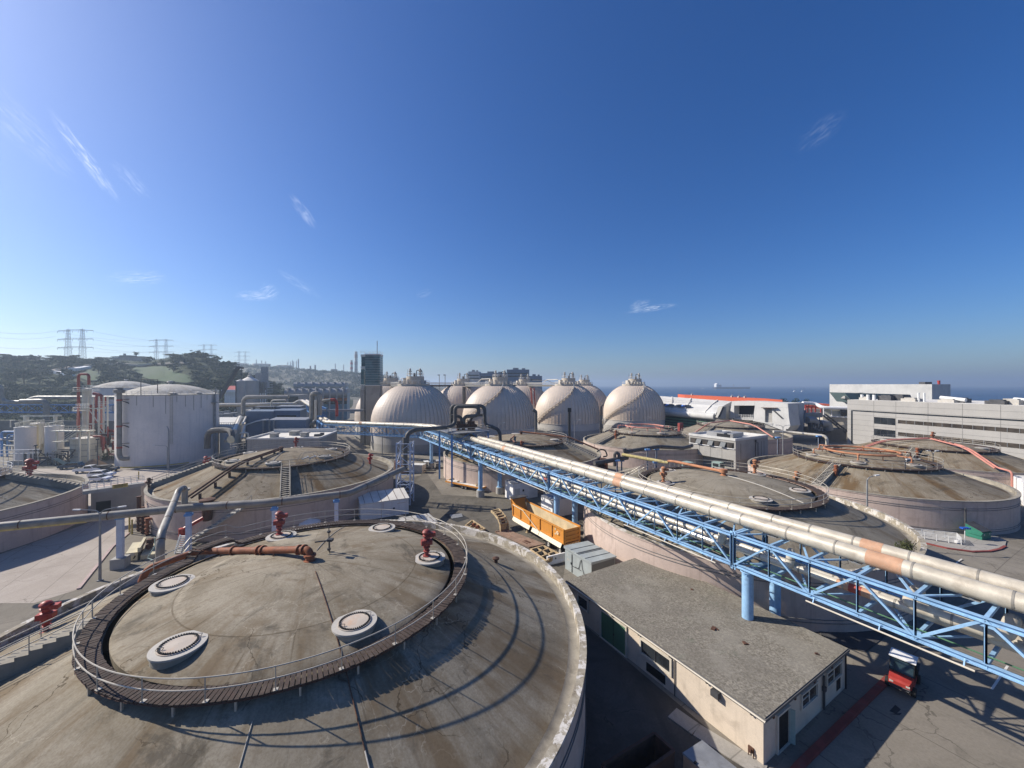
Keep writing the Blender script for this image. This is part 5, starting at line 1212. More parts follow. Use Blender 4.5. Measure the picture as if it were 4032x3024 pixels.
T = thing('trailer_gooseneck', 'rusty cream gooseneck standing on its end near the trailer legs', 'trailer part', tuple(G('l', 780, 955)), 0)
P_ = [(755, 955, 0), (752, 880, 1.15), (700, 830, 1.5), (640, 790, 1.75)]; Q_ = [(835, 930, 0), (828, 865, 1.15), (775, 800, 1.5), (690, 765, 1.75)]
A1 = []; B1 = []
p0_, q0_ = G('l', 750, 958), G('l', 833, 935)
for P0, lst in ((p0_, A1), (q0_, B1)):
    for dx, z in ((0, 0), (.1, 1.1), (.8, 1.75), (2.0, 2.15), (3.1, 2.3)): lst.append(P0 + VX * dx + ZV * z)
b = MB()
for L_ in (A1, B1):
    for u, v in zip(L_, L_[1:]): b.bar(u, v, .14, .34)
for i in range(5): b.bar(A1[i], B1[i], .2, .2)
for i in range(4): b.bar(A1[i].lerp(A1[i + 1], .5), B1[i].lerp(B1[i + 1], .5), .16, .16)
b.extr([A1[0] - ZV * 0, B1[0], B1[1], A1[1]], VX * .12); b.build('frame', 'rusty_cream', T, True)
b = MB()
for i in range(1, 4): b.extr([A1[i].lerp(B1[i], .25), A1[i].lerp(B1[i], .75), A1[i + 1].lerp(B1[i + 1], .75), A1[i + 1].lerp(B1[i + 1], .25)], (0, 0, -.08))
b.build('hydraulic_gear', 'rust_dark', T, True)
T = thing('axle_frame', 'rusty orange axle frame lying by the rim of the near tank', 'trailer part', tuple(G('l', 470, 930)), 0)
a = [G('l', 365, 890, .3), G('l', 440, 830, .3), G('l', 580, 925, .3), G('l', 500, 950, .3)]; b = MB()
for i in range(4): b.bar(a[i], a[(i + 1) % 4], .2, .3)
for s_ in (.3, .6, .85): b.bar(a[0].lerp(a[3], s_), a[1].lerp(a[2], s_), .18, .22)
b.build('frame', 'rusty_cream', T, True)
b = MB()
for s_ in (.4, .7): c = a[0].lerp(a[3], s_).lerp(a[1].lerp(a[2], s_), .5); b.lathe([(.02, -.3), (.24, -.3), (.3, 0), (.24, .3), (.02, .3)], 12, c + ZV * .2, axis=(a[1] - a[0]).normalized())
b.build('air_bag', 'rusty_pipe', T, True)
a = [G('l', 195, 770), G('l', 325, 757), G('l', 340, 790), G('l', 220, 812)]
b = MB(); b.prism(a, .02, .08); tag(b.build('manhole_cover', 'steel_grey'), 'square steel manhole cover set in dark patched asphalt', 'manhole cover')
a = [G('l', 985, 1070), G('l', 1030, 1055), G('l', 1080, 1080), G('l', 1035, 1098)]; b = MB(); b.prism(a, .17, .2); tag(b.build('rust_plate', 'rust_dark'), 'small dark rusty plate lying on the steel ramp', 'plate')

# boxes behind the blue riser tower
T, K = shed('generator', 'tan generator box under the pipe near the riser tower', 'generator', Gt('A4', 640, 375), Vector((.97, -.22, 0)), 3.0, 2.2, 1.9, 'trim_cream', rm='canvas', over=.04)
b = MB(); b.bar(K(3.0, 1, .5), K(6.2, 1.2, .6), .2, .2); b.bar(K(3.0, 1.5, .9), K(6.0, 1.6, .9), .1, .1); b.build('tow_bar', 'steel_dark', T, True)
T, K = shed('orange_skip', 'orange skip mostly hidden behind the left tank rim and the riser tower', 'skip', Gt('A4', 335, 395), Vector((.95, .3, 0)), 3.0, 3.0, 2.6, 'patch_orange', rm='rust_dark', over=.02)
b = MB(); p = Gt('A4', 395, 330); b.lathe([(.02, 0), (.9, 0), (.9, 2.6), (.7, 3.0), (.02, 3.05)], 16, p); b.box(p + Vector((1.2, .4, .8)), (1.4, 1.2, 1.6)); b.tube([p + Vector((-1.2, 0, 0)), p + Vector((-1.2, 0, 4.4))], .06, 6)
tag(b.build('black_tank', 'steel_dark'), 'black equipment tank behind the left tank rim and riser tower', 'equipment')

# left yard: machine base, bollards, pumps
T = thing('machine_base', 'cream concrete machine base with black chevrons near the lamp post', 'machine base', tuple(G('i', 1300, 1240)), 0)
a0, a1, a2 = G('i', 1217, 1178, 1.0), G('i', 1330, 1166, 1.0), G('i', 1390, 1062, 1.0); b = MB()
dd1 = (a1 - a0); dd2 = (a2 - a1); b.prism([a0, a1, a1 + dd2, a0 + dd2], 0, 1.0); b.extr([a1 + ZV * 0, a2 + ZV * 0, a2 + ZV * .55, a1 + ZV * .55], dd1.normalized() * .3)
b.prism([a1 + dd1.normalized() * .3, a1 + dd1 * 1.5, a1 + dd1 * 1.5 + dd2, a2 + dd1.normalized() * .3], 0, .55); b.build('base', 'cream_yellow', T, True)
b = MB()
for s_ in (.15, .62): p = a0.lerp(a1, s_); b.extr([p + Vector((0, -.02, -.75)), p + dd1 * .12 + Vector((0, -.02, -.75)), p + dd1 * .28 + Vector((0, -.02, -.4)), p + dd1 * .16 + Vector((0, -.02, -.4))], (0, -.02, 0))
b.build('chevron', 'black', T, True)
b = MB(); p = a0.lerp(a1, .28); b.extr([p + Vector((0, -.04, -.38)), p + dd1 * .5 + Vector((0, -.04, -.38)), p + dd1 * .5 + Vector((0, -.04, -.05)), p + Vector((0, -.04, -.05))], (0, .02, 0)); b.build('notice', 'hatch_paint', T, True)
b = MB(); c = a1 + dd1.normalized() * .9 + dd2 * .55; b.lathe([(.02, -.6), (.35, -.6), (.4, 0), (.3, .5), (.02, .6)], 12, c + ZV * .05, axis=dd2.normalized()); b.box(c + ZV * .45, (.5, .5, .7), .5); b.box(c + dd2 * .3 + ZV * .2, (.7, .3, .6), .2); b.build('machine', 'rust_dark', T, True)
def bollard(label, p, h=1.7):
    b = MB(); b.lathe([(.01, h), (.08, h), (.11, h - .06), (.11, 0)], 12, p); tag(b.build('bollard', 'yellow_paint'), label, 'bollard', 'yellow bollards')
bollard('yellow bollard by the pink kerb, left of a close pair', G('i', 1253, 972), 2.2); bollard('yellow bollard by the pink kerb, right of a close pair', G('i', 1278, 993), 2.2); bollard('lone yellow bollard near the white cars', G('i', 1342, 462), 1.9)
T = thing('pump_set', 'grey pump set with a blue motor at the foot of the left middle tank', 'pump', tuple(G('i', 1650, 1040)), 0)
p = G('i', 1650, 1010); b = MB(); b.tube([p + Vector((-1.6, .6, 1.6)), p + Vector((1.2, 1.0, 1.6))], .42, 12); b.build('motor', 'blue_post', T, True)
b = MB(); b.tube(fil([p + Vector((-1.2, .8, .2)), p + Vector((-1.2, .8, 1.0)), p + Vector((2.4, 1.2, 1.0)), p + Vector((2.4, 1.2, .1))], .4), .32, 10); b.tube(fil([p + Vector((1.8, .4, .1)), p + Vector((1.8, .4, 1.8)), p + Vector((3.2, 2.6, 1.8))], .4), .28, 10); b.lathe([(.02, 0), (.6, 0), (.65, .5), (.4, 1.0), (.02, 1.1)], 14, p + Vector((.5, .3, 0))); b.build('pipework', 'steel_grey', T, True)
T = thing('valve_stack', 'rusty brown upright valve pipes at the left foot of the pink tank', 'valves', tuple(G('i', 1400, 1000)), 0)
for k, (x, y, h) in enumerate(((1345, 960, 5.2), (1380, 985, 2.6), (1425, 1000, 2.5), (1375, 930, 3.2))):
    p = G('i', x, y); b = MB(); b.tube([p, p + ZV * h], .2 if k else .26, 10)
    for z in (.3, .9, 1.5, 2.1, h): b.lathe([(.02, 0), (.34, 0), (.34, .12), (.02, .12)], 12, p + ZV * min(z, h - .1))
    if k: b.tube([p + ZV * (h - .2), p + Vector((1.2, .9, h - .2))], .17, 8)
    b.build('valve_pipe', 'rust_dark' if k != 2 else 'rusty_pipe', T, True)
T = thing('red_filter', 'red vessel with dark rusty top standing at the pink tank wall', 'vessel', tuple(G('i', 1760, 1090)), 0)
p = G('i', 1765, 1120); b = MB(); b.lathe([(.3, 0), (.3, 1.5), (.42, 1.55), (.42, 2.6), (.02, 2.7)], 14, p); b.tube([p + ZV * 2.4, p + Vector((1.9, 1.2, 3.6))], .24, 8); b.build('body', 'red_bright', T, True)
b = MB(); b.lathe([(.02, 3.4), (.5, 3.5), (.62, 4.3), (.62, 6.0), (.45, 6.2), (.95, 6.25), (.95, 6.45), (.02, 6.6)], 14, p + Vector((2.1, 1.6, -.4))); b.build('top_vessel', 'rust_dark', T, True)
T = thing('steel_steps', 'pinkish white steel steps leaning against the pink tank wall', 'steps', tuple(G('i', 1700, 1180)), 0)
a, b_ = G('i', 1690, 1180), G('i', 1745, 1000, 2.6); b = MB()
for k in (0, .9): b.bar(a + Vector((k, 0, 0)), b_ + Vector((k, 0, 0)), .1, .25)
for i in range(9): q = a.lerp(b_, (i + .5) / 9); b.bar(q, q + Vector((.9, 0, 0)), .25, .05)
b.build('stair_frame', 'rail_white', T, True)
# wall stair on the pink tank (behind the near tank)
T = thing('wall_stair', 'grey stair climbing the pink tank wall behind the red valve', 'stair', tuple(G('k', 350, 560)), 0)
b = MB(); n = 14
for i in range(n):
    a = radians(-93 + 22 * i / n); r = 20.5; b.box((-43.2 + r * cos(a), 73.6 + r * sin(a), .3 + 5.2 * (i + .5) / n), (1.1, .62, .16), a)
Pp = [Vector((-43.2 + 21.0 * cos(radians(-93 + 22 * t / 10)), 73.6 + 21.0 * sin(radians(-93 + 22 * t / 10)), .3 + 5.2 * t / 10)) for t in range(11)]
b.tube(Pp, .12, 4); 
for h in (.55, 1.05): b.tube([p + ZV * h for p in Pp], .03, 5)
for p in Pp[::2]: b.tube([p, p + ZV * 1.05], .03, 5)
b.build('stair_flight', 'concrete_grey', T, True)
b = MB(); p = G('k', 925, 455, 1.0); b.lathe([(.02, 1.9), (.4, 1.9), (.5, 1.6), (1.5, 1.2), (1.6, .9), (1.6, .2), (.02, .2)], 20, Vector((p.x, p.y, 0))); tag(b.build('dome_hopper', 'white_paint'), 'small white domed vessel seen over the timber walkway', 'vessel')
b = MB(); p = G('k', 900, 470, 1.0); b.tube([Vector((p.x - .9, p.y, 0)), Vector((p.x - .9, p.y, 3.6))], .06, 6); b.tube([Vector((p.x - 4.3, p.y + .6, 0)), Vector((p.x - 4.3, p.y + .6, 3.4))], .06, 6); tag(b.build('marker_pole', 'rail_white'), 'pair of thin white poles beside the small white domed vessel', 'pole')

# bottom of the frame: rusty bin and grey cover
T = thing('rusty_bin', 'dark rusty open bin at the bottom edge below the cream building', 'bin', tuple(G('p', 1050, 1500, 1.6) - ZV * 1.6), 0)
a = [G('p', 600, 1640, 1.6), G('p', 1055, 1360, 1.6), G('p', 1225, 1510, 1.6), G('p', 780, 1830, 1.6)]; b = MB()
for i in range(4): u, v = a[i], a[(i + 1) % 4]; b.bar(u - ZV * .8, v - ZV * .8, .08, 1.6); b.bar(u, v, .16, .12)
b.prism(a, 0.02, .1); b.build('body', 'rust_dark', T, True)
a = [G('p', 1300, 1525, 1.3), G('p', 1470, 1415, 1.3), G('p', 1800, 1680, 1.3), G('p', 1640, 1810, 1.3)]
T = thing('metal_bin', 'grey lidded steel bin beside the dark rusty bin at the bottom edge', 'bin', tuple(G('p', 1550, 1600)), 0)
b = MB(); b.prism([a[0] + (a[3] - a[0]) * .02, a[1], a[2], a[3]], 0, 1.2); b.build('body', 'patch_orange', T, True); b = MB(); b.prism(a, 1.2, 1.3); b.build('lid', 'steel_grey', T, True)
p = G('p', 1410, 1615, 1.32); b = MB(); b.box(p + ZV * .03, (.16, .09, .06), .5); tag(b.build('pebble', 'black'), 'small dark lump lying on the grey bin lid', 'debris')

# right: dumpster, sign, ramp rails
q0, q1 = Gt('A8', 1710, 1297), Gt('A8', 1838, 1287); ang = atan2(q1.y - q0.y, q1.x - q0.x)
T = thing('dumpster', 'green dumpster with a sloping dark lid against the pink tank wall', 'dumpster', (q0.x, q0.y, gz(q0.x, q0.y)), ang)
w_ = 1.9
b = MB(); b.extr([(0, 0, .12), (0, 0, 1.25), (0, 1.75, 1.95), (0, 1.75, .12)], (w_, 0, 0)); b.box((w_ / 2, -.05, 1.1), (w_ + .1, .1, .1)); b.box((-.05, .8, .75), (.1, 1.5, .14)); b.box((w_ + .05, .8, .75), (.1, 1.5, .14)); b.build('body', 'dumpster_green', T)
b = MB(); b.extr([(-.05, -.05, 1.27), (-.05, 1.8, 2.0), (-.05, 1.8, 2.06), (-.05, -.05, 1.33)], (w_ / 2 + .03, 0, 0)); b.extr([(w_ / 2 + .0, -.05, 1.27), (w_ / 2, 1.8, 2.0), (w_ / 2, 1.8, 2.06), (w_ / 2, -.05, 1.33)], (w_ / 2 + .05, 0, 0)); b.build('lid', 'steel_dark', T)
for x in (.15, w_ - .15):
    for y in (.2, 1.5): b = MB(); b.lathe([(.02, -.05), (.1, -.05), (.1, .05), (.02, .05)], 10, (x, y, .1), axis=Vector((1, 0, 0))); b.build('wheel', 'black', T)
b = MB(); b.extr([(.4, -.012, .7), (.6, -.012, .7), (.6, -.012, .95), (.4, -.012, .95)], (0, .008, 0)); b.extr([(1.5, -.012, .8), (1.75, -.012, .8), (1.75, -.012, 1.0), (1.5, -.012, 1.0)], (0, .008, 0)); b.build('sticker', 'hatch_paint', T)
p = Gt('A8', 1505, 1325); T = thing('blue_sign', 'small blue sign on a thin white post left of the green dumpster', 'sign', tuple(p), radians(-5))
b = MB(); b.tube([(0, 0, 0), (0, 0, 2.1)], .045, 6); b.build('post', 'rail_white', T)
b = MB(); b.box((.05, 0, 2.15), (1.0, .5, .2)); b.build('panel', 'sign_blue', T)
b = MB()
for x in (-.3, -.05, .3): b.box((x, -.255, 2.15), (.14, .008, .05))
b.build('lettering', 'rail_white', T)
p = Gt('A8', 1715, 1290) + Vector((.1, 2.2, 0)); b = MB(); b.tube([p, p + ZV * 4.0], .12, 8); b.bar(p + Vector((-.6, 0, 3.8)), p + Vector((0, 0, 3.8)), .08); tag(b.build('bracket_pole', 'steel_dark'), 'dark stubby pole with a side bracket behind the green dumpster', 'pole')

# ramp with white rails
T = thing('ramp_railing', 'white multi bar railing along the ramp left of the blue sign', 'railing', tuple(Gt('A8', 1150, 1300)), 0)
l1_, l2_ = Gt('A8', 890, 1262), Gt('A8', 1465, 1352); l3_ = Gt('A8', 855, 1225); l4_ = Gt('A8', 1410, 1290)
b = MB()
for a, c in ((l1_, l2_), (l3_, l4_), (l4_, l2_)):
    for h in (.35, .52, .69, .86, 1.05): b.tube([a + ZV * h, c + ZV * h], .042, 5)
b.build('bar', 'rail_white', T, True)
for a, c, n in ((l1_, l2_, 5), (l3_, l4_, 5)):
    for i in range(n): q = a.lerp(c, i / (n - 1)); b = MB(); b.tube([q, q + ZV * 1.07], .045, 6); b.build('post', 'rail_white', T, True)
p = Gt('A8', 1415, 1330); b = MB(); b.box(p + ZV * .25, (.45, .35, .5), .2); tag(b.build('white_bucket', 'white_paint'), 'small white box at the end of the ramp railing', 'box')

# bush on the tank rim
def leaf_cloud(b, c, rad, n, ls, flat=1.0, sq=1.0):
    c = Vector(c)
    for _ in range(n):
        while True:
            v = Vector((rnd.uniform(-1, 1), rnd.uniform(-1, 1), rnd.uniform(-1, 1)))
            if v.length < 1: break
        v = v * (.55 + .45 * v.length); p = c + Vector((v.x * rad * sq, v.y * rad * sq, v.z * rad * flat))
        a = Vector((rnd.gauss(0, 1), rnd.gauss(0, 1), rnd.gauss(0, 1))).normalized(); d = a.orthogonal().normalized(); e = a.cross(d); s_ = ls * rnd.uniform(.6, 1.3)
        b.quad(p - d * s_, p - e * s_ * .5, p + d * s_, p + e * s_ * .5)
cb = G('A8', 840, 1370, 5.6); T = thing('rim_bush', 'straggly green bush growing inside the tank rim above the thick pipes', 'bush', (cb.x, cb.y, 5.0), 0)
b = MB()
for k in range(5): b.tube([(0, 0, 0), (rnd.uniform(-.3, .3), rnd.uniform(-.2, .2), .6), (rnd.uniform(-.7, .7), rnd.uniform(-.4, .4), 1.4)], [.05, .035, .015], 5)
b.build('stem', 'bark', T)
b = MB()
for k in range(9): leaf_cloud(b, (rnd.uniform(-.6, .6), rnd.uniform(-.4, .4), rnd.uniform(.3, 1.5)), .5, 70, .09)
b.build('foliage', 'leaf_olive', T)

# ---- street lamps ----------------------------------------------------------------------------------------
def lamp(label, p, h, arms=1, az=0.0, reach=1.8, dark=False):
    T = thing('street_lamp', label, 'street lamp', tuple(p), az, 'street lamps')
    b = MB(); b.tube([(0, 0, 0), (0, 0, h - .35)], [.14, .085], 8); b.box((0, 0, .05), (.4, .4, .1)); b.build('pole', 'steel_grey' if not dark else 'steel_dark', T)
    for k in ((1,) if arms == 1 else (1, -1)):
        b = MB(); b.tube(fil([(0, 0, h - .6), (k * .25, 0, h - .1), (k * reach, 0, h + .12)], .35), .05, 6); b.build('arm', 'steel_grey', T)
        b = MB(); b.extr([(k * reach - .05, -.13, h + .05), (k * (reach + .7), -.1, h + .1), (k * (reach + .7), .1, h + .1), (k * reach - .05, .13, h + .05)], (0, 0, .13)); b.build('lamp_head', 'rail_white', T)
    return T
p = G('i', 968, 1442); lamp('tall twin armed street lamp standing alone in the left foreground', p, 8.0, 2, radians(15), 1.7)
p = G('i', 1620, 365); lamp('street lamp with one long arm in front of the white gas tank', p, 6.2, 1, radians(180), 3.2)
p = G('i', 1632, 372); T = thing('bent_pole', 'plain grey pole with a bent tip right beside the one armed street lamp', 'pole', tuple(p), 0); b = MB(); b.tube([(0, 0, 0), (0, 0, 10), (-.15, 0, 10.8), (-.45, 0, 11.3)], [.2, .16, .14, .1], 8); b.build('pole', 'steel_grey', T)
def lamp_at(label, c, x, y_base, y_top, arms=1, az=0.0, reach=1.2, Y=None, dark=False):
    p = Gt(c, x, y_base) if Y is None else None
    if p is None: q = At(c, x, y_base, Y); p = Vector((q.x, q.y, gz(q.x, q.y)))
    h = At(c, x, y_top, p.y).z - p.z; return lamp(label, p, h, arms, az, reach, dark)
lamp_at('single armed street lamp in front of the third front dome', 'd', 828, 1400, 965, Y=118)
lamp_at('single armed street lamp in front of the rightmost front dome', 'd', 1718, 1100, 930, Y=150)
lamp_at('small street lamp between the dark pipe loops and the second front dome', 'c', 1943, 1300, 1000, Y=118)
lamp_at('curved street lamp in front of the tank with the yellow orange ring pipe', 'A8', 345, 1100, 535, Y=52.5, az=radians(10), reach=1.3)
lamp_at('twin armed street lamp just right of the grey building', 'e', 1335, 1400, 762, 2, Y=98, reach=1.3)
lamp_at('twin headed lamp between the two rightmost tanks', 'A8', 1128, 700, 235, 2, Y=78, reach=.5, dark=True)
lamp_at('dark lamp standing among the ring pipes of the right tank', 'A8', 798, 480, 335, Y=68, reach=.2, dark=True)
p = Gt('c', 490, 1400); b = MB(); b.tube([p, At('c', 490, 1050, p.y)], .12, 6); tag(b.build('bare_pole', 'steel_grey'), 'bare grey pole in front of the largest dome foot', 'pole')
b = MB(); p = At('d', 765, 1140, 135); b.tube([Vector((p.x, p.y, 0)), At('d', 765, 850, 135)], .42, 8); b.box(At('d', 765, 835, 135), (1.2, .6, 1.4)); tag(b.build('dark_mast', 'black'), 'black mast with a box on top in front of the third front dome', 'mast')
b = MB(); p = At('d', 350, 1100, 128); b.tube(fil([Vector((p.x, p.y, 0)), At('d', 348, 850, 128), At('d', 310, 835, 128)], 1.0), .5, 8); tag(b.build('dome_pipe', 'pipe_dark'), 'black upright pipe between the second and third front domes', 'pipe')
b = MB(); b.tube(fil([Vector((At('d', 1160, 1000, 165).x, 165, 0)), At('d', 1160, 790, 165), At('d', 1185, 770, 165)], .6), .35, 8); tag(b.build('dome_pipe', 'pipe_dark'), 'dark upright pipe between the third and rightmost front domes', 'pipe')
b = MB(); b.tube([At('d', 300, 760, 190), At('d', 285, 560, 190)], .45, 6); b.tube([At('d', 340, 790, 190), At('d', 325, 560, 190)], .3, 6); tag(b.build('dome_pipe', 'red_paint'), 'red upright pipe between the second and third front domes', 'pipe')
b = MB()
for x in (1498, 1520): b.tube([At('c', x, 770, 170), At('c', x, 545, 170)], .4, 6)
tag(b.build('dome_pipe', 'pipe_dark'), 'pair of dark pipes running down the back dome left of the second front dome', 'pipe')

# footbridge between the two left tanks
a, c = G('i', 800, 575, 5.5), G('i', 1395, 492, 5.5); dd = (c - a); L_ = dd.length; dd.normalize()
T = thing('tank_footbridge', 'pale footbridge with railings linking the two left tanks', 'footbridge', tuple(a), atan2(dd.y, dd.x))
b = MB(); b.box((L_ / 2, .8, -.12), (L_, 1.7, .14)); b.box((L_ / 2, -.05, -.3), (L_, .14, .5)); b.box((L_ / 2, 1.65, -.3), (L_, .14, .5)); b.build('deck', 'concrete_grey', T)
b = MB()
for y in (0, 1.6):
    for h in (.5, 1.05): b.tube([(0, y, h), (L_, y, h)], .035, 5)
    for i in range(10): b.tube([(L_ * i / 9, y, 0), (L_ * i / 9, y, 1.05)], .03, 5)
b.build('railing', 'rail_white', T)
b = MB(); x0 = L_ * .46; b.extr([(x0, -.13, -.3), (x0 + 1.8, -.13, -.3), (x0 + 1.8, -.13, .35), (x0, -.13, .35)], (0, .03, 0)); b.build('notice_board', 'yellow_paint', T)
b = MB()
for i in range(4): b.extr([(x0 + .2, -.14, .2 - i * .12), (x0 + 1.6 - (i % 2) * .4, -.14, .2 - i * .12), (x0 + 1.6 - (i % 2) * .4, -.14, .25 - i * .12), (x0 + .2, -.14, .25 - i * .12)], (0, .008, 0))
b.build('lettering', 'black', T)
p = G('i', 1045, 790); T, K = shed('stair_block', 'small brown grey concrete block under the pale footbridge', 'building', G('i', 880, 800), Vector((.83, .56, 0)), 6.2, 4.5, 3.9, 'concrete_grey', rm='tank_wall_paint', over=.05)
b = MB(); b.extr([K(.6, -.03, .1), K(2.4, -.03, .1), K(2.4, -.03, 2.0), K(.6, -.03, 2.0)], VX * .02); b.build('opening', 'black', T, True)

# ---- gas holder and process plant on the left ---------------------------------------------------------------
def gas_tank(label, c, Rg, h, hd, detail):
    T = thing('gas_tank', label, 'storage tank', (c[0], c[1], 0), 0, 'white domed gas tanks')
    MB().lathe([(Rg, -.2), (Rg, h)], 96).build('shell', 'tank_white', T)
    MB().lathe([(Rg + .12, h - .12), (Rg + .12, h + .08), (Rg - .2, h + .1)] + [(Rg * (1 - t / 10.0), h + hd * (1 - (1 - t / 10.0) ** 2)) for t in range(1, 10)] + [(.02, h + hd)], 72).build('roof', 'roof_metal', T)
    b = MB()
    for z in (h + .55, h + 1.1): b.tube(arc(Rg, 0, 2 * pi, z, 72)[:-1], .04, 5, closed=True)
    for i in range(48): a = 2 * pi * i / 48; b.tube([(Rg * cos(a), Rg * sin(a), h), (Rg * cos(a), Rg * sin(a), h + 1.1)], .035, 5)
    b.build('railing', 'rail_white', T)
    b = MB(); b.lathe([(.02, 0), (.4, 0), (.4, .5), (.8, .6), (.6, .9), (.02, 1.0)], 14, (0, 0, h + hd - .05)); b.build('vent', 'hatch_paint', T)
    if detail:
        va = atan2(-c[1], -c[0])          # side facing the yard
        b = MB()
        for a in (-.62, -.3, -.08, .12, .28, .45, .62, .78, .95): b.bar((Rg * cos(va + a) * 1.003, Rg * sin(va + a) * 1.003, h - .2), (Rg * cos(va + a) * 1.003, Rg * sin(va + a) * 1.003, h - rnd.uniform(1.5, 5.5)), .14, .05, up=Vector((cos(va + a), sin(va + a), 0)))
        b.build('rain_streak', 'concrete_grey', T)
        a = va + .02; b = MB(); d_ = Vector((cos(a), sin(a), 0)); s_ = Vector((-sin(a), cos(a), 0))
        for k in (-.25, .25): b.tube([d_ * (Rg + .25) + s_ * k + ZV * 6, d_ * (Rg + .25) + s_ * k + ZV * (h + .4)], .05, 5)
        for i in range(36): z = 6 + i * .37; b.tube([d_ * (Rg + .25) + s_ * -.25 + ZV * z, d_ * (Rg + .25) + s_ * .25 + ZV * z], .03, 4)
        b.build('ladder', 'rail_grey', T)
        a = va - .92; d_ = Vector((cos(a), sin(a), 0)); b = MB()
        P = [d_ * (Rg + 1.1) + ZV * (h + .8), d_ * (Rg + 1.1) + ZV * 3.6, d_ * (Rg + 1.1) + ZV * 2.6 + Vector((.6, -.1, 0)), d_ * (Rg + .1) + Vector((1.4, 0, 2.6))]
        b.tube(fil(P, .8), .55, 12); b.lathe([(.55, 0), (1.2, .1), (1.2, .9), (.8, 1.0), (.8, 1.5), (.02, 1.6)], 12, d_ * (Rg + 1.1) + ZV * (h + .6)); b.build('down_pipe', 'pipe_grey', T)
        b = MB()
        for z in (h - 1.2, h * .58, 5.6): b.lathe([(.56, -.25), (.6, -.2), (.6, .2), (.56, .25)], 12, d_ * (Rg + 1.1) + ZV * z)
        b.build('pipe_collar', 'patch_red', T)
        b = MB()
        for z in (h - 1.0, h * .62, 6.6):
            for dz in (0, -.25): b.bar(d_ * (Rg + 1.3) + ZV * z, d_ * (Rg - .3) + Vector((2.6, .4, z - 1.8 + dz)), .14)
            b.bar(d_ * (Rg + 1.3) + ZV * z, d_ * (Rg - .2) + Vector((2.6, .4, z)), .16)
        b.build('pipe_bracket', 'steel_dark', T)
        a = va + 1.02; d_ = Vector((cos(a), sin(a), 0)); b = MB(); b.box(d_ * (Rg + .7) + ZV * (h - 2.4), (2.2, 2.6, .15), a)
        for z in (h - 1.8, h - 1.3): b.tube([d_ * (Rg + 1.7) + Vector((-sin(a), cos(a), 0)) * k + ZV * z for k in (-1.3, 1.3)], .05, 5)
        b.bar(d_ * (Rg + .5) + ZV * (h - 2.4), d_ * (Rg + .5) + ZV * (h + 1.6), .2); b.tube([d_ * (Rg + .35) + ZV * 0, d_ * (Rg + .35) + ZV * h], .3, 8); b.build('side_platform', 'steel_grey', T)
        b = MB(); b.tube(arc(Rg + 1.6, va - 1.35, va + .3, .55, 24), .16, 6); b.build('base_pipe', 'yellow_paint', T)
        b = MB()
        for a in (va + .05, va + .62): 
            c_ = Vector((cos(a), sin(a), 0)); b.lathe([(.1, 0), (.75, .1), (.8, .35), (.1, .6)], 12, c_ * (Rg - 1) + ZV * (h + .25))
        b.build('roof_hatch', 'hatch_paint', T)
        b = MB(); a = va - .55; b.tube([pol(Rg - .3, degrees(a), h), pol(Rg - .3, degrees(a), h + 4.2), pol(Rg - .3, degrees(a + .32), h + 4.2), pol(Rg - .3, degrees(a + .32), h + .6)], .1, 6); b.build('roof_davit', 'steel_dark', T)
gas_tank('big white cylindrical gas tank with a low dome, cars parked before it', (-100.3, 112.9), 11.4, 19.2, 3.0, True)
gas_tank('second white domed tank half hidden behind the big white gas tank', (-188.4, 187.8), 11.8, 20.6, 3.2, False)

def vessel(label, c, x0, x1, ytop, Y, m, ybase=None, roof=True, name='process_tank', cat='process tank', bands=0):
    a, b_ = At(c, x0, ytop, Y), At(c, x1, ytop, Y); r = (b_.x - a.x) / 2 * .97; x = (a.x + b_.x) / 2
    z0 = 0 if ybase is None else At(c, x0, ybase, Y).z
    T = thing(name, label, cat, (x, Y + r, 0), 0, 'process tanks beside the gas tank')
    MB().lathe([(r, z0), (r, a.z)], 28).build('shell', m, T); MB().lathe([(r + .08, a.z - .05), (r + .08, a.z + .12), (.02, a.z + .45)], 28).build('roof', 'white_roof', T)
    if bands:
        for k in range(bands): MB().lathe([(r + .01, 0), (r + .05, 0), (r + .05, .14), (r + .01, .14)], 28, (0, 0, a.z * (k + 1) / (bands + 1))).build('band', 'steel_grey', T)
    if z0 > 1: 
        for k in range(4): q = MB(); q.bar((r * .8 * cos(k * pi / 2 + .7), r * .8 * sin(k * pi / 2 + .7), 0), (r * .8 * cos(k * pi / 2 + .7), r * .8 * sin(k * pi / 2 + .7), z0), .3); q.build('leg', 'cream_paint', T)
    b = MB()
    for h in (.55, 1.05): b.tube(arc(r * .9, 0, 2 * pi, a.z + h, 20)[:-1], .04, 4, closed=True)
    for i in range(8): t_ = 2 * pi * i / 8; b.tube([(r * .9 * cos(t_), r * .9 * sin(t_), a.z), (r * .9 * cos(t_), r * .9 * sin(t_), a.z + 1.05)], .04, 4)
    b.build('railing', 'cream_paint', T)
    return T
vessel('leftmost grey white process tank, tall and plain', 'A1', 160, 430, 855, 107, 'tank_white')
vessel('cream yellow process tank on legs between two grey white ones', 'A1', 430, 630, 790, 112, 'cream_yellow', 1215)
vessel('paler narrow cream tank on legs touching the cream yellow one', 'A1', 630, 730, 775, 113, 'cream_paint', 1150)
vessel('grey white process tank right of the cream ones', 'A1', 725, 970, 835, 108, 'tank_white')
vessel('wide squat cream tank with horizontal bands below the stair', 'A1', 1130, 1550, 1060, 108, 'cream_paint', None, bands=3)
T = vessel('tall slim pale column with ringed platforms beside the red pipes', 'A1', 1440, 1570, 150, 118, 'cream_paint', None, name='process_column', cat='column')
b = MB()
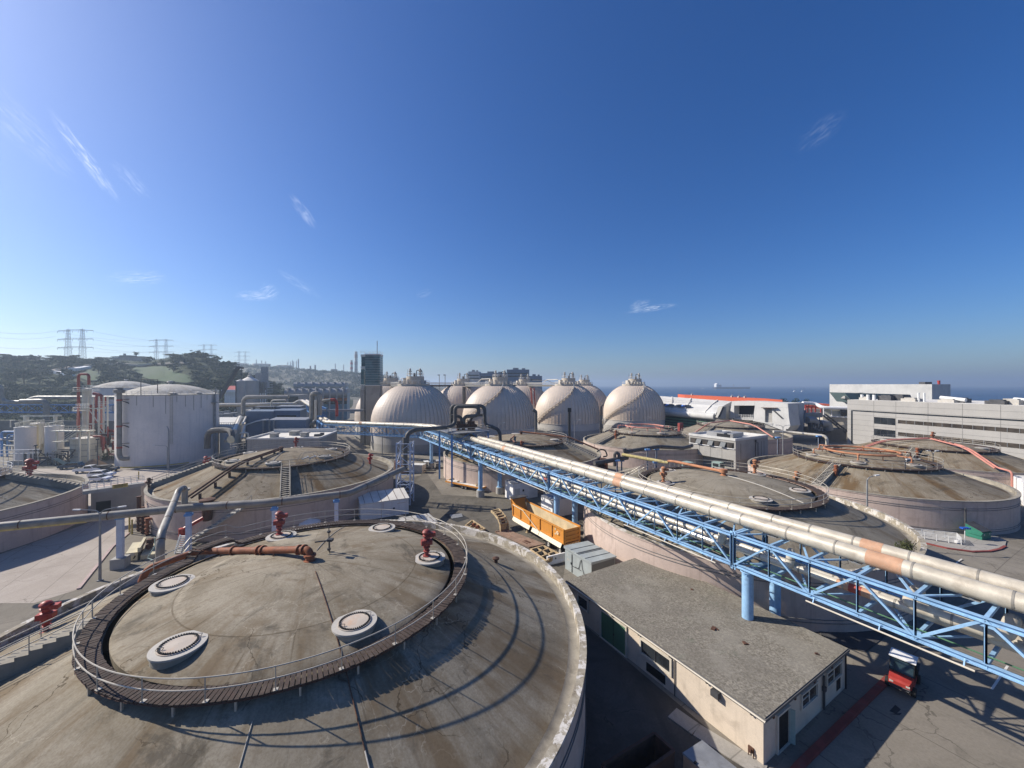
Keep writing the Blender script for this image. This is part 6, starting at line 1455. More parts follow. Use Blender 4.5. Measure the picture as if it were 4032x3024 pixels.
for z in (14.0, 20.0):
    b.lathe([(1.7, z), (2.9, z), (2.9, z + .15), (1.7, z + .15)], 16)
    for h in (.6, 1.15): b.tube(arc(2.85, 0, 2 * pi, z + h, 16)[:-1], .05, 4, closed=True)
    for i in range(10): t_ = 2 * pi * i / 10; b.tube([(2.85 * cos(t_), 2.85 * sin(t_), z), (2.85 * cos(t_), 2.85 * sin(t_), z + 1.15)], .05, 4)
b.build('platform', 'cream_paint', T)
b = MB(); b.tube(fil([(-2.0, -.5, 0), (-2.0, -.5, 25.3), (1.2, -.5, 25.3), (1.2, -.5, 22)], 1), .35, 8); b.build('overhead_pipe', 'red_paint', T)
# red pipework
def pipes(name, label, runs, cat='pipework', group=None):
    p0 = runs[0][0][0]; T = thing(name, label, cat, tuple(p0), 0, group)
    for P, r, m in runs: b = MB(); b.tube(fil(P, r * 3, 4), r, 8); b.build('pipe_run', m, T, True)
    return T
Y1 = 116; A = lambda x, y, Y=Y1: At('A1', x, y, Y)
pipes('red_pipework', 'tangle of red process pipes between the slim column and the white gas tank',
      [([A(1740, 280), A(1740, 1150)], .28, 'red_paint'), ([A(1840, 380), A(1840, 1100)], .25, 'salmon_pipe'), ([A(1660, 430), A(1660, 800), A(1600, 900)], .5, 'red_paint'), ([A(1700, 225), A(1860, 260), A(1860, 420)], .45, 'red_paint'),
       ([A(1700, 1020), A(2000, 980), A(2060, 1100), A(2060, 1250)], .4, 'red_paint'), ([A(1850, 900), A(2080, 905)], .5, 'red_paint'), ([A(1700, 1120), A(1900, 1120)], .5, 'red_paint'), ([A(1420, 480), A(1400, 800)], .2, 'salmon_pipe'),
       ([A(1770, 250), A(1770, 480)], .5, 'red_paint'), ([A(1920, 280), A(1920, 460)], .4, 'red_paint')])
T = thing('pipe_scaffold', 'cream steel frame with platforms holding the red pipes', 'steel frame', tuple(Vector((A(1800, 1300).x, Y1, 0))), 0)
b = MB()
for x in (1590, 1690, 1795, 1880, 1950):
    for Y in (114.5, 119): q = A(x, 280, Y); b.bar(Vector((q.x, Y, 0)), q, .3)
for y in (500, 780, 960, 1160):
    for Y in (114.5, 119): b.bar(A(1590, y, Y), A(1960, y, Y), .25, .3)
for x0, y0 in ((1600, 500), (1750, 780)): b.bar(A(x0, y0, 114.5), A(x0 + 200, y0 + 280, 114.5), .15)
b.build('frame', 'cream_paint', T, True)
b = MB()
for y in (420, 450, 480): b.tube([A(1370, y, 114), A(1630, y, 114)], .05, 4); b.tube([A(1770, y - 40, 114), A(1950, y - 40, 114)], .05, 4)
for x in range(1370, 1640, 45): b.tube([A(x, 420, 114), A(x, 510, 114)], .05, 4)
b.build('railing', 'rail_white', T, True)
# cream stair + platform
T = thing('cream_stair', 'cream steel stair and platform above the squat banded tank', 'stair', tuple(Vector((A(1300, 1100, 106).x, 106, 0))), 0)
b = MB(); Ys = 106
for Y in (105.5, 106.6): b.bar(A(1160, 1090, Y), A(1480, 880, Y), .12, .35)
for i in range(12): q = A(1160, 1090, 105.5).lerp(A(1480, 880, 105.5), (i + .5) / 12); b.bar(q, q + Vector((0, 1.1, 0)), .3, .06)
b.bar(A(1000, 905, 106), A(1650, 905, 106), 2.4, .25); b.bar(A(1010, 1100, 106), A(1180, 1100, 106), 2.0, .2); b.build('flight', 'cream_paint', T, True)
b = MB()
for y in (820, 860): b.tube([A(1000, y, 105), A(1650, y, 105)], .06, 5)
for x in range(1000, 1660, 80): b.tube([A(x, 815, 105), A(x, 905, 105)], .05, 5)
b.tube([A(1150, 1010, 105), A(1470, 800, 105)], .06, 5); b.tube([A(1150, 1050, 105), A(1470, 840, 105)], .06, 5); b.build('railing', 'cream_paint', T, True)
for x in (1445, 1610, 1030): b = MB(); q = A(x, 905, 106); b.bar(Vector((q.x, 106, 0)), q, .35); b.build('leg', 'cream_paint', T, True)
T = thing('roof_pipe_frame', 'pale pipe gantry standing over the cream and grey process tanks', 'pipe frame', tuple(A(500, 640, 110)), 0)
b = MB(); b.bar(A(370, 640, 110), A(1110, 632, 110), .3, .4); b.tube([A(480, 640, 110), A(480, 860, 110)], .55, 8); b.tube([A(1005, 640, 110), A(1005, 760, 110)], .4, 8); b.tube([A(270, 770, 109), A(600, 710, 109)], .15, 6); b.tube([A(190, 840, 108), A(190, 715, 108), A(270, 712, 108)], .14, 6); b.tube([A(350, 712, 108), A(350, 830, 108)], .12, 5); b.tube([A(870, 770, 109), A(1150, 710, 109)], .15, 6)
b.build('frame', 'cream_paint', T, True)
T = thing('yard_pipework', 'dark low pipes and valves at the feet of the process tanks', 'pipework', tuple(Vector((A(700, 1400, 105).x, 105, 0))), 0)
b = MB()
for i in range(16):
    x = rnd.uniform(420, 1120); y = rnd.uniform(1230, 1420); q = A(x, y, 105 + rnd.uniform(-1, 2)); b.tube(fil([q, q + Vector((rnd.uniform(1, 5), 0, 0)), q + Vector((rnd.uniform(1, 5), 0, -2))], .3), rnd.uniform(.08, .2), 6)
for i in range(12): q = A(rnd.uniform(420, 1120), 1300, 105); b.bar(Vector((q.x, 105, 0)), q, .2)
b.build('pipe_run', 'steel_dark', T, True); 
b = MB()
for y in (1305, 1240): b.tube([A(0, y + 20, 104), A(720, y, 104)], .1, 5)
for x in range(60, 720, 90): q = A(x, 1250, 104); b.tube([Vector((q.x, 104, 0)), q], .06, 5)
b.build('railing', 'rail_white', T, True)
runs = []
for i in range(34):
    q = A(rnd.uniform(1590, 2080), rnd.uniform(960, 1400), 113 + rnd.uniform(-3, 5)); L_ = rnd.uniform(1.5, 5)
    runs.append(([q, q + Vector((L_, 0, 0)), q + Vector((L_, 0, -rnd.uniform(1, 4)))] if i % 3 else [q, q + ZV * rnd.uniform(1.5, 5)], rnd.uniform(.09, .3), ('red_paint', 'rust_dark', 'cream_paint', 'steel_dark', 'red_paint', 'salmon_pipe')[i % 6]))
pipes('process_pipes', 'dense low red, cream and dark pipework left of the white gas tank', runs)
runs = []
for i in range(26):
    q = A(rnd.uniform(-60, 700), rnd.uniform(900, 1200), 118 + rnd.uniform(-2, 12)); L_ = rnd.uniform(2, 9)
    runs.append(([q, q + Vector((L_, 0, 0)), q + Vector((L_, 0, -q.z * .9))] if i % 2 else [Vector((q.x, q.y, 0)), q, q + Vector((L_, 0, 0))], rnd.uniform(.1, .3), ('steel_dark', 'cream_paint', 'blue_paint_faded', 'steel_grey')[i % 4]))
pipes('process_pipes', 'pipework standing behind the grey white and cream process tanks', runs)
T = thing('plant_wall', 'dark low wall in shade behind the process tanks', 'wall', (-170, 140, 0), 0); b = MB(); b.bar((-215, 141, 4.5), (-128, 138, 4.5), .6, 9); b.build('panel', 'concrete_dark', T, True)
for i, (x, y, l) in enumerate(((650, 1180, 'in front of the cream yellow tank'), (1770, 1070, 'in front of the red pipes'))):
    q = A(x, y, 102); T = thing('yard_light', 'dark yard light pole standing ' + l, 'light pole', (q.x, 102, 0), 0); b = MB(); b.tube([(0, 0, 0), (0, 0, q.z)], .12, 6); b.build('pole', 'steel_dark', T); b = MB(); b.lathe([(.02, 0), (.4, 0), (.3, .35), (.02, .4)], 10, (0, 0, q.z)); b.build('lamp_head', 'steel_dark', T)
b = MB(); q = G('A1', 1700, 1530); b.lathe([(2.6, 0), (1.9, .6), (.9, 1.4), (.02, 1.8)], 20, q); tag(b.build('soil_heap', 'dirt_pile'), 'heap of brown soil left of the white gas tank', 'heap')
T = thing('low_wall', 'low grey wall behind the far left tank below the process tanks', 'wall', tuple(G('A1', 500, 1500)), 0)
b = MB(); b.bar(G('A1', 150, 1530) + ZV * .6, G('A1', 1000, 1510) + ZV * .6, .4, 1.2); b.build('panel', 'concrete_grey', T, True)
q = G('A1', 1950, 1440); T = thing('yellow_bush', 'yellowish weedy bush at the foot of the white gas tank', 'bush', tuple(q), 0)
b = MB()
for k in range(6): leaf_cloud(b, (rnd.uniform(-2, 2), rnd.uniform(-.5, .5), rnd.uniform(.5, 2.4)), .9, 60, .22)
b.build('foliage', 'leaf_olive', T); b = MB(); b.tube([(0, 0, 0), (0, 0, 1.5)], .1, 5); b.build('stem', 'bark', T)

# left background bridge
Yb = 150; B3 = lambda L, W, z: Vector((-215 + L, Yb + W - L * .03, z))
truss('distant blue truss span behind the process tanks at the far left', B3, 0, 62, 11.2, 3.0, 3.5, 14, 'blue_paint_faded', .35)
pipeline('distant thick grey pipe with an upright loop, on the far left blue truss', fil([B3(-5, 1.5, 15.2), B3(8, 1.5, 15.2), B3(8, 1.5, 22.0), B3(14.5, 1.5, 22.0), B3(14.5, 1.5, 15.2), B3(24, 1.5, 15.2), B3(28, 1.5, 17), B3(62, 1.5, 17)], 3.2, 8), .75, 'pipe_grey', None)
pipeline('distant grey pipe bending down beside the slim column', fil([B3(26, -1, 15.6), B3(36, -1, 15.8), B3(36, -1, 2)], 2.4, 6), .9, 'pipe_grey', None)

# centre left: pipes and buildings between the gas tank and the bridge
A3 = lambda x, y, Y: At('A3', x, y, Y)
pA, pB = A3(520, 1345, 101), A3(1770, 1283, 101); zt_ = pA.z
T = thing('white_roof_building', 'low concrete building with a white roof and roof boxes behind the left middle tank', 'building', (pA.x, 101, 0), 0)
d_ = Vector((pB.x - pA.x, 2.0, 0)); back = Vector((-2.2, 15, 0)); b = MB(); pA0 = Vector((pA.x, 101, 0)); b.prism([pA0, pA0 + d_, pA0 + d_ + back, pA0 + back], 0, zt_); b.build('wall', 'concrete_grey', T, True)
b = MB(); b.prism([pA0 + Vector((.8, .8, 0)), pA0 + d_ + Vector((-.8, .8, 0)), pA0 + d_ + back * .96 + Vector((-.8, 0, 0)), pA0 + back * .96 + Vector((.8, 0, 0))], zt_, zt_ + .03); b.build('roof', 'white_roof', T, True)
b = MB(); b.bar(pA0 + ZV * (zt_ + .2), pA0 + d_ + ZV * (zt_ + .2), .4, .4); b.bar(pA0 + d_ + ZV * (zt_ + .2), pA0 + d_ + back + ZV * (zt_ + .2), .5, .5); b.bar(pA0 + ZV * (zt_ + .2), pA0 + back + ZV * (zt_ + .2), .5, .5); b.bar(pA0 + back + ZV * (zt_ + .5), pA0 + d_ + back + ZV * (zt_ + .5), .4, 1.2); b.build('parapet', 'concrete_pale', T, True)
for s_, t_, k in ((.28, .25, 1.6), (.47, .55, 2.0), (.7, .3, 1.6)):
    q = pA0 + d_ * s_ + back * t_ + ZV * zt_; b = MB(); b.box(q + ZV * .5, (k, k, .9)); b.box(q + ZV * 1.1, (k * 1.25, k * 1.25, .35)); b.build('roof_vent', 'concrete_grey', T, True)
b = MB(); q = pA0 + d_ * .88 + back * .35 + ZV * zt_; b.box(q + ZV * .3, (2.0, 1.4, .6), .4); b.box(q + Vector((.8, .6, .5)), (.8, 1, .8)); b.build('roof_equipment', 'steel_dark', T, True)
def block(name, label, poly, z0, z1, m, cat='building', roof=None, par=.0, group=None):
    c = Vector((sum(p[0] for p in poly) / len(poly), sum(p[1] for p in poly) / len(poly), z0)); T = thing(name, label, cat, tuple(c), 0, group)
    b = MB(); b.prism(poly, z0, z1); b.build('wall', m, T, True)
    if roof:
        cc = Vector((c.x, c.y, 0)); P2_ = [(cc + (Vector((p[0], p[1], 0)) - cc) * .96) for p in poly]; b = MB(); b.prism(P2_, z1, z1 + .06); b.build('roof', roof, T, True)
    return T
def facing(c, x0, x1, ytop, Y, depth, skew=0.0):
    a, b_ = At(c, x0, ytop, Y), At(c, x1, ytop, Y + skew); return [(a.x, a.y), (b_.x, b_.y), (b_.x - .3 * depth * 0 + (b_.x / b_.y) * depth * .6, b_.y + depth), (a.x + (a.x / a.y) * depth * .6, a.y + depth)], a.z
poly, z = facing('A3', 905, 1590, 985, 121, 10); T = block('blue_grey_block', 'nearer slate blue block with a curved white topped wing behind the white roof', poly, 0, z, 'blue_wall', roof='steel_grey')
b = MB()
Pc = [A3(x, y, 120.5) for x, y in ((500, 1078), (600, 1040), (700, 1005), (800, 985), (900, 978))]
for u, v in zip(Pc, Pc[1:]): b.bar(u, v, .9, .35)
b.build('curved_coping', 'white_paint', T, True)
b = MB(); b.extr([Vector((Pc[0].x, 121, 0))] + [p + Vector((0, .5, -.1)) for p in Pc] + [Vector((Pc[-1].x, 121, 0))], (0, 1.2, 0)); b.build('wing_wall', 'blue_wall', T, True)
b = MB()
for x in (815, 925, 1010): q = A3(x, 985, 120.3); b.bar(Vector((q.x, 120.3, 0)), q, .4)
b.build('downpipe', 'steel_grey', T, True)
poly, z = facing('A3', 490, 1000, 830, 136, 12); block('slate_block', 'tall slate blue block left of the far bridge span', poly, 0, z, 'blue_wall', roof='blue_wall')
poly, z2 = facing('A3', 1000, 1480, 815, 136.5, 12); T = block('slate_hall', 'slate blue hall with a long dark open slot below the far bridge span', poly, 0, z2, 'blue_wall', roof='blue_wall')
b = MB(); q0, q1 = A3(1060, 900, 136.4), A3(1410, 985, 136.4); b.extr([(q0.x, 136.4, q1.z), (q1.x, 136.4, q1.z), (q1.x, 136.4, q0.z), (q0.x, 136.4, q0.z)], (0, .3, 0)); b.build('opening', 'black', T, True)
b = MB()
for y in (935, 970): b.tube([A3(1060, y, 136), A3(1410, y, 136)], .08, 5)
for x in range(1060, 1411, 50): b.tube([A3(x, 930, 136), A3(x, 985, 136)], .07, 5)
b.build('railing', 'rail_white', T, True)
poly, z = facing('A3', 1040, 1490, 740, 152, 9); block('slate_block', 'upper slate blue block just left of the high blue bridge span', poly, 0, z, 'blue_wall', roof='steel_grey')
poly, z = facing('A3', 620, 990, 750, 150, 9); T = block('dark_equipment_house', 'dark framed equipment house on the slate blue blocks', poly, 0, z, 'steel_dark', roof='steel_dark')
b = MB(); q = A3(710, 770, 149); b.box(q - ZV * 1, (1.3, .6, 2.2)); b.build('cream_hood', 'cream_paint', T, True)
# pale yard with painted lines seen left of the blocks
def sheetp(name, pts, m, dz=.004, label=None, step=None):
    b = MB(); n = len(pts); b.add([Vector((p.x, p.y, gz(p.x, p.y) + dz)) for p in pts], [list(range(n))]); o = b.build(name, m); o['kind'] = 'structure'; return o
T = thing('upper_deck', 'pale concrete deck with railings between the gas tank and the slate blocks', 'deck', tuple(A3(150, 980, 128)), 0)
b = MB(); q0, q1, q2, q3 = A3(20, 1075, 118), A3(300, 1075, 118), A3(420, 880, 150), A3(20, 880, 150); zz_ = q0.z - .3
b.prism([(q0.x, q0.y), (q1.x, q1.y), (q2.x, q2.y), (q3.x, q3.y)], 0, zz_); b.build('slab', 'concrete_pale', T, True)
b = MB()
for h in (.5, 1.0): b.tube([Vector((q0.x, q0.y, zz_ + h)), Vector((q1.x, q1.y, zz_ + h))], .06, 5)
for k in range(8): q = Vector((q0.x, q0.y, zz_)).lerp(Vector((q1.x, q1.y, zz_)), k / 7); b.tube([q, q + ZV], .05, 5)
b.build('railing', 'rail_grey', T, True)
b = MB(); b.prism([(q0.x + 3, q0.y + 2), (q0.x + 3.5, q0.y + 2), (q0.x + 4.5, q3.y - 3), (q0.x + 4, q3.y - 3)], zz_ + .004, zz_ + .01); b.build('painted_line', 'yellow_paint', T, True)
pipes('insulated_pipes', 'bundle of ringed grey pipes running away right of the white gas tank', [([A3(290, 1195, 112), A3(400, 940, 138)], .75, 'pipe_bright'), ([A3(230, 1180, 112), A3(370, 930, 138)], .4, 'pipe_grey'), ([A3(130, 1370, 108), A3(220, 1150, 114)], .5, 'pipe_grey'), ([A3(440, 1060, 118), A3(500, 930, 136)], .3, 'pipe_bright'), ([A3(420, 1330, 108), A3(480, 1100, 114)], .3, 'pipe_bright'), ([A3(390, 1230, 110), A3(540, 1215, 110), A3(540, 1330, 110)], .25, 'pipe_bright'), ([A3(400, 1310, 108), A3(520, 1310, 108)], .25, 'pipe_grey')])
T = pipes('large_elbow_pipe', 'very thick grey pipe bending from the white gas tank to a round flange', [([At('A2', 1920, 1320, 100), At('A2', 1920, 990, 100), A3(150, 1165, 100), A3(245, 1200, 99), A3(245, 1330, 98)], .7, 'pipe_dark')])
b = MB(); b.lathe([(.02, 0), (.95, 0), (.95, .25), (.02, .3)], 20, A3(232, 1342, 96.9), axis=Vector((0, -1, 0))); b.build('flange', 'cream_yellow', T, True)
pipes('overhead_pipe', 'grey pipe rising and turning level in front of the far plant', [([A3(450, 880, 146), A3(450, 570, 146), A3(1275, 565, 146)], .75, 'pipe_grey'), ([A3(960, 740, 150), A3(960, 630, 150), A3(1220, 625, 150)], .35, 'pipe_bright')])
pipes('long_level_pipe', 'long level grey pipe rising in a hump to the high bridge span', [([A3(20, 705, 165), A3(630, 700, 165), A3(880, 692, 165), A3(1380, 690, 166), A3(1440, 640, 166), A3(1530, 635, 166), A3(1590, 668, 158)], .55, 'pipe_bright'), ([A3(20, 730, 166), A3(1000, 728, 166)], .5, 'pipe_grey')])
pipes('twin_pipes', 'pair of pale pipes coming down the high blue bridge span', [([A3(1540, 640, 165), A3(1745, 770, 138)], .6, 'pipe_bright'), ([A3(1600, 636, 166), A3(1790, 760, 140)], .6, 'pipe_bright')])
T = pipes('hood_pipe', 'big grey inverted U pipe beside the bridge corner', [([A3(1695, 1150, 128), A3(1695, 520, 128), A3(1765, 505, 128), A3(1830, 520, 128), A3(1830, 900, 128)], .85, 'pipe_grey'), ([A3(1765, 620, 127), A3(1765, 1000, 127)], .35, 'pipe_bright'), ([A3(1640, 1085, 126), A3(1755, 985, 126)], .3, 'hatch_paint')])
pipes('red_bend_pipe', 'pipe turning from grey to bright red behind the bridge corner', [([A3(1845, 720, 134), A3(1870, 640, 134), A3(2040, 618, 134)], .5, 'pipe_grey'), ([A3(2040, 618, 134), A3(2130, 615, 134), A3(2150, 700, 134), A3(2150, 920, 134)], .5, 'red_bright')])
b = MB(); b.bar(A3(1840, 810, 140), At('c', 260, 840, 141), 1.6, .8); tag(b.build('tower_gangway', 'steel_grey'), 'grey gangway running level into the lift tower', 'walkway')
T = thing('wire_fence', 'low grey railing along the foot of the white roofed building', 'railing', tuple(A3(500, 1430, 96)), 0); b = MB()
for y in (1395, 1440): b.tube([A3(210, y + 40, 97), A3(500, y, 97)], .05, 5)
for x in (230, 340, 450): b.tube([A3(x, 1400, 97), A3(x, 1520, 97)], .05, 5)
b.build('rail', 'rail_grey', T, True)
# ---- buildings on the right ------------------------------------------------------------------------------
# grey concrete building in the middle distance
p0 = Vector((57.0, 98.0, 0)); g = -1.3; ztop = 8.4
T = thing('grey_building', 'grey concrete building with tilted windows and a white roof between the tanks', 'building', tuple(p0 + ZV * g), 0)
c0 = At('e', 820, 905, 98); l0 = c0 + VX * 13.2; r0 = c0 + UX * 15.4; ztop = c0.z; c0 = Vector((c0.x, c0.y, 0)); l0.z = r0.z = 0
b = MB(); zs = 2.6; wl = [c0, l0, l0 + UX * 15.4, r0]
b.prism([(q.x, q.y) for q in wl], zs, ztop - .6); b.prism([(c0 + UX * .0).to_2d()[:], (c0 + VX * .5)[:2], (c0 + VX * .5 + UX * .6)[:2], (c0 + UX * .6)[:2]], g, zs); b.prism([l0[:2], (l0 - VX * .5)[:2], (l0 - VX * .5 + UX * .6)[:2], (l0 + UX * .6)[:2]], g, zs)
b.prism([(c0 + VX * .6 + UX * 2.5)[:2], (l0 - VX * .6 + UX * 2.5)[:2], (l0 + UX * 15 - VX * .6)[:2], (r0 + VX * .6 - UX * .4)[:2]], g, zs); b.build('wall', 'concrete_grey', T, True)
b = MB()
for u, v in ((c0, l0), (l0, l0 + UX * 15.4), (l0 + UX * 15.4, r0), (r0, c0)): b.bar(u + ZV * (ztop - .3), v + ZV * (ztop - .3), .3, .62)
b.build('parapet', 'concrete_pale', T, True)
b = MB(); b.prism([(c0 + (UX + VX) * .2)[:2], (l0 + (UX - VX) * .2)[:2], (l0 + UX * 15.2 - VX * .2)[:2], (r0 - UX * .2 + VX * .2)[:2]], ztop - .6, ztop - .55); b.build('roof', 'white_roof', T, True)
F1 = lambda s_, t, z: l0 - VX * s_ - UX * t + ZV * z
b = MB(); b.extr([F1(.4, .02, ztop - 2.6), F1(12.8, .02, ztop - 2.6), F1(12.8, .02, ztop - 1.2), F1(.4, .02, ztop - 1.2)], UX * .01); o = b.build('window_band', 'black', T, True)
for i in range(7):
    s_ = .7 + i * 1.72; b = MB(); ti = .7 if i in (1, 3, 5) else .12; b.extr([F1(s_, .03, ztop - 1.3), F1(s_ + 1.4, .03, ztop - 1.3), F1(s_ + 1.4, .03 + ti, ztop - 2.4), F1(s_, .03 + ti, ztop - 2.4)], (0, 0, -.05)); b.build('window', 'kiosk_dark' if i % 2 else 'glass_bronze', T, True)
b = MB(); b.bar(F1(.2, .12, ztop - 2.7), F1(13, .12, ztop - 2.7), .25, .14); b.build('sill', 'white_paint', T, True)
b = MB()
for i in range(1, 4): b.bar(F1(i * 3.2, .02, zs), F1(i * 3.2, .02, ztop - 2.8), .05, .03)
b.build('panel_joint', 'concrete_dark', T, True)
F2 = lambda s_, t, z: c0 + UX * s_ - VX * t + ZV * z
b = MB(); b.tube([F2(9, .15, 3.0), F2(9, .15, 7.0)], .09, 6); b.box(F2(9, .2, 7.1), (.4, .3, .5), GRID); b.tube(fil([F2(9, .15, 6.6), F2(10.2, .15, 6.6), F2(10.2, .15, 3.0)], .2), .07, 6); b.build('vent_pipe', 'steel_dark', T, True)
b = MB()
for s_ in (2.2, 12, 13.3): b.extr([F2(s_, .012, 2.8), F2(s_ + .25, .012, 2.8), F2(s_ + .25, .012, 6.8), F2(s_, .012, 6.8)], VX * .008)
b.build('panel_joint', 'concrete_dark', T, True)
b = MB()
for s_, t_, w_, d_, h_ in ((6.5, 4, 4.5, 1.6, 1.2), (8, 8, 5, 1.2, 1.0), (4, 7.5, 1.6, 5, 1.3), (11, 6, 1.4, 3, 1.0)): q = c0 + UX * s_ + VX * t_ + ZV * (ztop - .55 + h_ / 2); b.box(q, (w_, d_, h_), GRID)
b.build('roof_duct', 'silver_roof', T, True)
b = MB(); q = c0 + UX * 3.2 + VX * 5 + ZV * (ztop - .2); b.extr([F2(2.4, -3.0, ztop - .5), F2(2.4, -6.5, ztop - .5), F2(2.4, -6.5, ztop + .5), F2(2.4, -3.0, ztop + .5)], UX * .3); b.build('roof_screen', 'black', T, True)
for x0, y0, l in ((355, 1165, 'left'), (700, 1225, 'right')):
    q = At('e', x0 + 40, y0, 96); b = MB(); T2 = thing('site_truck', 'pale green lorry cab parked in the open bay of the grey building, ' + l + ' one', 'lorry', (q.x, 100, g), GRID)
    b.extr([(0, 0, .6), (2.2, 0, .6), (2.2, 0, 1.9), (1.9, 0, 3.0), (0, 0, 3.0)], (0, 2.2, 0)); b.build('cab', 'door_teal', T2); b = MB(); b.extr([(.5, -.02, 1.9), (1.8, -.02, 1.9), (1.7, -.02, 2.7), (.5, -.02, 2.7)], (0, .015, 0)); b.extr([(-.02, .3, 1.9), (-.02, 1.9, 1.9), (-.02, 1.9, 2.7), (-.02, .3, 2.7)], (.015, 0, 0)); b.build('window', 'glass_dark', T2)
    for x in (.5, 1.8): wheel(T2, (x, -.05, .45), .45, .3, (0, -1, 0))

# white angular hall
A6 = lambda x, y, Y: At('A6', x, y, Y)
T = thing('angular_hall', 'white angular concrete hall with battered walls and dark openings', 'building', (101.7, 160, -1.4), 0)
def hp(x, y, dY=0):            # point on the facade plane, dY metres behind it
    u, v = px('A6', x, y); d = Vector(((u - CX) / F, 1, -(v - CY) / F)); o = Vector((0, 0, HC)); k = (Vector((107.5, 150, 0)) + UX * dY - o).dot(UX) / d.dot(UX); return o + d * k
def hwall(pts, dep, m, name, dY=0):
    b = MB(); b.extr([hp(x, y, dY) for x, y in pts], UX * dep); return b.build(name, m, T, True)
hwall([(860, 350), (912, 350), (915, 165), (890, 165)], 8, 'concrete_pale', 'wall'); hwall([(912, 212), (1135, 212), (1140, 165), (914, 165)], 8, 'concrete_pale', 'wall'); hwall([(912, 360), (1120, 372), (1118, 350), (912, 345)], 8, 'concrete_pale', 'wall')
hwall([(1118, 380), (1248, 405), (1250, 235), (1142, 200)], 8, 'concrete_pale', 'wall'); hwall([(1135, 212), (1250, 238), (1500, 235), (1495, 190), (1140, 165)], 8, 'concrete_pale', 'wall', .05)
hwall([(1328, 440), (1480, 495), (1525, 435), (1510, 340), (1500, 190), (1328, 235)], 8, 'concrete_pale', 'wall', .1); hwall([(1248, 405), (1330, 440), (1330, 415), (1248, 390)], 8, 'concrete_pale', 'wall', .02)
b = MB(); b.extr([hp(905, 205, 4), hp(1260, 205, 4), hp(1340, 450, 4), hp(905, 375, 4)], UX * .5); b.build('dark_interior', 'black', T, True)
b = MB(); b.extr([hp(860, 350, 8), hp(890, 166, 8), hp(1495, 191, 8), hp(1480, 520, 8)], UX * 14); b.build('rear_hall', 'concrete_pale', T, True)
b = MB(); q0, q1, q2, q3 = A6(1500, 200, 151), A6(1620, 200, 159), A6(1610, 500, 159), A6(1490, 480, 151); b.extr([q0, q1, q2, q3], VX * 8); b.build('side_block', 'concrete_grey', T, True)
b = MB()
for x0 in (1535, 1575): b.extr([A6(x0, 370, 151.4 + (x0 - 1500) * .06), A6(x0 + 24, 370, 152.8 + (x0 - 1500) * .06), A6(x0 + 24, 405, 152.8 + (x0 - 1500) * .06), A6(x0, 405, 151.4 + (x0 - 1500) * .06)], (0, .3, 0))
b.extr([A6(1490, 468, 149.8), A6(1600, 468, 157.5), A6(1600, 505, 157.5), A6(1490, 505, 149.8)], (0, .5, 0)); b.build('window', 'black', T, True)
b = MB()
for k in range(4): b.tube([hp(918, 312 + k * 12, -.2), hp(1118, 318 + k * 12, -.2)], .06, 4)
for k in range(9): b.tube([hp(918 + k * 25, 308, -.2), hp(918 + k * 25, 350, -.2)], .06, 4)
for k in range(3): b.tube([hp(1250, 395 + k * 10, -.2), hp(1330, 398 + k * 10, -.2)], .06, 4)
b.build('railing', 'rail_white', T, True)
b = MB(); b.bar(hp(1215, 236, -.6), hp(1380, 238, -.6), 1.0, .2); b.build('canopy_bar', 'rust_dark', T, True)
b = MB(); b.bar(hp(1340, 262, -.15), hp(1440, 352, -.15), .1, .5); b.build('wall_bracket', 'steel_dark', T, True)

# long building with rounded eaves and oval windows
T = thing('rounded_hall', 'long pale hall with rounded eaves and oval blue windows right of the domes', 'building', tuple(A6(400, 380, 172)), 0)
pts = [((120, 300), (705, 350)), ((125, 268), (700, 308)), ((135, 240), (720, 290)), ((150, 185), (820, 225)), ((90, 108), (890, 168))]
P0 = [A6(100, 300, 198), A6(103, 268, 196.5), A6(106, 240, 197), A6(110, 180, 200), A6(95, 108, 208)]; P1_ = [A6(705, 352, 171), A6(708, 315, 169.5), A6(722, 286, 170), A6(800, 215, 173), A6(890, 166, 180)]
b = MB()
for i in range(4): b.quad(P0[i], P1_[i], P1_[i + 1], P0[i + 1])
b.extr([P1_[0], P1_[1], P1_[2], P1_[3], P1_[4], P1_[4] - ZV * 10], (.2, .3, 0)); b.build('roof', 'concrete_pale', T, True)
b = MB(); b.tube([P0[0].lerp(P0[1], .5), P1_[0].lerp(P1_[1], .5)], 1.55, 16); b.build('rounded_eave', 'concrete_pale', T, True)
b = MB()
for s_ in (.2, .47, .82):
    for i in range(1, 4): b.bar(P0[i].lerp(P1_[i], s_) + Vector((0, -.1, .1)), P0[i + 1].lerp(P1_[i + 1], s_) + Vector((0, -.1, .1)), .6, .25)
for t_ in (.3, .6): b.bar(P0[3].lerp(P0[4], t_) + ZV * .06, P1_[3].lerp(P1_[4], t_) + ZV * .06, .12, .1)
b.build('roof_rib', 'white_roof', T, True)
nrm = (P1_[2] - P0[2]).cross(P0[3] - P0[2]).normalized(); nrm = nrm if nrm.z > 0 else -nrm
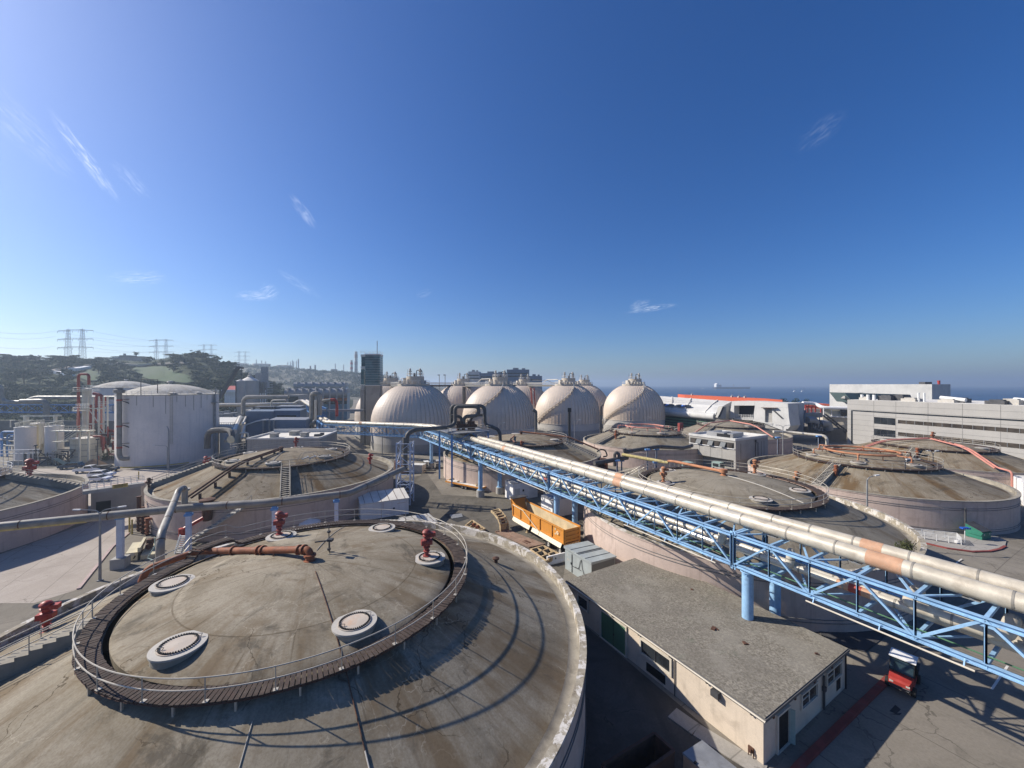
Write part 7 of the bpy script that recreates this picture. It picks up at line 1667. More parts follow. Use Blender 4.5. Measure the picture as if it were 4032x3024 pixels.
for i, s_ in enumerate((.09, .2, .37, .49, .6)):
    if i == 4: continue
    c_ = P0[2].lerp(P1_[2], s_).lerp(P0[3].lerp(P1_[3], s_), .5); e_ = (P1_[2] - P0[2]).normalized(); f_ = e_.cross(nrm).normalized(); b = MB(); O = [c_ + e_ * (2.6 * cos(k * pi / 12) * (1 if abs(cos(k * pi / 12)) < .9 else .97)) + f_ * (.85 * sin(k * pi / 12)) + nrm * .55 for k in range(24)]; b.extr(O, nrm * .08); o = b.build('oval_window', 'glass_dark', T, True)
    b = MB(); k = 1 if i % 2 == 0 else -1; b.extr([c_ + e_ * k * 1.0 - f_ * .75 + nrm * .66, c_ + e_ * k * 2.1 - f_ * .4 + nrm * .66, c_ + e_ * k * 2.1 + f_ * .4 + nrm * .66, c_ + e_ * k * 1.0 + f_ * .75 + nrm * .66], nrm * .03); b.build('blue_pane', 'glass_blue', o, True)
b = MB(); b.extr([P0[0] - ZV * .4, P1_[0] - ZV * .4, Vector((P1_[0].x, P1_[0].y, -1.5)), Vector((P0[0].x, P0[0].y, -1.5))], (0, 1, 0)); b.build('lower_wall', 'green_door', T, True)
b = MB()
for k in range(5): b.bar(P0[0].lerp(P1_[0], .02) - ZV * (1.2 + k * 1.3) + Vector((0, -.1, 0)), P1_[0] - ZV * (1.2 + k * 1.3) + Vector((0, -.1, 0)), .2, .35)
b.build('lower_band', 'black', T, True)
b = MB(); b.bar(A6(835, 215, 166), A6(870, 215, 166), .1, .1); b.extr([A6(735, 345, 167), A6(790, 222, 167), A6(830, 225, 167), A6(825, 360, 167)], (.5, 4, 0)); b.build('end_wall', 'concrete_grey', T, True)
b = MB(); b.extr([A6(735, 340, 166.9), A6(795, 225, 166.9), A6(812, 225, 166.9), A6(760, 340, 166.9)], (0, .05, 0)); b.build('end_recess', 'steel_dark', T, True)

# red roofs towards the beach
b = MB(); q0, q1 = A6(375, 98, 293), A6(1440, 150, 235); b.extr([q0, q1, q1 - ZV * 3.6, q0 - ZV * 4.2], (6, 26, 0)); T = thing('red_roof_hall', 'long low hall with a bright orange red fascia in front of the sea', 'building', tuple(Vector((q0.x, q0.y, 0))), 0); b.build('fascia', 'orange_roof', T, True)
b = MB(); b.extr([q0 - ZV * 4.2, q1 - ZV * 3.6, Vector((q1.x, q1.y, -2)), Vector((q0.x, q0.y, -2))], (6, 26, 0)); b.build('wall', 'concrete_pale', T, True)
b = MB()
for s_ in (.1, .55, .62, .68): q = q0.lerp(q1, s_); b.box(q + Vector((1, 3, .5)), (1.2, 1.2, 1.0)); b.tube([q + Vector((1, 3, 0)), q + Vector((1, 3, 2))], .12, 5)
b.build('roof_vent', 'hatch_paint', T, True)
b = MB(); q0, q1 = A6(1670, 200, 230), A6(1960, 198, 226); b.extr([q0, q1, q1 - ZV * 3.4, q0 - ZV * 3.4], (4, 14, 0)); T = thing('red_roof_hall', 'short hall with an orange red fascia left of the white laboratory block', 'building', tuple(Vector((q0.x, q0.y, 0))), 0); b.build('fascia', 'orange_roof', T, True)
b = MB(); b.extr([q0 - ZV * 3.4, q1 - ZV * 3.4, Vector((q1.x, q1.y, -2)), Vector((q0.x, q0.y, -2))], (4, 14, 0)); b.build('wall', 'trim_cream', T, True)
# yellowish wall with pipe gallery and diagonal braces
T = thing('pipe_gallery', 'beige wall with a glazed gallery, white pipe and red posts between the halls', 'building', tuple(Vector((A6(1900, 420, 168).x, 168, -1.5))), 0)
b = MB(); b.extr([A6(1880, 335, 170), A6(2150, 345, 166), A6(2150, 600, 166), A6(1880, 600, 170)], (0, 3, 0)); b.extr([A6(1690, 245, 176), A6(1885, 250, 174), A6(1885, 330, 174), A6(1690, 300, 176)], (0, 2, 0)); b.build('wall', 'trim_cream', T, True)
b = MB(); b.extr([A6(1890, 243, 169), A6(2150, 255, 165.5), A6(2150, 332, 165.5), A6(1890, 322, 169)], (0, .4, 0)); b.build('gallery_panel', 'cream_paint', T, True)
b = MB(); b.extr([A6(2075, 255, 165.3), A6(2146, 258, 165.2), A6(2146, 330, 165.2), A6(2075, 325, 165.3)], (0, .1, 0)); b.build('window', 'glass_dark', T, True)
b = MB(); b.bar(A6(1880, 326, 168.5), A6(2150, 338, 165), .6, .4); b.bar(A6(1890, 240, 168.5), A6(2150, 250, 165), .6, .4)
for x in (1890, 1975, 2062, 2145): b.bar(A6(x, 245, 167.5), A6(x, 330, 167.5), .25)
b.build('gallery_frame', 'white_paint', T, True)
b = MB(); b.tube(fil([A6(1660, 185, 171), A6(1800, 190, 171), A6(1870, 235, 168), A6(2150, 243, 165)], 3), .75, 10); b.build('white_pipe', 'white_paint', T, True)
b = MB(); b.tube(fil([A6(1640, 500, 167), A6(1640, 185, 167)], 2), 1.3, 12); b.build('flue', 'concrete_pale', T, True)
b = MB()
for x in (1692, 1716, 1757, 1800, 1860): b.bar(A6(x, 205, 173), A6(x, 290, 173), .4)
b.bar(A6(1690, 225, 173), A6(1860, 225, 173), .3); b.build('red_post', 'red_bright', T, True)
b = MB()
for x, y in ((1880, 318), (1905, 305)): b.bar(A6(x, y, 160), A6(x + 250, y + 195, 158), .6, .5)
for s_ in (.3, .55, .8): b.bar(A6(1880 + 250 * s_, 318 + 195 * s_, 159), A6(1905 + 250 * s_, 305 + 195 * s_, 159), .4, .4)
b.build('brace', 'steel_dark', T, True)
b = MB(); b.extr([A6(1690, 300, 164), A6(1870, 290, 164), A6(1880, 340, 164), A6(1690, 355, 164)], (0, 3, 0)); b.build('duct_hood', 'concrete_grey', T, True)
T = thing('blower_pipes', 'big grey elbow pipes and blowers under the beige gallery', 'pipework', tuple(Vector((A6(1780, 400, 160).x, 160, -1.5))), 0)
for x, y in ((1710, 375), (1745, 440), (1850, 410)):
    b = MB(); P = [A6(x, y, 158), A6(x + 80, y, 158), A6(x + 95, y + 70, 158)]; b.tube(fil(P, 4, 6), 1.6, 12); b.build('elbow_pipe', 'silver_roof', T, True)
b = MB()
for k in range(14): q = A6(rnd.uniform(1690, 1900), rnd.uniform(400, 500), 157); b.box(q, (rnd.uniform(.6, 2), 1.2, rnd.uniform(.8, 2.2)), .3)
b.bar(A6(1690, 505, 156), A6(1960, 495, 156), 1.2, .5); b.build('blower', 'steel_dark', T, True)
b = MB(); b.tube([A6(1683, 262, 158), A6(1683, 400, 158)], .3, 5); b.bar(A6(1670, 270, 158), A6(1700, 270, 158), .2); b.build('ladder', 'blue_wall', T, True)
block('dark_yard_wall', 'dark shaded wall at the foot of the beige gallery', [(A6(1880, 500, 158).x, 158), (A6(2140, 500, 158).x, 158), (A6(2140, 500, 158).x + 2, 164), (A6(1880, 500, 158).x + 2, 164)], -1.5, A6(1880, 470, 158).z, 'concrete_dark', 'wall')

# office block on the right
c = Vector((129, 148, 0)); dv = Vector((.24, -1, 0)).normalized(); nv = Vector((-dv.y, dv.x, 0)); nv = nv if nv.x < 0 else -nv; bk = -nv
zt_ = 16.3; Lo = 58
T = thing('office_block', 'long grey panelled office block with ribbon windows at the right edge', 'building', (c.x, c.y, -1.8), 0)
O_ = lambda s_, t, z: c + dv * s_ + nv * t + ZV * z
b = MB(); b.prism([O_(0, 0, 0)[:2], O_(Lo, 0, 0)[:2], O_(Lo, -34, 0)[:2], O_(0, -34, 0)[:2]], -2, zt_); b.build('wall', 'panel_grey', T, True)
b = MB(); b.prism([O_(.6, -.6, 0)[:2], O_(Lo, -.6, 0)[:2], O_(Lo, -33.4, 0)[:2], O_(.6, -33.4, 0)[:2]], zt_, zt_ + .03); b.build('roof', 'white_roof', T, True)
def hit(c_, x, y):     # pixel to the facade: distance along, height
    u, v = px(c_, x, y); d = Vector(((u - CX) / F, 1, -(v - CY) / F)); o = Vector((0, 0, HC)); k = (c - o).dot(nv) / d.dot(nv); p = o + d * k; return (p - c).dot(dv), p.z
def frect(s0, s1, z0, z1, t, m, name, par=None, d_=.05): b = MB(); b.extr([O_(s0, t, z0), O_(s1, t, z0), O_(s1, t, z1), O_(s0, t, z1)], nv * -d_); return b.build(name, m, par or T, True)
# framed field: dark reveal band, vertical and horizontal
s0, zb_ = hit('h', 340, 595); frect(s0 - .35, s0 + .25, -1.5, zb_, .02, 'glass_dark', 'reveal'); frect(s0 + .25, Lo, zb_ - .35, zb_ + .1, .021, 'glass_dark', 'reveal')
b = MB()
for x in (575, 815, 1165, 1540, 1955): s_, _ = hit('h', x, 600); b.extr([O_(s_, .015, -1.5), O_(s_ + .1, .015, -1.5), O_(s_ + .1, .015, zt_ - .05), O_(s_, .015, zt_ - .05)], nv * -.01)
for k in range(8): z = zt_ - 1.8 - k * 1.9; b.extr([O_(.1, .012, z), O_(Lo, .012, z), O_(Lo, .012, z + .07), O_(.1, .012, z + .07)], nv * -.008)
b.build('panel_joint', 'concrete_dark', T, True)
for y0, y1 in ((668, 740), (795, 868)):
    (sa, za), (sb, _), (_, zb2) = hit('h', 580, y0), hit('h', 812, y0), hit('h', 580, y1); o = frect(sa, sb, zb2, za, .03, 'glass_dark', 'window'); b = MB()
    for k in range(1, 3): b.bar(O_(sa + (sb - sa) * k / 3, .06, zb2), O_(sa + (sb - sa) * k / 3, .06, za), .1)
    b.build('mullion', 'steel_dark', o, True)
for y0, y1 in ((700, 738), (832, 872)):
    (sa, za), (_, zb2) = hit('h', 842, y0), hit('h', 842, y1); o = frect(sa, Lo, zb2, za, .03, 'glass_bronze', 'ribbon_window'); b = MB()
    for k in range(18): b.bar(O_(sa + k * 2.3, .06, zb2), O_(sa + k * 2.3, .06, za), .1)
    b.build('mullion', 'steel_grey', o, True)
frect(26, Lo, -1, 1.2, .03, 'black', 'ground_opening')
b = MB()
for i, (x, m, sz) in enumerate(((400, 0, (2.5, 3, .9)), (600, 1, (4, 4, 1.7)), (700, 1, (3, 4, 1.9)), (900, 0, (4, 4, 1.0)), (1260, 0, (4, 4, .9)), (1330, 1, (3, 4, 1.3)), (1850, 1, (4, 5, 1.1)), (1950, 0, (4, 5, 1.4)))):
    s_, _ = hit('h', x, 500); q = O_(s_, -4 - (i % 3) * 2, zt_ + sz[2] / 2); o = MB(); o.box(q, sz, atan2(dv.y, dv.x)); o.box(q + ZV * (sz[2] / 2 + .15), (sz[0] * .7, sz[1] * .7, .3), atan2(dv.y, dv.x)); o.build('roof_unit', 'hatch_paint' if not m else 'steel_dark', T, True)
b = MB()
for k in range(3): b.tube([O_(3 + k * 2, -3, zt_), O_(3 + k * 2, -3, zt_ + 2)], .5, 10)
for k, s_ in enumerate((24, 40)): b.tube([O_(s_, -6, zt_ + 1.5), O_(s_ + 6, -6, zt_ + .9)], .6, 10)
for s_ in (20, 21.5): b.tube([O_(s_, -3, zt_), O_(s_, -3, zt_ + 3)], .3, 6)
b.build('roof_duct', 'rail_white', T, True)
# white laboratory block behind
Yl = 205; T = thing('laboratory_block', 'tall plain white block with a dark stair tower behind the office block', 'building', tuple(Vector((At('h', 600, 500, Yl).x, Yl, -2))), 0)
q0, q1, q2 = At('h', 95, 313, 220.2), At('h', 1210, 326, 185), At('h', 1340, 333, 197)
b = MB(); b.prism([q0[:2], q1[:2], (q1.x + 26, q1.y + 15), (q0.x + 26, q0.y + 15)], -2, q0.z); b.build('wall', 'concrete_pale', T, True)
b = MB(); b.prism([(q1.x + .3, q1.y + .2), q2[:2], (q2.x + 3, q2.y + 12), (q1.x + 2, q1.y + 14)], -2, q0.z - 1.2); b.build('stair_tower', 'blue_wall', T, True)
b = MB(); b.box(At('h', 1138, 315, Yl - 8), (3.5, 3, 2.6)); b.build('roof_unit', 'steel_dark', T, True)
b = MB(); b.box(At('h', 278, 490, 213.5), (2.2, 2.2, 2.0), GRID); b.build('window', 'black', T, True)
b = MB()
for y in (400, 445): b.bar(At('h', 228, y, 214.5), At('h', 800, y + 8, 197.5), .1, .08)
b.build('panel_joint', 'concrete_grey', T, True)
poly, z = facing('h', 262, 970, 402, 172, 10, -6); T = block('penthouse', 'teal sloped roof penthouse on top of the office block', poly, zt_ - .5, z - 1.6, 'concrete_grey')
b = MB(); a, d_ = At('h', 262, 405, 171), At('h', 972, 425, 165); b.extr([a, d_, d_ + Vector((2.0, 0, -4.0)), a + Vector((3.5, 0, -4.4))], (3, 12, 0)); b.build('roof', 'teal_roof', T, True)
q = At('h', 1283, 300, Yl - 10); T = thing('wind_sock', 'small red wind sock on a pole above the white laboratory block', 'wind sock', (q.x, q.y, 16), 0); b = MB(); b.tube([(0, 0, 0), (0, 0, q.z - 16 + 1.2)], .08, 5); b.build('pole', 'steel_grey', T); b = MB(); b.tube([(0, 0, q.z - 16 + 1.3), (.3, 0, q.z - 16 - 1.8)], [.6, .4], 10); b.build('sock', 'red_bright', T)
# white block at the far right below the tank
q = Gt('A8', 2110, 880); block('white_store', 'plain white block cut by the right edge behind the dumpster', [(q.x + 1.5, q.y), (q.x + 12, q.y - 8), (q.x + 18, q.y - 2), (q.x + 7.5, q.y + 6.5)], -1.5, 3.2, 'white_paint', roof='white_roof')
# pipes right of the middle: dark pipe, yellow lagged pipe, posts
A5 = lambda x, y, Y: At('A5', x, y, Y)
pipeline('dark pipe crossing in front of the pink tank wall in the middle right', fil([A5(0, 850, 82), A5(600, 745, 86)], .5), .48, 'pipe_dark', 4, band='rust_dark')
pipeline('dark pipe bending in front of the farther tank roof in the middle right', fil([A5(545, 580, 88), A5(560, 640, 88), A5(1170, 545, 92), A5(1600, 575, 96), A5(1770, 530, 100)], 1.0), .45, 'pipe_dark', 4, band='rust_dark')
pipeline('yellowish lagged pipe slanting down in the middle right', [A5(510, 690, 86), A5(1345, 840, 78)], .34, 'yellow_lagging', None)
pipeline('pale pipe over the tanks right of the grey building', fil([A6(1340, 495, 100), A6(1500, 500, 100), A6(1925, 545, 94), A6(1925, 640, 94)], 1.2), .33, 'pipe_bright', None)
for i, (x, y, Y, m, l) in enumerate(((415, 800, 84, 'blue_post', 'left one of the pair under the dark pipe'), (495, 800, 87, 'blue_post', 'right one of the pair under the dark pipe'), (1130, 590, 92, 'blue_post', 'under the bend of the dark pipe'), (965, 600, 88, 'rail_white', 'white and thin, left of the bend of the dark pipe'), (1115, 830, 80, 'blue_post', 'under the yellowish lagged pipe'))):
    q = A5(x, y, Y); g = gz(q.x, Y); T = thing('pipe_column', 'pale column in the middle right pipe yard, ' + l, 'pipe support', (q.x, Y, g), 0, 'columns in the middle right pipe yard')
    b = MB(); b.hbar((0, 0, 0), (0, 0, q.z - g), .45 if m != 'rail_white' else .25, .45, .05); b.build('column', m, T); b = MB(); b.box((0, 0, q.z - g), (1.1, .7, .3)); b.build('cap', 'blue_paint_faded', T)
for i, (x, Y, l) in enumerate(((1836, 94, 'beside the yellow orange ring pipe'), (1390, 100, 'beside the grey building'))):
    q = A6(x, 545 if i == 0 else 560, Y); T = thing('pipe_column', 'pale blue column standing ' + l, 'pipe support', (q.x, Y, -1.3), 0, 'columns in the middle right pipe yard'); b = MB(); b.hbar((0, 0, 0), (0, 0, q.z + 1.3), .4, .4, .05); b.build('column', 'blue_post', T); b = MB(); b.box((0, 0, q.z + 1.3), (1.1, .6, .3)); b.build('cap', 'blue_paint_faded', T)
pipes('yard_pipes', 'rusty pipes and cabinets in the yard between the middle tanks', [([A5(150, 760, 88), A5(150, 960, 88)], .9, 'rust_dark'), ([A5(215, 820, 87), A5(215, 980, 87)], .4, 'rusty_pipe'), ([A5(370, 900, 85), A5(370, 680, 85), A5(400, 655, 85), A5(450, 680, 85), A5(450, 740, 85)], .35, 'pipe_dark'), ([A5(50, 640, 90), A5(110, 595, 90), A5(200, 610, 90), A5(240, 720, 90), A5(160, 730, 90)], .16, 'black')])
T = thing('yard_railing', 'grey railings along the edge of the smooth domed tank', 'railing', tuple(A5(1400, 900, 72)), 0); b = MB()
for y in (845, 905): b.tube([A5(1370, y, 74), A5(1790, y - 5, 78)], .04, 5)
for x in range(1370, 1800, 85): b.tube([A5(x, 840, 75), A5(x, 975, 75)], .04, 5)
for y in (0, 50): b.tube([A5(560, 1080 + y - 30, 70), A5(910, 900 + y - 30, 68)], .04, 5)
b.build('rail', 'rail_grey', T, True)
# long teal and orange hall, far left of the tower
def longhall(label, Y, x0, x1, ytop, ybot, big):
    a, d_ = A3(x0, ytop, Y), A3(x1, ytop, Y + 10); z1, z0 = a.z, A3(x0, ybot, Y).z; T = thing('filter_hall', label, 'building', (a.x, Y, 0), atan2(10, d_.x - a.x), 'long halls with rounded metal roofs'); L_ = hypot(d_.x - a.x, 10); hgt = z1
    b = MB(); b.box((L_ / 2, 9, hgt * .42), (L_, 16, hgt * .84)); b.build('wall', 'teal_panel', T)
    b = MB(); b.box((L_ / 2, .75, hgt * .66), (L_, .5, hgt * .1)); b.build('band', 'orange_band', T)
    b = MB(); b.box((L_ / 2, .6, hgt * .56), (L_, .3, hgt * .1)); b.build('window_strip', 'glass_dark', T)
    b = MB(); b.tube([(0, 1.6, hgt * .86), (L_, 1.6, hgt * .86)], hgt * .135, 14); b.box((L_ / 2, 9, hgt * .92), (L_, 15, hgt * .14)); b.build('roof', 'silver_roof', T)
    n = 9 if big else 7
    for i in range(n):
        x = L_ * (i + .5) / n; b = MB(); b.bar((x, -.6, hgt * 1.0), (x - .5, -.9, 0), 1.1, .8); b.box((x, .8, hgt), (1.4, 3.4, .5)); b.build('rib', 'steel_grey', T)
    b = MB()
    for i in range(0, n, 2): b.lathe([(.02, 0), (.7, .1), (.7, .6), (.3, 1.0), (.02, 1.1)], 12, (L_ * (i + .2) / n, 5.5, hgt * .98))
    b.build('roof_vent', 'hatch_paint', T)
longhall('nearer long hall with orange band and teal panels behind the bridge corner', 230, 1200, 2330, 415, 800, True); longhall('farther long hall with a flat grey ribbed roof behind the teal one', 320, 1370, 2300, 300, 415, False)
q = A3(1340, 530, 205); T = block('grey_stair_block', 'grey concrete stair block at the left end of the long teal hall', [(A3(1235, 530, 205).x, 205), (A3(1470, 530, 205).x, 205), (A3(1470, 530, 205).x, 214), (A3(1235, 530, 205).x, 214)], 0, q.z, 'concrete_grey')
b = MB(); b.box(A3(1360, 620, 204.9), (5, .3, 3.6)); b.build('window', 'glass_dark', T, True)
# silos, red roofs, crane
a = A3(325, 280, 215); c_ = A3(470, 280, 215); r = (c_.x - a.x) / 2; T = thing('grey_silo', 'tall grey silo with a ladder in front of the red roofs', 'silo', ((a.x + c_.x) / 2, 215, 0), 0); MB().lathe([(r, 0), (r, a.z), (.02, a.z + 1.2)], 24).build('shell', 'silver_roof', T)
b = MB(); b.tube([(-r * .4, -r * .95, 2), (-r * .4, -r * .95, a.z)], .3, 5); b.build('ladder', 'steel_dark', T)
a = A3(340, 270, 228); c_ = A3(615, 270, 228); r = (c_.x - a.x) / 2; T = thing('domed_silo', 'wide pale silo with a conical cap and lantern behind the grey silo', 'silo', ((a.x + c_.x) / 2, 228 + r, 0), 0); MB().lathe([(r, 0), (r, a.z)], 32).build('shell', 'silver_roof', T); MB().lathe([(r + .3, a.z), (r * .3, a.z + 2.2), (.02, a.z + 2.4)], 32).build('roof', 'white_roof', T); b = MB(); b.lathe([(1.3, a.z + 2), (1.3, a.z + 3), (.6, a.z + 3.3), (.7, a.z + 4.6), (.02, a.z + 5)], 14); b.build('lantern', 'hatch_paint', T)
for i, (x0, x1, l) in enumerate(((110, 330, 'left of the grey silo'), (455, 710, 'right of the grey silo'))):
    a, c_ = A3(x0, 435, 250), A3(x1, 435, 250); T = thing('red_roof_shed', 'low white shed with a red pitched roof ' + l, 'building', (a.x, 250, 0), 0); w_ = c_.x - a.x; z1 = a.z
    MB().box((w_ / 2, 5, z1 / 2), (w_, 10, z1)).build('wall', 'white_paint', T); zr = A3(x0, 365, 254).z; b = MB(); b.extr([(0, 0, z1), (0, 10, z1), (0, 5, zr)], (w_ * .9, 0, 0)); b.build('roof', 'red_bright', T)
    b = MB(); b.box((w_ / 2, -1.0, z1 - .9), (w_ + 1, 2.2, 1.8)); b.build('canopy', 'white_paint', T)
p0, p1 = A3(20, 590, 190), A3(365, 22, 190); T = thing('crane', 'crane with a long dark boom leaning in front of the hill', 'crane', (p0.x, 190, 0), 0); b = MB(); b.bar(p0, p1, 1.3, 1.3); b.build('boom', 'steel_dark', T, True); b = MB(); b.bar(p1, p1 + Vector((2.2, 0, -.6)), 1.2, .9); b.bar(p1 + Vector((1.6, 0, 0)), p1 + Vector((1.6, 0, -4)), .2); b.build('boom_head', 'steel_dark', T, True); b = MB(); b.box((p0.x - 1, 190, 3), (6, 5, 5)); b.build('cab', 'steel_dark', T, True)
T = thing('process_rack', 'grey multi level equipment rack behind the domed silo', 'steel frame', tuple(Vector((A3(800, 400, 240).x, 240, 0))), 0); b = MB()
for x in range(650, 920, 45):
    for Y in (240, 248): b.bar(Vector((A3(x, 300, Y).x, Y, 0)), A3(x, 300, Y), .6)
for y in (300, 340, 370, 400, 440, 480): b.bar(A3(640, y, 244), A3(920, y, 244), 8, .5)
b.box(A3(760, 250, 244), (4, 4, 8)); b.box(A3(840, 205, 250), (3, 3, 13)); b.build('frame', 'steel_grey', T, True); b = MB()
for x, y in ((700, 320), (780, 440), (860, 350), (690, 420)): b.lathe([(.02, -2), (2, -2), (2, 2), (.02, 2.3)], 12, A3(x, y, 243))
b.build('vessel', 'silver_roof', T, True)
for i in range(22):
    x = rnd.uniform(40, 1180); Y = rnd.uniform(175, 225); w_ = rnd.uniform(3, 12); h = rnd.uniform(2.5, 8.5)
    q = A3(x, 640, Y); MB_ = MB(); MB_.box((q.x, Y, h / 2), (w_, rnd.uniform(3, 7), h), rnd.choice((0, GRID))); MB_.box((q.x + rnd.uniform(-1, 1), Y, h + .5), (w_ * .3, 1.5, 1)); 
    lab = ('%s %s low plant building in the crowded yard under the overhead pipe' % (rnd.choice(('grey', 'pale', 'dark', 'white')), rnd.choice(('flat', 'boxy', 'long', 'squat'))))
    tag(MB_.build('plant_building', rnd.choice(('concrete_grey', 'concrete_pale', 'steel_grey', 'steel_dark', 'trim_cream'))), 'low plant building among others in the crowded yard under the overhead pipe', 'building', 'low buildings in the far plant yard')
# ---- terrain, sea ----------------------------------------------------------------------------------------
def ground():
    b = MB(); xs = []; 
    def ax(lo, hi, near, step):
        out = []; v = lo
        while v < hi:
            out.append(v); d = abs(v - near) ; v += step if d < 170 else (step * 3 if d < 420 else 400)
        out.append(hi); return out
    X = ax(-5200, 900, 0, 7); Y = ax(-60, 6000, 60, 7)
    coast = [(900, -60), (690, 60), (560, 200), (470, 330), (360, 520), (250, 800), (150, 1300), (60, 2200), (-40, 3600), (-200, 6000)]
    def cx(y):
        for (x0, y0), (x1, y1) in zip(coast, coast[1:]):
            if y <= y1: return x0 + (x1 - x0) * (y - y0) / (y1 - y0)
        return coast[-1][0]
    n = len(X); vs = []
    for y in Y:
        cxx = cx(y)
        for x in X:
            xx = min(x, cxx + 60); z = gz(xx, y); d = cxx - xx
            if d < 60: z += -9 * sst((60 - d) / 120)
            vs.append((xx, y, z))
    fs = []
    for j in range(len(Y) - 1):
        for i in range(n - 1):
            a, c = vs[j * n + i], vs[j * n + i + 1]
            if abs(a[0] - c[0]) < 1e-6 and abs(vs[(j + 1) * n + i][0] - vs[(j + 1) * n + i + 1][0]) < 1e-6: continue
            fs.append((j * n + i, j * n + i + 1, (j + 1) * n + i + 1, (j + 1) * n + i))
    b.add(vs, fs, True); tag(b.build('ground', 'ground_concrete'), kind='structure')
ground()
b = MB(); b.add([(-3500, 60, -5.0), (9000, 60, -5.0), (9000, 9000, -5.0), (-3500, 9000, -5.0)], [(0, 1, 2, 3)]); tag(b.build('sea', 'sea_water'), kind='structure')

# paved areas as thin sheets
V = lambda c, x, y: Gt(c, x, y)
rd = [G('i', -700, 1659), G('i', 330, 1659), G('i', 760, 1525), G('i', 1080, 1130), G('i', 1250, 985), G('i', 1350, 760), G('i', 1500, 560), Vector((-72, 88, 0)), Vector((-60, 101, 0)), Vector((-125, 101, 0)), Vector((-118, 62, 0)), Vector((-67.5, 62, 0)), Vector((-66, 45, 0)), Vector((-75, 30, 0))]
sheetp('road', rd, 'road_concrete', .006)
yd = [Vector(p + (0,)) for p in ((-24, 52), (5.0, 40), (6.5, 47), (13, 58), (12, 66), (2, 74), (-14, 77), (-22, 98), (-30, 110), (-34, 104), (-22, 72), (-26, 60))]
sheetp('alley_shade', [Vector(p + (0,)) for p in ((-2, 6), (9, 6), (15.5, 18.5), (14.2, 21.6), (5.2, 37.8), (5.0, 39.8), (3.5, 36))], 'shade_asphalt', .0055)  # dark sheet: shade between tank and cream building painted into the ground colour
sheetp('asphalt_yard', yd, 'asphalt', .006)
ry = [Vector(p + (0,)) for p in ((8, 12), (14.2, 21.5), (24.9, 28.4), (29.5, 33.0), (52, 42), (70, 30), (60, 8), (20, 2))]
sheetp('concrete_yard', ry, 'yard_concrete', .006)
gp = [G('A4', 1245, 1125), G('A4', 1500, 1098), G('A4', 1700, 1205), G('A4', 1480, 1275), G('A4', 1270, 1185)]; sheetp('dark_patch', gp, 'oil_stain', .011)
def kerb(name, pts, w, h, m):
    b = MB()
    for u, v in zip(pts, pts[1:]): b.bar(u + ZV * h / 2, v + ZV * h / 2, w, h)
    tag(b.build(name, m), kind='structure')
kerb('kerb', [G('i', 760, 1525), G('i', 1085, 1120), G('i', 1245, 985)], .3, .13, 'kerb_pink')
kerb('red_kerb', [G('o', 60, 1900), G('o', 250, 1655), G('o', 1045, 872)], .42, .15, 'kerb_red')
a = [V('A8', 1000, 1320), V('A8', 1300, 1390), V('A8', 1600, 1430), V('A8', 1800, 1425), V('A8', 1920, 1400), V('A8', 1985, 1365)]
kerb('ramp_kerb', a, .3, .15, 'kerb_red')
pv = a + [V('A8', 2000, 1300), V('A8', 1850, 1235), V('A8', 1500, 1230), V('A8', 1000, 1150)]
b = MB(); b.add([Vector((p.x, p.y, p.z + .12)) for p in pv], [list(range(len(pv)))]); tag(b.build('pavement', 'pavement_concrete'), kind='structure')
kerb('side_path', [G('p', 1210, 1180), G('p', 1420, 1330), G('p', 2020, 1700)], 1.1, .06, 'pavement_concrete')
# dark steel plates and stains near the cart
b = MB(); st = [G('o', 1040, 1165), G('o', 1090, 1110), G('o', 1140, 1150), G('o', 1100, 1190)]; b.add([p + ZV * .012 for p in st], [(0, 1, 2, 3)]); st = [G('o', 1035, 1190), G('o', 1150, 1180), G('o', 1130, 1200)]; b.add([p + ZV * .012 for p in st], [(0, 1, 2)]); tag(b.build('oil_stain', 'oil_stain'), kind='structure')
for c_, x0, y0, x1, y1, l in (('o', 2070, 770, 1930, 975, 'nearer'), ('A8', 1390, 1570, 1470, 1510, 'farther')):
    u, v = G(c_, x0, y0), G(c_, x1, y1); b = MB(); d_ = (v - u).normalized(); e_ = Vector((-d_.y, d_.x, 0)) * .065; b.add([u - e_ + ZV * .014, u + e_ + ZV * .014, v + e_ + ZV * .014, v - e_ + ZV * .014], [(0, 1, 2, 3)]); tag(b.build('road_marking', 'canvas'), kind='structure')
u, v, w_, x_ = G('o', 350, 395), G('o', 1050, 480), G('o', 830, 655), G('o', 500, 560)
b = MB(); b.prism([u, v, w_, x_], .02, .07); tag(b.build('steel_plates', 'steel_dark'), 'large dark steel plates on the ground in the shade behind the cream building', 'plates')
b = MB()
for k, x in enumerate((190, 250, 290, 320)): q = G('o', x, 400); b.tube([Vector((q.x, q.y + 6, 0)), Vector((q.x, q.y + 6, 3.2))], .06, 6)
tag(b.build('wall_pipes', 'black'), 'thin dark upright pipes on the shaded tank wall behind the gravel roof', 'pipes')

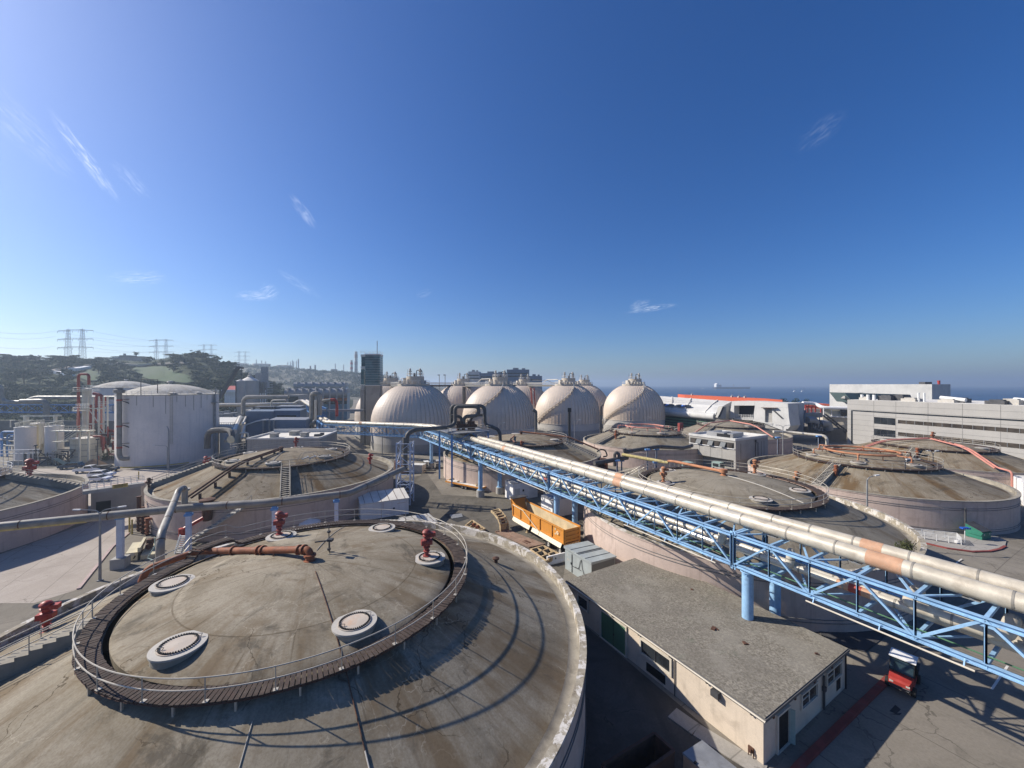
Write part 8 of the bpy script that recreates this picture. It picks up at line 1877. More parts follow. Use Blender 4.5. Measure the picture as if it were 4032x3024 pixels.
# hills
RID = [(-1.9, 330, 38), (-1.45, 400, 46), (-1.3306, 430, 49), (-1.25, 430, 49), (-1.165, 440, 52), (-1.05, 450, 50), (-.962, 460, 50), (-.90, 450, 52), (-.845, 430, 57), (-.80, 420, 54), (-.757, 415, 45), (-.72, 412, 37), (-.68, 420, 30), (-.64, 430, 25), (-.6, 440, 18), (-.52, 460, 6), (-.4, 480, 0)]
def hill_h(x, y):
    t = x / max(y, 1)
    if t < RID[0][0]: yr, zr = RID[0][1:]
    else:
        yr, zr = RID[-1][1], 0
        for (t0, y0, z0), (t1, y1, z1) in zip(RID, RID[1:]):
            if t0 <= t <= t1: k = (t - t0) / (t1 - t0); yr = y0 + (y1 - y0) * k; zr = z0 + (z1 - z0) * k; break
    wd = 215 + 75 * sst((-.78 - t) / .15); f = sst((y - (yr - wd)) / wd); h = zr * f
    h += 2.2 * sin(x * .045 + y * .02) * sin(y * .05) * f * min(1, zr / 30) * .5
    return max(-3.0, h - .4 - 2.6 * (1 - sst(h / 1.5)))
b = MB(); vs = []; fs = []; nt_ = 150; ny = 60
for j in range(ny + 1):
    for i in range(nt_ + 1):
        t = -1.95 + (1.95 - .38) * i / nt_; y = 150 + (620 - 150) * j / ny; x = t * y; vs.append((x, y, hill_h(x, y)))
for j in range(ny):
    for i in range(nt_): a = j * (nt_ + 1) + i; fs.append((a, a + 1, a + nt_ + 2, a + nt_ + 1))
b.add(vs, fs, True); tag(b.build('hill', 'hill_scrub'), kind='structure')
def drape(pts, dz): return [Vector((p[0], p[1], hill_h(p[0], p[1]) + dz)) for p in pts]
def ray_hill(c_, x, y):
    u, v = px(c_, x, y); best = None
    for k in range(150, 600):
        Y = float(k); X = (u - CX) / F * Y; z = HC - (v - CY) / F * Y
        if z <= hill_h(X, Y): return Vector((X, Y, hill_h(X, Y)))
    return Vector(((u - CX) / F * 430, 430, hill_h((u - CX) / F * 430, 430)))
def hill_patch(name, poly, m, dz, step=9):
    # fine fan over the slope
    P = [ray_hill('a', x, y) for x, y in poly]; c0 = sum(P, Vector()) / len(P); b = MB(); vs = []; fs = []; R_ = 7; n = 48
    per = []
    for k in range(n): f = k / n * len(P); i = int(f); per.append(P[i].lerp(P[(i + 1) % len(P)], f - i))
    for r in range(R_ + 1):
        for k in range(n): q = c0.lerp(per[k], r / R_); vs.append((q.x, q.y, hill_h(q.x, q.y) + dz))
    for r in range(R_):
        for k in range(n): fs.append((r * n + k, r * n + (k + 1) % n, (r + 1) * n + (k + 1) % n, (r + 1) * n + k))
    b.add(vs, fs, True); tag(b.build(name, m), kind='structure')
hill_patch('grass_slope', [(1250, 455), (1600, 460), (1700, 520), (1900, 600), (1800, 625), (1500, 600), (1350, 545)], 'hill_grass', .9)
hill_patch('grass_slope', [(740, 560), (860, 490), (960, 520), (1000, 590), (850, 600)], 'hill_grass', .9)
for pts, w_ in (([(490, 515), (700, 470), (960, 445), (1100, 432), (1500, 438), (1810, 430)], 1.3),):
    P = [ray_hill('a', x, y) for x, y in pts]; b = MB()
    for u, v in zip(P, P[1:]):
        n = 8
        for k in range(n):
            q0, q1 = u.lerp(v, k / n), u.lerp(v, (k + 1) / n); q0.z, q1.z = hill_h(q0.x, q0.y) + 1.3, hill_h(q1.x, q1.y) + 1.3; b.bar(q0, q1, 5, 1.6)
    tag(b.build('hill_road', 'road_concrete'), kind='structure')
for pts, l in (([(700, 505), (845, 480)], 'upper'), ([(560, 530), (690, 555)], 'lower')):
    P = [ray_hill('a', x, y) for x, y in pts]; b = MB(); b.bar(P[0] + ZV * 2, P[1] + ZV * 2, 5, 2.2); tag(b.build('retaining_wall', 'white_paint'), 'bright white retaining wall on the hillside, ' + l + ' one', 'wall')
# far plateau with the refinery
PL = [(-1.3, 50), (-1.05, 58), (-.9, 64), (-.75, 66), (-.68, 66), (-.6, 62), (-.5, 54), (-.42, 49), (-.36, 44), (-.30, 36), (-.22, 20), (-.12, 2)]
def plat_h(t, y):
    zr = PL[-1][1]
    if t <= PL[0][0]: zr = PL[0][1]
    else:
        for (t0, z0), (t1, z1) in zip(PL, PL[1:]):
            if t0 <= t <= t1: zr = z0 + (z1 - z0) * (t - t0) / (t1 - t0); break
    return zr * sst((y - 620) / 330) - .5
b = MB(); vs = []; fs = []; nt_ = 90; ny = 24
for j in range(ny + 1):
    for i in range(nt_ + 1): t = -1.3 + 1.2 * i / nt_; y = 600 + 1400 * j / ny; vs.append((t * y, y, plat_h(t, y) + 1.5 * sin(t * 90) * sin(y * .03)))
for j in range(ny):
    for i in range(nt_): a = j * (nt_ + 1) + i; fs.append((a, a + 1, a + nt_ + 2, a + nt_ + 1))
b.add(vs, fs, True); tag(b.build('far_plateau', 'plateau_soil'), kind='structure')
Yr = 1000
Bp_ = lambda x, y, Y=Yr: At('b', x, y, Y)
for x0, x1, y0, y1, l in ((280, 425, 420, 500, 'leftmost, palest'), (490, 640, 425, 490, 'second from the left'), (720, 855, 440, 500, 'widest, right of the others'), (940, 1040, 478, 520, 'low and flat, beside the small red stack')):
    a, c_ = Bp_(x0, y0), Bp_(x1, y0); r = (c_.x - a.x) / 2; z0 = plat_h(a.x / Yr, Yr) - 8; T = thing('refinery_tank', 'hazy round refinery tank on the far ridge, ' + l, 'storage tank', ((a.x + c_.x) / 2, Yr, z0), 0, 'refinery tanks on the far ridge')
    MB().lathe([(r, 0), (r, a.z - z0)], 32).build('shell', 'refinery_tank', T); MB().lathe([(r + .4, a.z - z0 - .8), (r + .4, a.z - z0), (.02, a.z - z0 + 1.5)], 32).build('roof', 'white_roof', T)
for x, y0, y1, w_, l, m in ((1480, 305, 540, 26, 'tallest of the striped smokestacks left of the lift tower', 1), (1436, 390, 540, 22, 'shorter striped smokestack next to the tallest one', 1), (1038, 443, 510, 14, 'small red smokestack by the flat refinery tank', 2), (1084, 435, 510, 16, 'small dark smokestack right of the small red one', 3)):
    a, c_ = Bp_(x, y0), Bp_(x, y1); r = w_ / 2.458 * Yr / F / 2; T = thing('smokestack', l, 'chimney', (a.x, Yr, c_.z - 6), 0); h = a.z - c_.z + 6
    MB().lathe([(r * 1.15, 0), (r * .95, h), (.02, h)], 18).build('shaft', {1: 'refinery_tank', 2: 'brick_stack', 3: 'steel_grey'}[m], T)
    if m == 1: 
        for k in range(3): MB().lathe([(r * 1.13 - k * .0, 0), (r * 1.11, h * .13)], 18, (0, 0, h * (.22 + k * .27))).build('band', 'patch_red' if x == 1436 else 'brick_stack', T)
for i, (x, y0, y1) in enumerate(((566, 390, 430), (602, 398, 430), (814, 405, 445), (838, 400, 445), (855, 388, 445), (865, 400, 490), (890, 392, 490), (907, 375, 500), (1265, 418, 480), (1345, 428, 530), (490, 380, 430))):
    a, c_ = Bp_(x, y0), Bp_(x, y1); b = MB(); r = 1.0 if i != 7 else 1.6; b.lathe([(r * 1.2, c_.z - 8), (r * .8, a.z), (.02, a.z)], 8, (a.x, Yr + i, 0)); b.box((a.x, Yr + i, a.z - 4), (r * 4, .8, .6)); b.box((a.x, Yr + i, a.z - 9), (r * 4, .8, .6)); tag(b.build('refinery_mast', 'pylon_steel'), 'one of the thin hazy flare masts on the far refinery ridge', 'mast', 'thin refinery masts on the far ridge')
for i, (x0, x1, y0, y1, l) in enumerate(((1225, 1290, 475, 560, 'stepped pale tower block on the far ridge below the thin mast'), (1050, 1180, 498, 520, 'long low pale building on the far ridge'), (640, 720, 470, 490, 'low pale building between two hazy refinery tanks'))):
    a, c_ = Bp_(x0, y0), Bp_(x1, y1); T = thing('refinery_building', l, 'building', (a.x, Yr, c_.z - 8), 0); w_ = c_.x - a.x; h = a.z - c_.z + 8; MB().box((w_ / 2, 6, h / 2), (w_ * .6 if i == 0 else w_, 14, h)).build('wall', 'refinery_tank', T); MB().box((w_ * .25, 3, h * .32), (w_ * .8 if i == 0 else w_ * .4, 14, h * .6)).build('wing', 'refinery_tank', T)

# pylons
def pylon(label, xl, xr, y0, y1, yb, Y, c_='a'):
    L0, R0 = At(c_, xl, y0, Y), At(c_, xr, y0, Y); cx_ = (L0.x + R0.x) / 2; sp = R0.x - L0.x; zt = L0.z; zb = At(c_, xl, yb, Y).z - 14; h = zt - zb
    T = thing('power_pylon', label, 'pylon', (cx_, Y, zb), radians(-6), 'twin leg power pylons along the ridge'); w0, w1 = sp * .14, sp * .05
    for s_ in (-1, 1):
        b = MB(); X = s_ * sp / 2; th = .3
        for i, j in ((-1, -1), (1, -1), (1, 1), (-1, 1)): b.bar((X + i * w0, j * w0, 0), (X + i * w1, j * w1, h), th)
        n = 14
        for k in range(n):
            t0, t1 = k / n, (k + 1) / n; a0, a1 = w0 + (w1 - w0) * t0, w0 + (w1 - w0) * t1
            for j in (-1, 1): b.bar((X - a0, j * a0, h * t0), (X + a1, j * a1, h * t1), th * .6); b.bar((X + a0, j * a0, h * t0), (X - a1, j * a1, h * t1), th * .6)
        b.bar((X, 0, h), (X, 0, h + sp * .09), .2); b.build('leg', 'pylon_steel', T)
    for k, z in enumerate((h - sp * .06, h - sp * .06 - (y1 - y0) / 2.458 * Y / F * .5 * .93, h - sp * .06 - (y1 - y0) / 2.458 * Y / F * .93)):
        b = MB(); hw = sp * 1.25
        for j in (-.4, .4): b.bar((-hw, 0, z - .6), (-sp * .5, j, z + .7), .3); b.bar((-sp * .5, j, z + .7), (sp * .5, j, z + .7), .3); b.bar((sp * .5, j, z + .7), (hw, 0, z - .6), .3)
        b.bar((-hw, 0, z - .8), (hw, 0, z - .8), .35)
        for q in range(12): x = -hw + 2 * hw * (q + .5) / 12; b.bar((x - hw / 14, 0, z - .8), (x, 0, z + .5 * (1 if abs(x) < sp * .6 else .4)), .15)
        b.build('cross_arm', 'pylon_steel', T)
        b = MB()
        for x in (-hw, -sp * .8, -sp * .2, sp * .2, sp * .8, hw): b.bar((x, 0, z - .8), (x, 0, z - 3.2), .18)
        b.build('insulator', 'steel_dark', T)
    return (cx_, Y, zb + h, sp)
py = [pylon('nearest and largest twin leg power pylon at the far left', 650, 808, 90, 265, 365, 465), pylon('second largest twin leg power pylon, right of the palm', 1508, 1612, 187, 310, 385, 690), pylon('third twin leg power pylon above the wooded hill shoulder', 1970, 2048, 237, 330, 390, 920), pylon('smallest twin leg power pylon, in front of the hazy refinery', 345, 410, 305, 390, 480, 1080, 'b')]
b = MB(); first = py[0]
for k, z in enumerate((95, 150, 245)):
    a, c_ = At('a', -200, z - (6 if k else 0), 330), At('a', 535, z + (8 if k else 12), 465); P = []
    for i in range(13): t = i / 12; q = a.lerp(c_, t); q.z -= 3.5 * 4 * t * (1 - t); P.append(q)
    b.tube(P, .09, 4)
for (A_, B2) in ((py[0], py[1]), (py[1], py[2]), (py[2], py[3])):
    for s_ in (-1.2, 1.2):
        for dz in (3, 13, 23):
            f0, f1 = dz * A_[3] / 20, dz * B2[3] / 20; a, c_ = Vector((A_[0] + s_ * A_[3], A_[1], A_[2] - f0)), Vector((B2[0] + s_ * B2[3], B2[1], B2[2] - f1)); P = []
            for i in range(13): t = i / 12; q = a.lerp(c_, t); q.z -= 7 * 4 * t * (1 - t) * .5; P.append(q)
            b.tube(P, .09, 4)
tag(b.build('power_line', 'pylon_steel'), 'thin power lines sagging between the pylons', 'cables')

# ---- vegetation -------------------------------------------------------------------------------------------
def tree_proto(name, label, h, w, m, nl, ls, seed):
    rr = random.Random(seed); T = thing(name, label, 'tree', (0, -400, -60), 0)
    b = MB(); P = [(0, 0, -1.5), (rr.uniform(-.1, .1) * w, 0, h * .25), (rr.uniform(-.12, .12) * w, rr.uniform(-.1, .1) * w, h * .55)]; b.tube(P, [h * .045, h * .035, h * .02], 6)
    tips = []
    for k in range(7):
        a = rr.uniform(0, 2 * pi); e = Vector((cos(a) * w * rr.uniform(.2, .42), sin(a) * w * rr.uniform(.2, .42), h * rr.uniform(.5, .9))); b.tube([P[1 + k % 2], Vector(P[2]).lerp(e, .5), e], [h * .02, h * .012, h * .006], 5); tips.append(e)
    b.build('trunk', 'bark', T)
    b = MB()
    for k in range(nl * 2):
        e = rr.choice(tips) if k % 3 else Vector((rr.gauss(0, .24) * w, rr.gauss(0, .24) * w, h * rr.uniform(.35, .9)))
        rad = rr.uniform(.06, .13) * w; n = 22
        for _ in range(n):
            v = Vector((rr.gauss(0, 1), rr.gauss(0, 1), rr.gauss(0, 1))).normalized() * rad * rr.uniform(.5, 1.15); p = e + Vector((v.x, v.y, v.z * .75)); a = (v.normalized() + Vector((rr.gauss(0, .6), rr.gauss(0, .6), rr.gauss(0, .6)))).normalized(); d = a.orthogonal().normalized(); q = a.cross(d); s_ = ls * rr.uniform(.6, 1.4); b.quad(p - d * s_, p - q * s_ * .6, p + d * s_, p + q * s_ * .6)
    b.build('crown', m, T); return T
protos = [tree_proto('hill_tree', 'dark rounded tree', 8, 9, 'leaf_dark', 44, .42, 1), tree_proto('hill_tree', 'x', 6.5, 9.5, 'leaf_mid', 44, .42, 2), tree_proto('hill_tree', 'x', 10, 9, 'leaf_dark', 50, .45, 3), tree_proto('hill_tree', 'x', 5, 8, 'leaf_olive', 36, .38, 4)]
import bisect
TG_ = 'trees and bushes on the hillside'
names = ['dark rounded tree on the wooded hillside', 'mid green spreading bush on the wooded hillside', 'taller dark tree on the wooded hillside', 'olive low bush on the wooded hillside']
used = [False] * 4; spots = []; rr = random.Random(5)
def nearpoly(x, y, poly):
    ins = False; n = len(poly)
    for i in range(n):
        (x0, y0), (x1, y1) = poly[i], poly[(i + 1) % n]
        if (y0 > y) != (y1 > y) and x < (x1 - x0) * (y - y0) / (y1 - y0) + x0: ins = not ins
    return ins
grass = [[(1240, 430), (1620, 440), (1720, 520), (1920, 590), (1830, 640), (1480, 620), (1330, 560)], [(720, 580), (850, 470), (970, 500), (1010, 600), (850, 620)], [(480, 530), (560, 480), (960, 425), (1830, 415), (1830, 445), (1100, 450), (900, 470), (690, 560), (560, 540)]]
cands = []
for _ in range(1600):
    t = -1.36 + .78 * rr.random(); y = rr.uniform(195, 470); cands.append((t, y))
cands.sort(key=lambda q: q[1])
for t, y in cands:
    x = t * y; h = hill_h(x, y)
    if h < 2 or len(spots) > 292: continue
    u, v = F * t + CX, CY - (h + 3 - HC) * F / y; ax_, ay_ = (u - 0) * 2.458, (v - 1260) * 2.458
    if any(nearpoly(ax_, ay_, g_) for g_ in grass): continue
    if any((x - q[0]) ** 2 + (y - q[1]) ** 2 < 36 for q in spots): continue
    if rr.random() < .55 and y < 330: continue
    spots.append((x, y, h))
for i, (x, y, h) in enumerate(spots):
    k = rr.choice((0, 0, 1, 1, 2, 3, 3)); sc = rr.uniform(.6, 1.25); o = protos[k]
    if not used[k]: used[k] = True; o.location = (x, y, h); o.rotation_euler.z = rr.uniform(0, 6); o.scale = (sc, sc, sc * rr.uniform(.8, 1.1)); o['label'] = names[k]; o['group'] = TG_
    else: dup(o, (x, y, h), rr.uniform(0, 6), names[k], (sc, sc, sc * rr.uniform(.8, 1.1)))
# named trees standing out on the skyline
def sky_tree(label, c_, x, ytop, Y, w_px, k, tilt=0):
    q = At(c_, x, ytop, Y); hz = hill_h(q.x, Y); H = max(4, q.z - hz); o = dup(protos[k], (q.x, Y, hz), rr.uniform(0, 6), label); base = (8, 6.5, 10, 5)[k]; bw = (9, 9.5, 9, 8)[k]; w_ = w_px / 2.458 * Y / F; o.scale = (w_ / bw, w_ / bw, H / base)
    if tilt: o.rotation_euler = (0, tilt, o.rotation_euler.z)
    if 'group' in o: del o['group']
    return o
sky_tree('dark dome shaped skyline tree, left of a similar pair at the far left', 'a', 165, 342, 425, 130, 0); sky_tree('dark dome shaped skyline tree, right of a similar pair at the far left', 'a', 285, 345, 428, 140, 0)
sky_tree('low wide skyline trees at the far left edge', 'a', 30, 375, 420, 160, 1); sky_tree('wind bent tree on the hill shoulder below the third pylon', 'a', 1895, 345, 425, 120, 2, .35); sky_tree('dark tree behind the wind bent one on the hill shoulder', 'a', 2010, 385, 418, 150, 0); sky_tree('round tree on the slope above the white retaining wall', 'a', 990, 400, 400, 120, 0)
sky_tree('bushy skyline tree between the nearest pylon and the palm', 'a', 1110, 362, 440, 120, 1); sky_tree('small skyline tree right of the hilltop house', 'a', 1390, 370, 440, 120, 1); sky_tree('small dark tree by the crane tip', 'b', 250, 410, 430, 120, 2, .3); sky_tree('skyline tree right of the second pylon', 'a', 1680, 385, 445, 120, 1); sky_tree('skyline tree behind the nearest pylon', 'a', 600, 372, 445, 200, 1); sky_tree('skyline tree left of the nearest pylon', 'a', 430, 365, 445, 200, 1)
q = At('a', 1275, 385, 432); T = thing('hilltop_house', 'long low brown house on the hilltop beside the palm', 'house', (q.x, 432, hill_h(q.x, 432) - 1), 0); MB().box((0, 0, 2.6), (34, 9, 5.2)).build('wall', 'brick_stack', T); b = MB(); b.box((0, 0, 5.4), (36, 11, .5)); b.box((-4, 0, 6.2), (12, 8, 1.4)); b.build('roof', 'concrete_dark', T); b = MB(); b.box((-13, -4.55, 4.4), (5, .1, .8)); b.build('window', 'white_paint', T); b = MB(); b.box((-9, 1, 7), (1.6, 1.6, 4.5)); b.build('chimney', 'concrete_grey', T)
def palm(label, c_, x, ytop, ybase, Y):
    q = At(c_, x, ytop, Y); g = hill_h(q.x, Y); H = q.z - g; T = thing('palm_tree', label, 'palm', (q.x, Y, g), 0); b = MB(); b.tube([(0, 0, -.5), (.1, 0, H * .5), (0, 0, H - 1.6)], [.4, .32, .3], 7); b.build('trunk', 'bark', T); b = MB()
    for k in range(34):
        a = rr.uniform(0, 2 * pi); el = rr.uniform(-.9, 1.1); L_ = rr.uniform(2.2, 3.4); d = Vector((cos(a), sin(a), 0)); P = [Vector((0, 0, H - 1.6)) + d * (L_ * t) * cos(el * .6) + ZV * (sin(el) * L_ * t - 1.3 * t * t) for t in (0, .35, .7, 1)]; s_ = Vector((-d.y, d.x, 0))
        for i in range(3): w0, w1 = (.35, .5, .4, .05)[i], (.35, .5, .4, .05)[i + 1]; b.quad(P[i] - s_ * w0, P[i] + s_ * w0, P[i + 1] + s_ * w1, P[i + 1] - s_ * w1); b.quad(P[i] - s_ * w0 - ZV * .25, P[i], P[i + 1], P[i + 1] - s_ * w1 - ZV * .25)
    b.build('fronds', 'palm_leaf', T)
palm('lone fan palm standing on the hilltop skyline', 'a', 1318, 302, 375, 432); palm('palm halfway down the hill, left of two', 'a', 975, 535, 600, 300); palm('palm halfway down the hill, right of two', 'a', 1108, 525, 590, 300)
for i, (x, y) in enumerate(((1455, 470), (1490, 475))): 
    q = A6(x + 60, 145, 300)
q = A6(1545, 138, 300); b = MB()
T = thing('beach_trees', 'two dark bushy trees before the sea right of the red fascia hall', 'trees', (q.x, 300, -2), 0)
b = MB()
for k in range(26): leaf_cloud(b, (rr.uniform(-9, 12), rr.uniform(-2, 2), q.z + 2 - rr.uniform(.5, 7)), 1.9, 40, .5)
b.build('crown', 'leaf_dark', T); b = MB(); b.tube([(-5, 0, 0), (-5, 0, q.z - 1)], .4, 6); b.tube([(6, 0, 0), (6, 0, q.z - 1)], .4, 6); b.build('trunk', 'bark', T)
# far wooded belt under the refinery: one mass
b = MB()
for _ in range(900):
    t = rr.uniform(-.80, -.30); y = rr.uniform(640, 985); x = t * y; z = plat_h(t, y); s_ = rr.uniform(4, 8)
    for k in range(9): leaf_cloud(b, (x + rr.gauss(0, s_ * .5), y + rr.gauss(0, s_ * .4), z + rr.uniform(.2, .9) * s_ * .8), s_ * .45, 6, 1.3)
o = b.build('far_woods', 'leaf_dark'); tag(o, kind='stuff')
b = MB()
for _ in range(3800):
    t = rr.uniform(-1.4, -.58); y = rr.uniform(165, 470); x = t * y; z = hill_h(x, y)
    u, v = F * t + CX, CY - (z - HC) * F / y
    if z < .6 or any(nearpoly(u * 2.458, (v - 1260) * 2.458, g_) for g_ in grass): continue
    leaf_cloud(b, (x, y, z + .5), rr.uniform(1.2, 2.6), 16, .42, .6)
tag(b.build('hill_undergrowth', 'leaf_mid'), kind='stuff')
# cars parked far away beyond the plant
for k in range(22):
    x, y = rr.choice(((930, 350), (960, 400), (1000, 440), (1050, 400), (980, 470))); q = G('A3', x + rr.uniform(-40, 110), y + rr.uniform(-15, 30), 0)
    if q.y > 520 or q.y < 200: continue
    b = MB(); a = rr.uniform(-.2, .2) + GRID; b.box((q.x, q.y, .7), (4.6, 1.9, .8), a); b.box((q.x, q.y, 1.3), (2.6, 1.7, .7), a); tag(b.build('distant_car', rr.choice(('car_white', 'steel_dark', 'steel_grey', 'car_white'))), 'tiny parked car in the distant car park below the hill', 'car', 'cars in the distant car park')

# ship
Ys = 2400; a, c_ = At('e', 605, 365, Ys), At('e', 983, 365, Ys); Ls_ = c_.x - a.x; T = thing('tanker_ship', 'long dark tanker ship with a white stern house on the horizon', 'ship', ((a.x + c_.x) / 2, Ys, -5.2), 0)
b = MB(); b.extr([(-Ls_ / 2, 0, 0), (Ls_ / 2 - 6, 0, 0), (Ls_ / 2, 0, 14), (Ls_ / 2 - 12, 0, 13), (-Ls_ / 2, 0, 13)], (0, 34, 0)); b.build('hull', 'ship_hull', T)
b = MB(); b.box((-Ls_ / 2 + 12, 17, 22), (14, 28, 18)); b.box((-Ls_ / 2 + 14, 17, 33), (10, 30, 6)); b.build('stern_house', 'white_paint', T); b = MB(); b.box((-Ls_ / 2 + 32, 17, 20), (14, 20, 12)); b.tube([(-Ls_ / 2 + 38, 17, 13), (-Ls_ / 2 + 38, 17, 32)], 1.2, 6); b.tube([(12, 17, 13), (12, 17, 30)], 1.0, 6); b.bar((2, 17, 24), (22, 17, 24), 1, 1); b.build('deck_gear', 'refinery_tank', T)
for i, (x, y, l) in enumerate(((465, 350, 'left of the tanker'), (1470, 388, 'right of the tanker, left of two'), (1555, 388, 'right of the tanker, right of two'))):
    q = At('e', x, y, 1500 if i else 2600); q.z = -5; T = thing('small_boat', 'tiny pale boat on the sea, ' + l, 'boat', tuple(q), 0); b = MB(); b.extr([(-6, 0, 0), (5, 0, 0), (7, 0, 2), (-6, 0, 1.8)], (0, 4, 0)); b.build('hull', 'white_paint', T); b = MB(); b.box((-1, 2, 3), (5, 3, 2.5)); b.build('cabin', 'white_paint', T)
# far office block behind the domes
A_ = lambda x, y: At('c', x, y, 420)
for x0, x1, y0, l, m in ((1560, 1700, 345, 'white framed end block of the far grey complex behind the domes', 'concrete_pale'), (1700, 2040, 365, 'long grey middle block of the far complex behind the domes', 'blue_wall'), (2040, 2320, 320, 'taller dark block of the far complex behind the domes', 'blue_wall'), (2320, 2480, 400, 'lower right block of the far complex behind the domes', 'blue_wall')):
    a, c_ = A_(x0, y0), A_(x1, y0); T = thing('complex_block', l, 'building', (a.x, 420, -1), 0); w_ = c_.x - a.x; MB().box((w_ / 2, 12, a.z / 2), (w_ - .1, 24, a.z)).build('wall', m, T); b = MB()
    for k in (1, 2): b.box((w_ / 2, -.1, a.z - 3.2 * k - 1), (w_ * .9, .3, 1.3))
    b.build('window_band', 'glass_dark', T); b = MB(); b.box((w_ * .4, 8, a.z + 1), (w_ * .25, 6, 2)); b.box((w_ * .75, 6, a.z + .8), (w_ * .15, 4, 1.6)); b.build('roof_unit', 'steel_grey', T)
for i, x in enumerate((1200, 1272)): q = At('c', x, 400, 215); b = MB(); b.tube([Vector((q.x, 215, 0)), q], .2, 6); b.box(q + Vector((-.3, 0, 0)), (1.2, .6, .5)); tag(b.build('dome_lamp', 'steel_grey'), 'lamp pole rising behind the high walkway, ' + ('left' if i == 0 else 'right') + ' of two', 'lamp')
# ---- light, air, sky, camera --------------------------------------------------------------------------------
SUN_EL, SUN_AZ = radians(35), radians(-77)      # azimuth from +Y towards +X
sd = Vector((sin(SUN_AZ) * cos(SUN_EL), cos(SUN_AZ) * cos(SUN_EL), sin(SUN_EL)))
sun = bpy.data.lights.new('sun', 'SUN'); sun.energy = SUNE; sun.angle = radians(.53); sun.color = (1, .93, .83)
so = bpy.data.objects.new('sun', sun); COL.objects.link(so); so.rotation_euler = sd.to_track_quat('Z', 'Y').to_euler()
W = bpy.data.worlds.new('World'); S.world = W; W.use_nodes = True; nt = W.node_tree; nt.nodes.clear()
sky = nt.nodes.new('ShaderNodeTexSky'); sky.sky_type = 'NISHITA'; sky.sun_disc = False; sky.sun_elevation = SUN_EL; sky.sun_rotation = SUN_AZ % (2 * pi)
sky.air_density = SK[0]; sky.dust_density = SK[1]; sky.ozone_density = SK[2]; sky.altitude = 100
bg = nt.nodes.new('ShaderNodeBackground'); bg.inputs[1].default_value = SK[3]; ow = nt.nodes.new('ShaderNodeOutputWorld')
gm = nt.nodes.new('ShaderNodeHueSaturation'); gm.inputs['Saturation'].default_value = SK[4]; gm.inputs['Hue'].default_value = SK[5]
nt.links.new(sky.outputs[0], gm.inputs['Color'])
# thin cirrus wisps in the sky itself, each round its own direction
tc = nt.nodes.new('ShaderNodeTexCoord'); last = gm.outputs[0]
def wn(t, **k):
    o = nt.nodes.new(t)
    for a, b in k.items(): setattr(o, a, b)
    return o
def wm(op, a, b=0.0):
    o = wn('ShaderNodeMath', operation=op)
    for i, v in enumerate((a, b)):
        if hasattr(v, 'links'): nt.links.new(v, o.inputs[i])
        else: o.inputs[i].default_value = v
    return o.outputs[0]
def vdot(v):
    o = wn('ShaderNodeVectorMath', operation='DOT_PRODUCT'); nt.links.new(tc.outputs['Generated'], o.inputs[0]); o.inputs[1].default_value = v; return o.outputs['Value']
def wisp(u, v, rx, ry, ang, amt):
    c = Vector(((u - CX) / F, 1, -(v - CY) / F)).normalized(); e = c.cross(ZV).normalized(); f = e.cross(c).normalized()
    a = radians(ang); e, f = e * cos(a) + f * sin(a), f * cos(a) - e * sin(a)
    de, df = vdot(e), vdot(f)
    r2 = wm('ADD', wm('POWER', wm('DIVIDE', de, rx), 2.0), wm('POWER', wm('DIVIDE', df, ry), 2.0))
    m = wn('ShaderNodeMapRange', interpolation_type='SMOOTHSTEP'); nt.links.new(r2, m.inputs[0]); m.inputs[1].default_value = 0.0; m.inputs[2].default_value = 1.0; m.inputs[3].default_value = 1; m.inputs[4].default_value = 0
    cv = wn('ShaderNodeCombineXYZ'); nt.links.new(wm('MULTIPLY', de, 11.0), cv.inputs[0]); nt.links.new(wm('MULTIPLY', df, 60.0), cv.inputs[1]); cv.inputs[2].default_value = u * .01
    n = wn('ShaderNodeTexNoise'); nt.links.new(cv.outputs[0], n.inputs['Vector']); n.inputs['Detail'].default_value = 4; n.inputs['Roughness'].default_value = .55; n.inputs['Distortion'].default_value = .8
    k = wn('ShaderNodeMapRange', interpolation_type='SMOOTHSTEP'); nt.links.new(n.outputs[0], k.inputs[0]); k.inputs[1].default_value = .36; k.inputs[2].default_value = .85
    front = wm('GREATER_THAN', vdot(c), 0.0)
    return wm('MULTIPLY', wm('MULTIPLY', wm('MULTIPLY', wm('POWER', m.outputs[0], 1.6), k.outputs[0]), amt), front)
tot = None
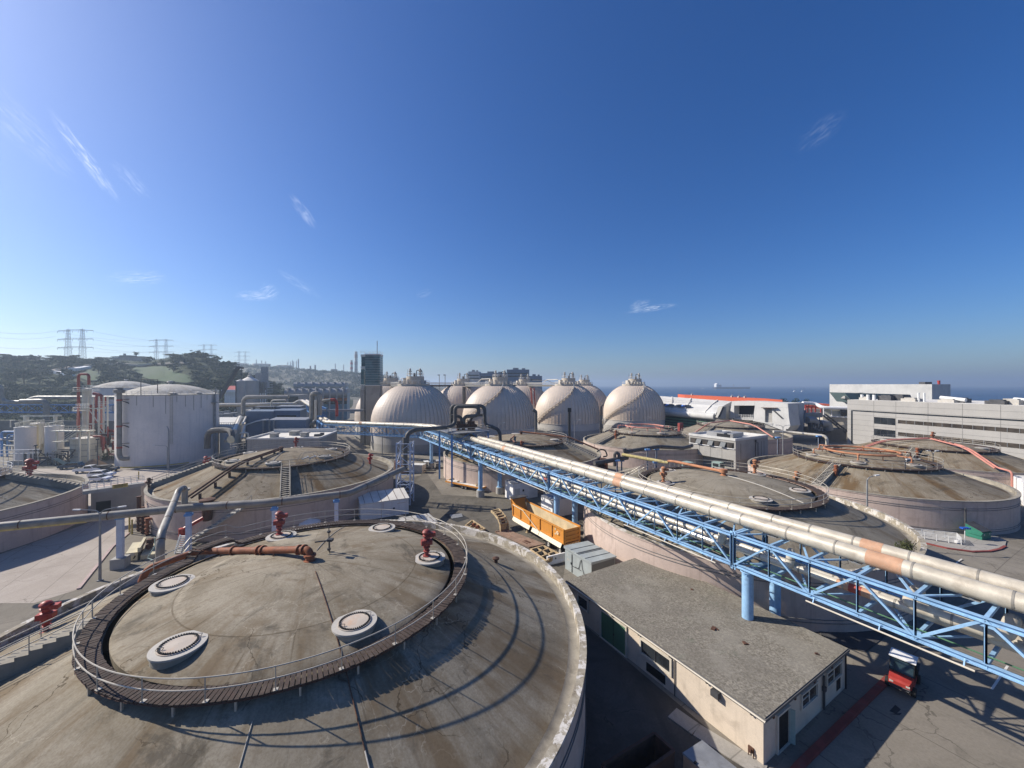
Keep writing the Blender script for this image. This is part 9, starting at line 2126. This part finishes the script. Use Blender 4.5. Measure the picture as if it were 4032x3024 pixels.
for q in ((335, 620, .075, .012, -55, .6), (390, 700, .05, .011, -52, .35), (1195, 835, .045, .014, -50, .35), (1000, 1165, .04, .014, 8, .4), (1060, 1150, .022, .024, 40, .4), (540, 1095, .05, .018, 14, .3), (2560, 1215, .07, .009, 5, .5), (2520, 1200, .03, .014, 14, .35), (3230, 520, .05, .025, 30, .08), (1180, 1120, .06, .012, -30, .2), (1670, 1155, .025, .012, 20, .15), (520, 710, .04, .016, -45, .2), (60, 480, .10, .03, -45, .15)):
    w_ = wisp(*q); tot = w_ if tot is None else wm('MAXIMUM', tot, w_)
mx = wn('ShaderNodeMix', data_type='RGBA'); nt.links.new(tot, mx.inputs[0]); nt.links.new(last, mx.inputs[6]); mx.inputs[7].default_value = (11, 11.6, 12.6, 1)
nt.links.new(mx.outputs[2], bg.inputs[0]); nt.links.new(bg.outputs[0], ow.inputs[0])

# haze: one closed box of even, thin air round everything
hz = bpy.data.materials.new('haze_air'); hz.use_nodes = True; hn = hz.node_tree; hn.nodes.clear()
ho = hn.nodes.new('ShaderNodeOutputMaterial'); hv = hn.nodes.new('ShaderNodeVolumePrincipled'); hv.inputs['Color'].default_value = (.66, .82, 1.0, 1); hv.inputs['Density'].default_value = HAZE; hv.inputs['Anisotropy'].default_value = .35
hn.links.new(hv.outputs[0], ho.inputs['Volume'])
b = MB(); b.box((2000, 4500, 54), (16000, 10400, 126)); o = b.build('haze', hz); tag(o, kind='stuff')

cam = bpy.data.cameras.new('camera'); cam.sensor_width = 36.0; cam.lens = 36.0 * F / 4032; cam.clip_end = 30000; cam.clip_start = .2
cam.shift_y = (CY - 1512) / 4032
co = bpy.data.objects.new('camera', cam); COL.objects.link(co); co.location = (0, 0, HC); co.rotation_euler = (pi / 2, 0, 0); S.camera = co
S.view_settings.view_transform = 'Standard'; S.view_settings.look = 'None'; S.view_settings.exposure = EXPO; S.view_settings.gamma = 1
S.cycles.max_bounces = 6; S.cycles.diffuse_bounces = 3; S.cycles.volume_bounces = 0
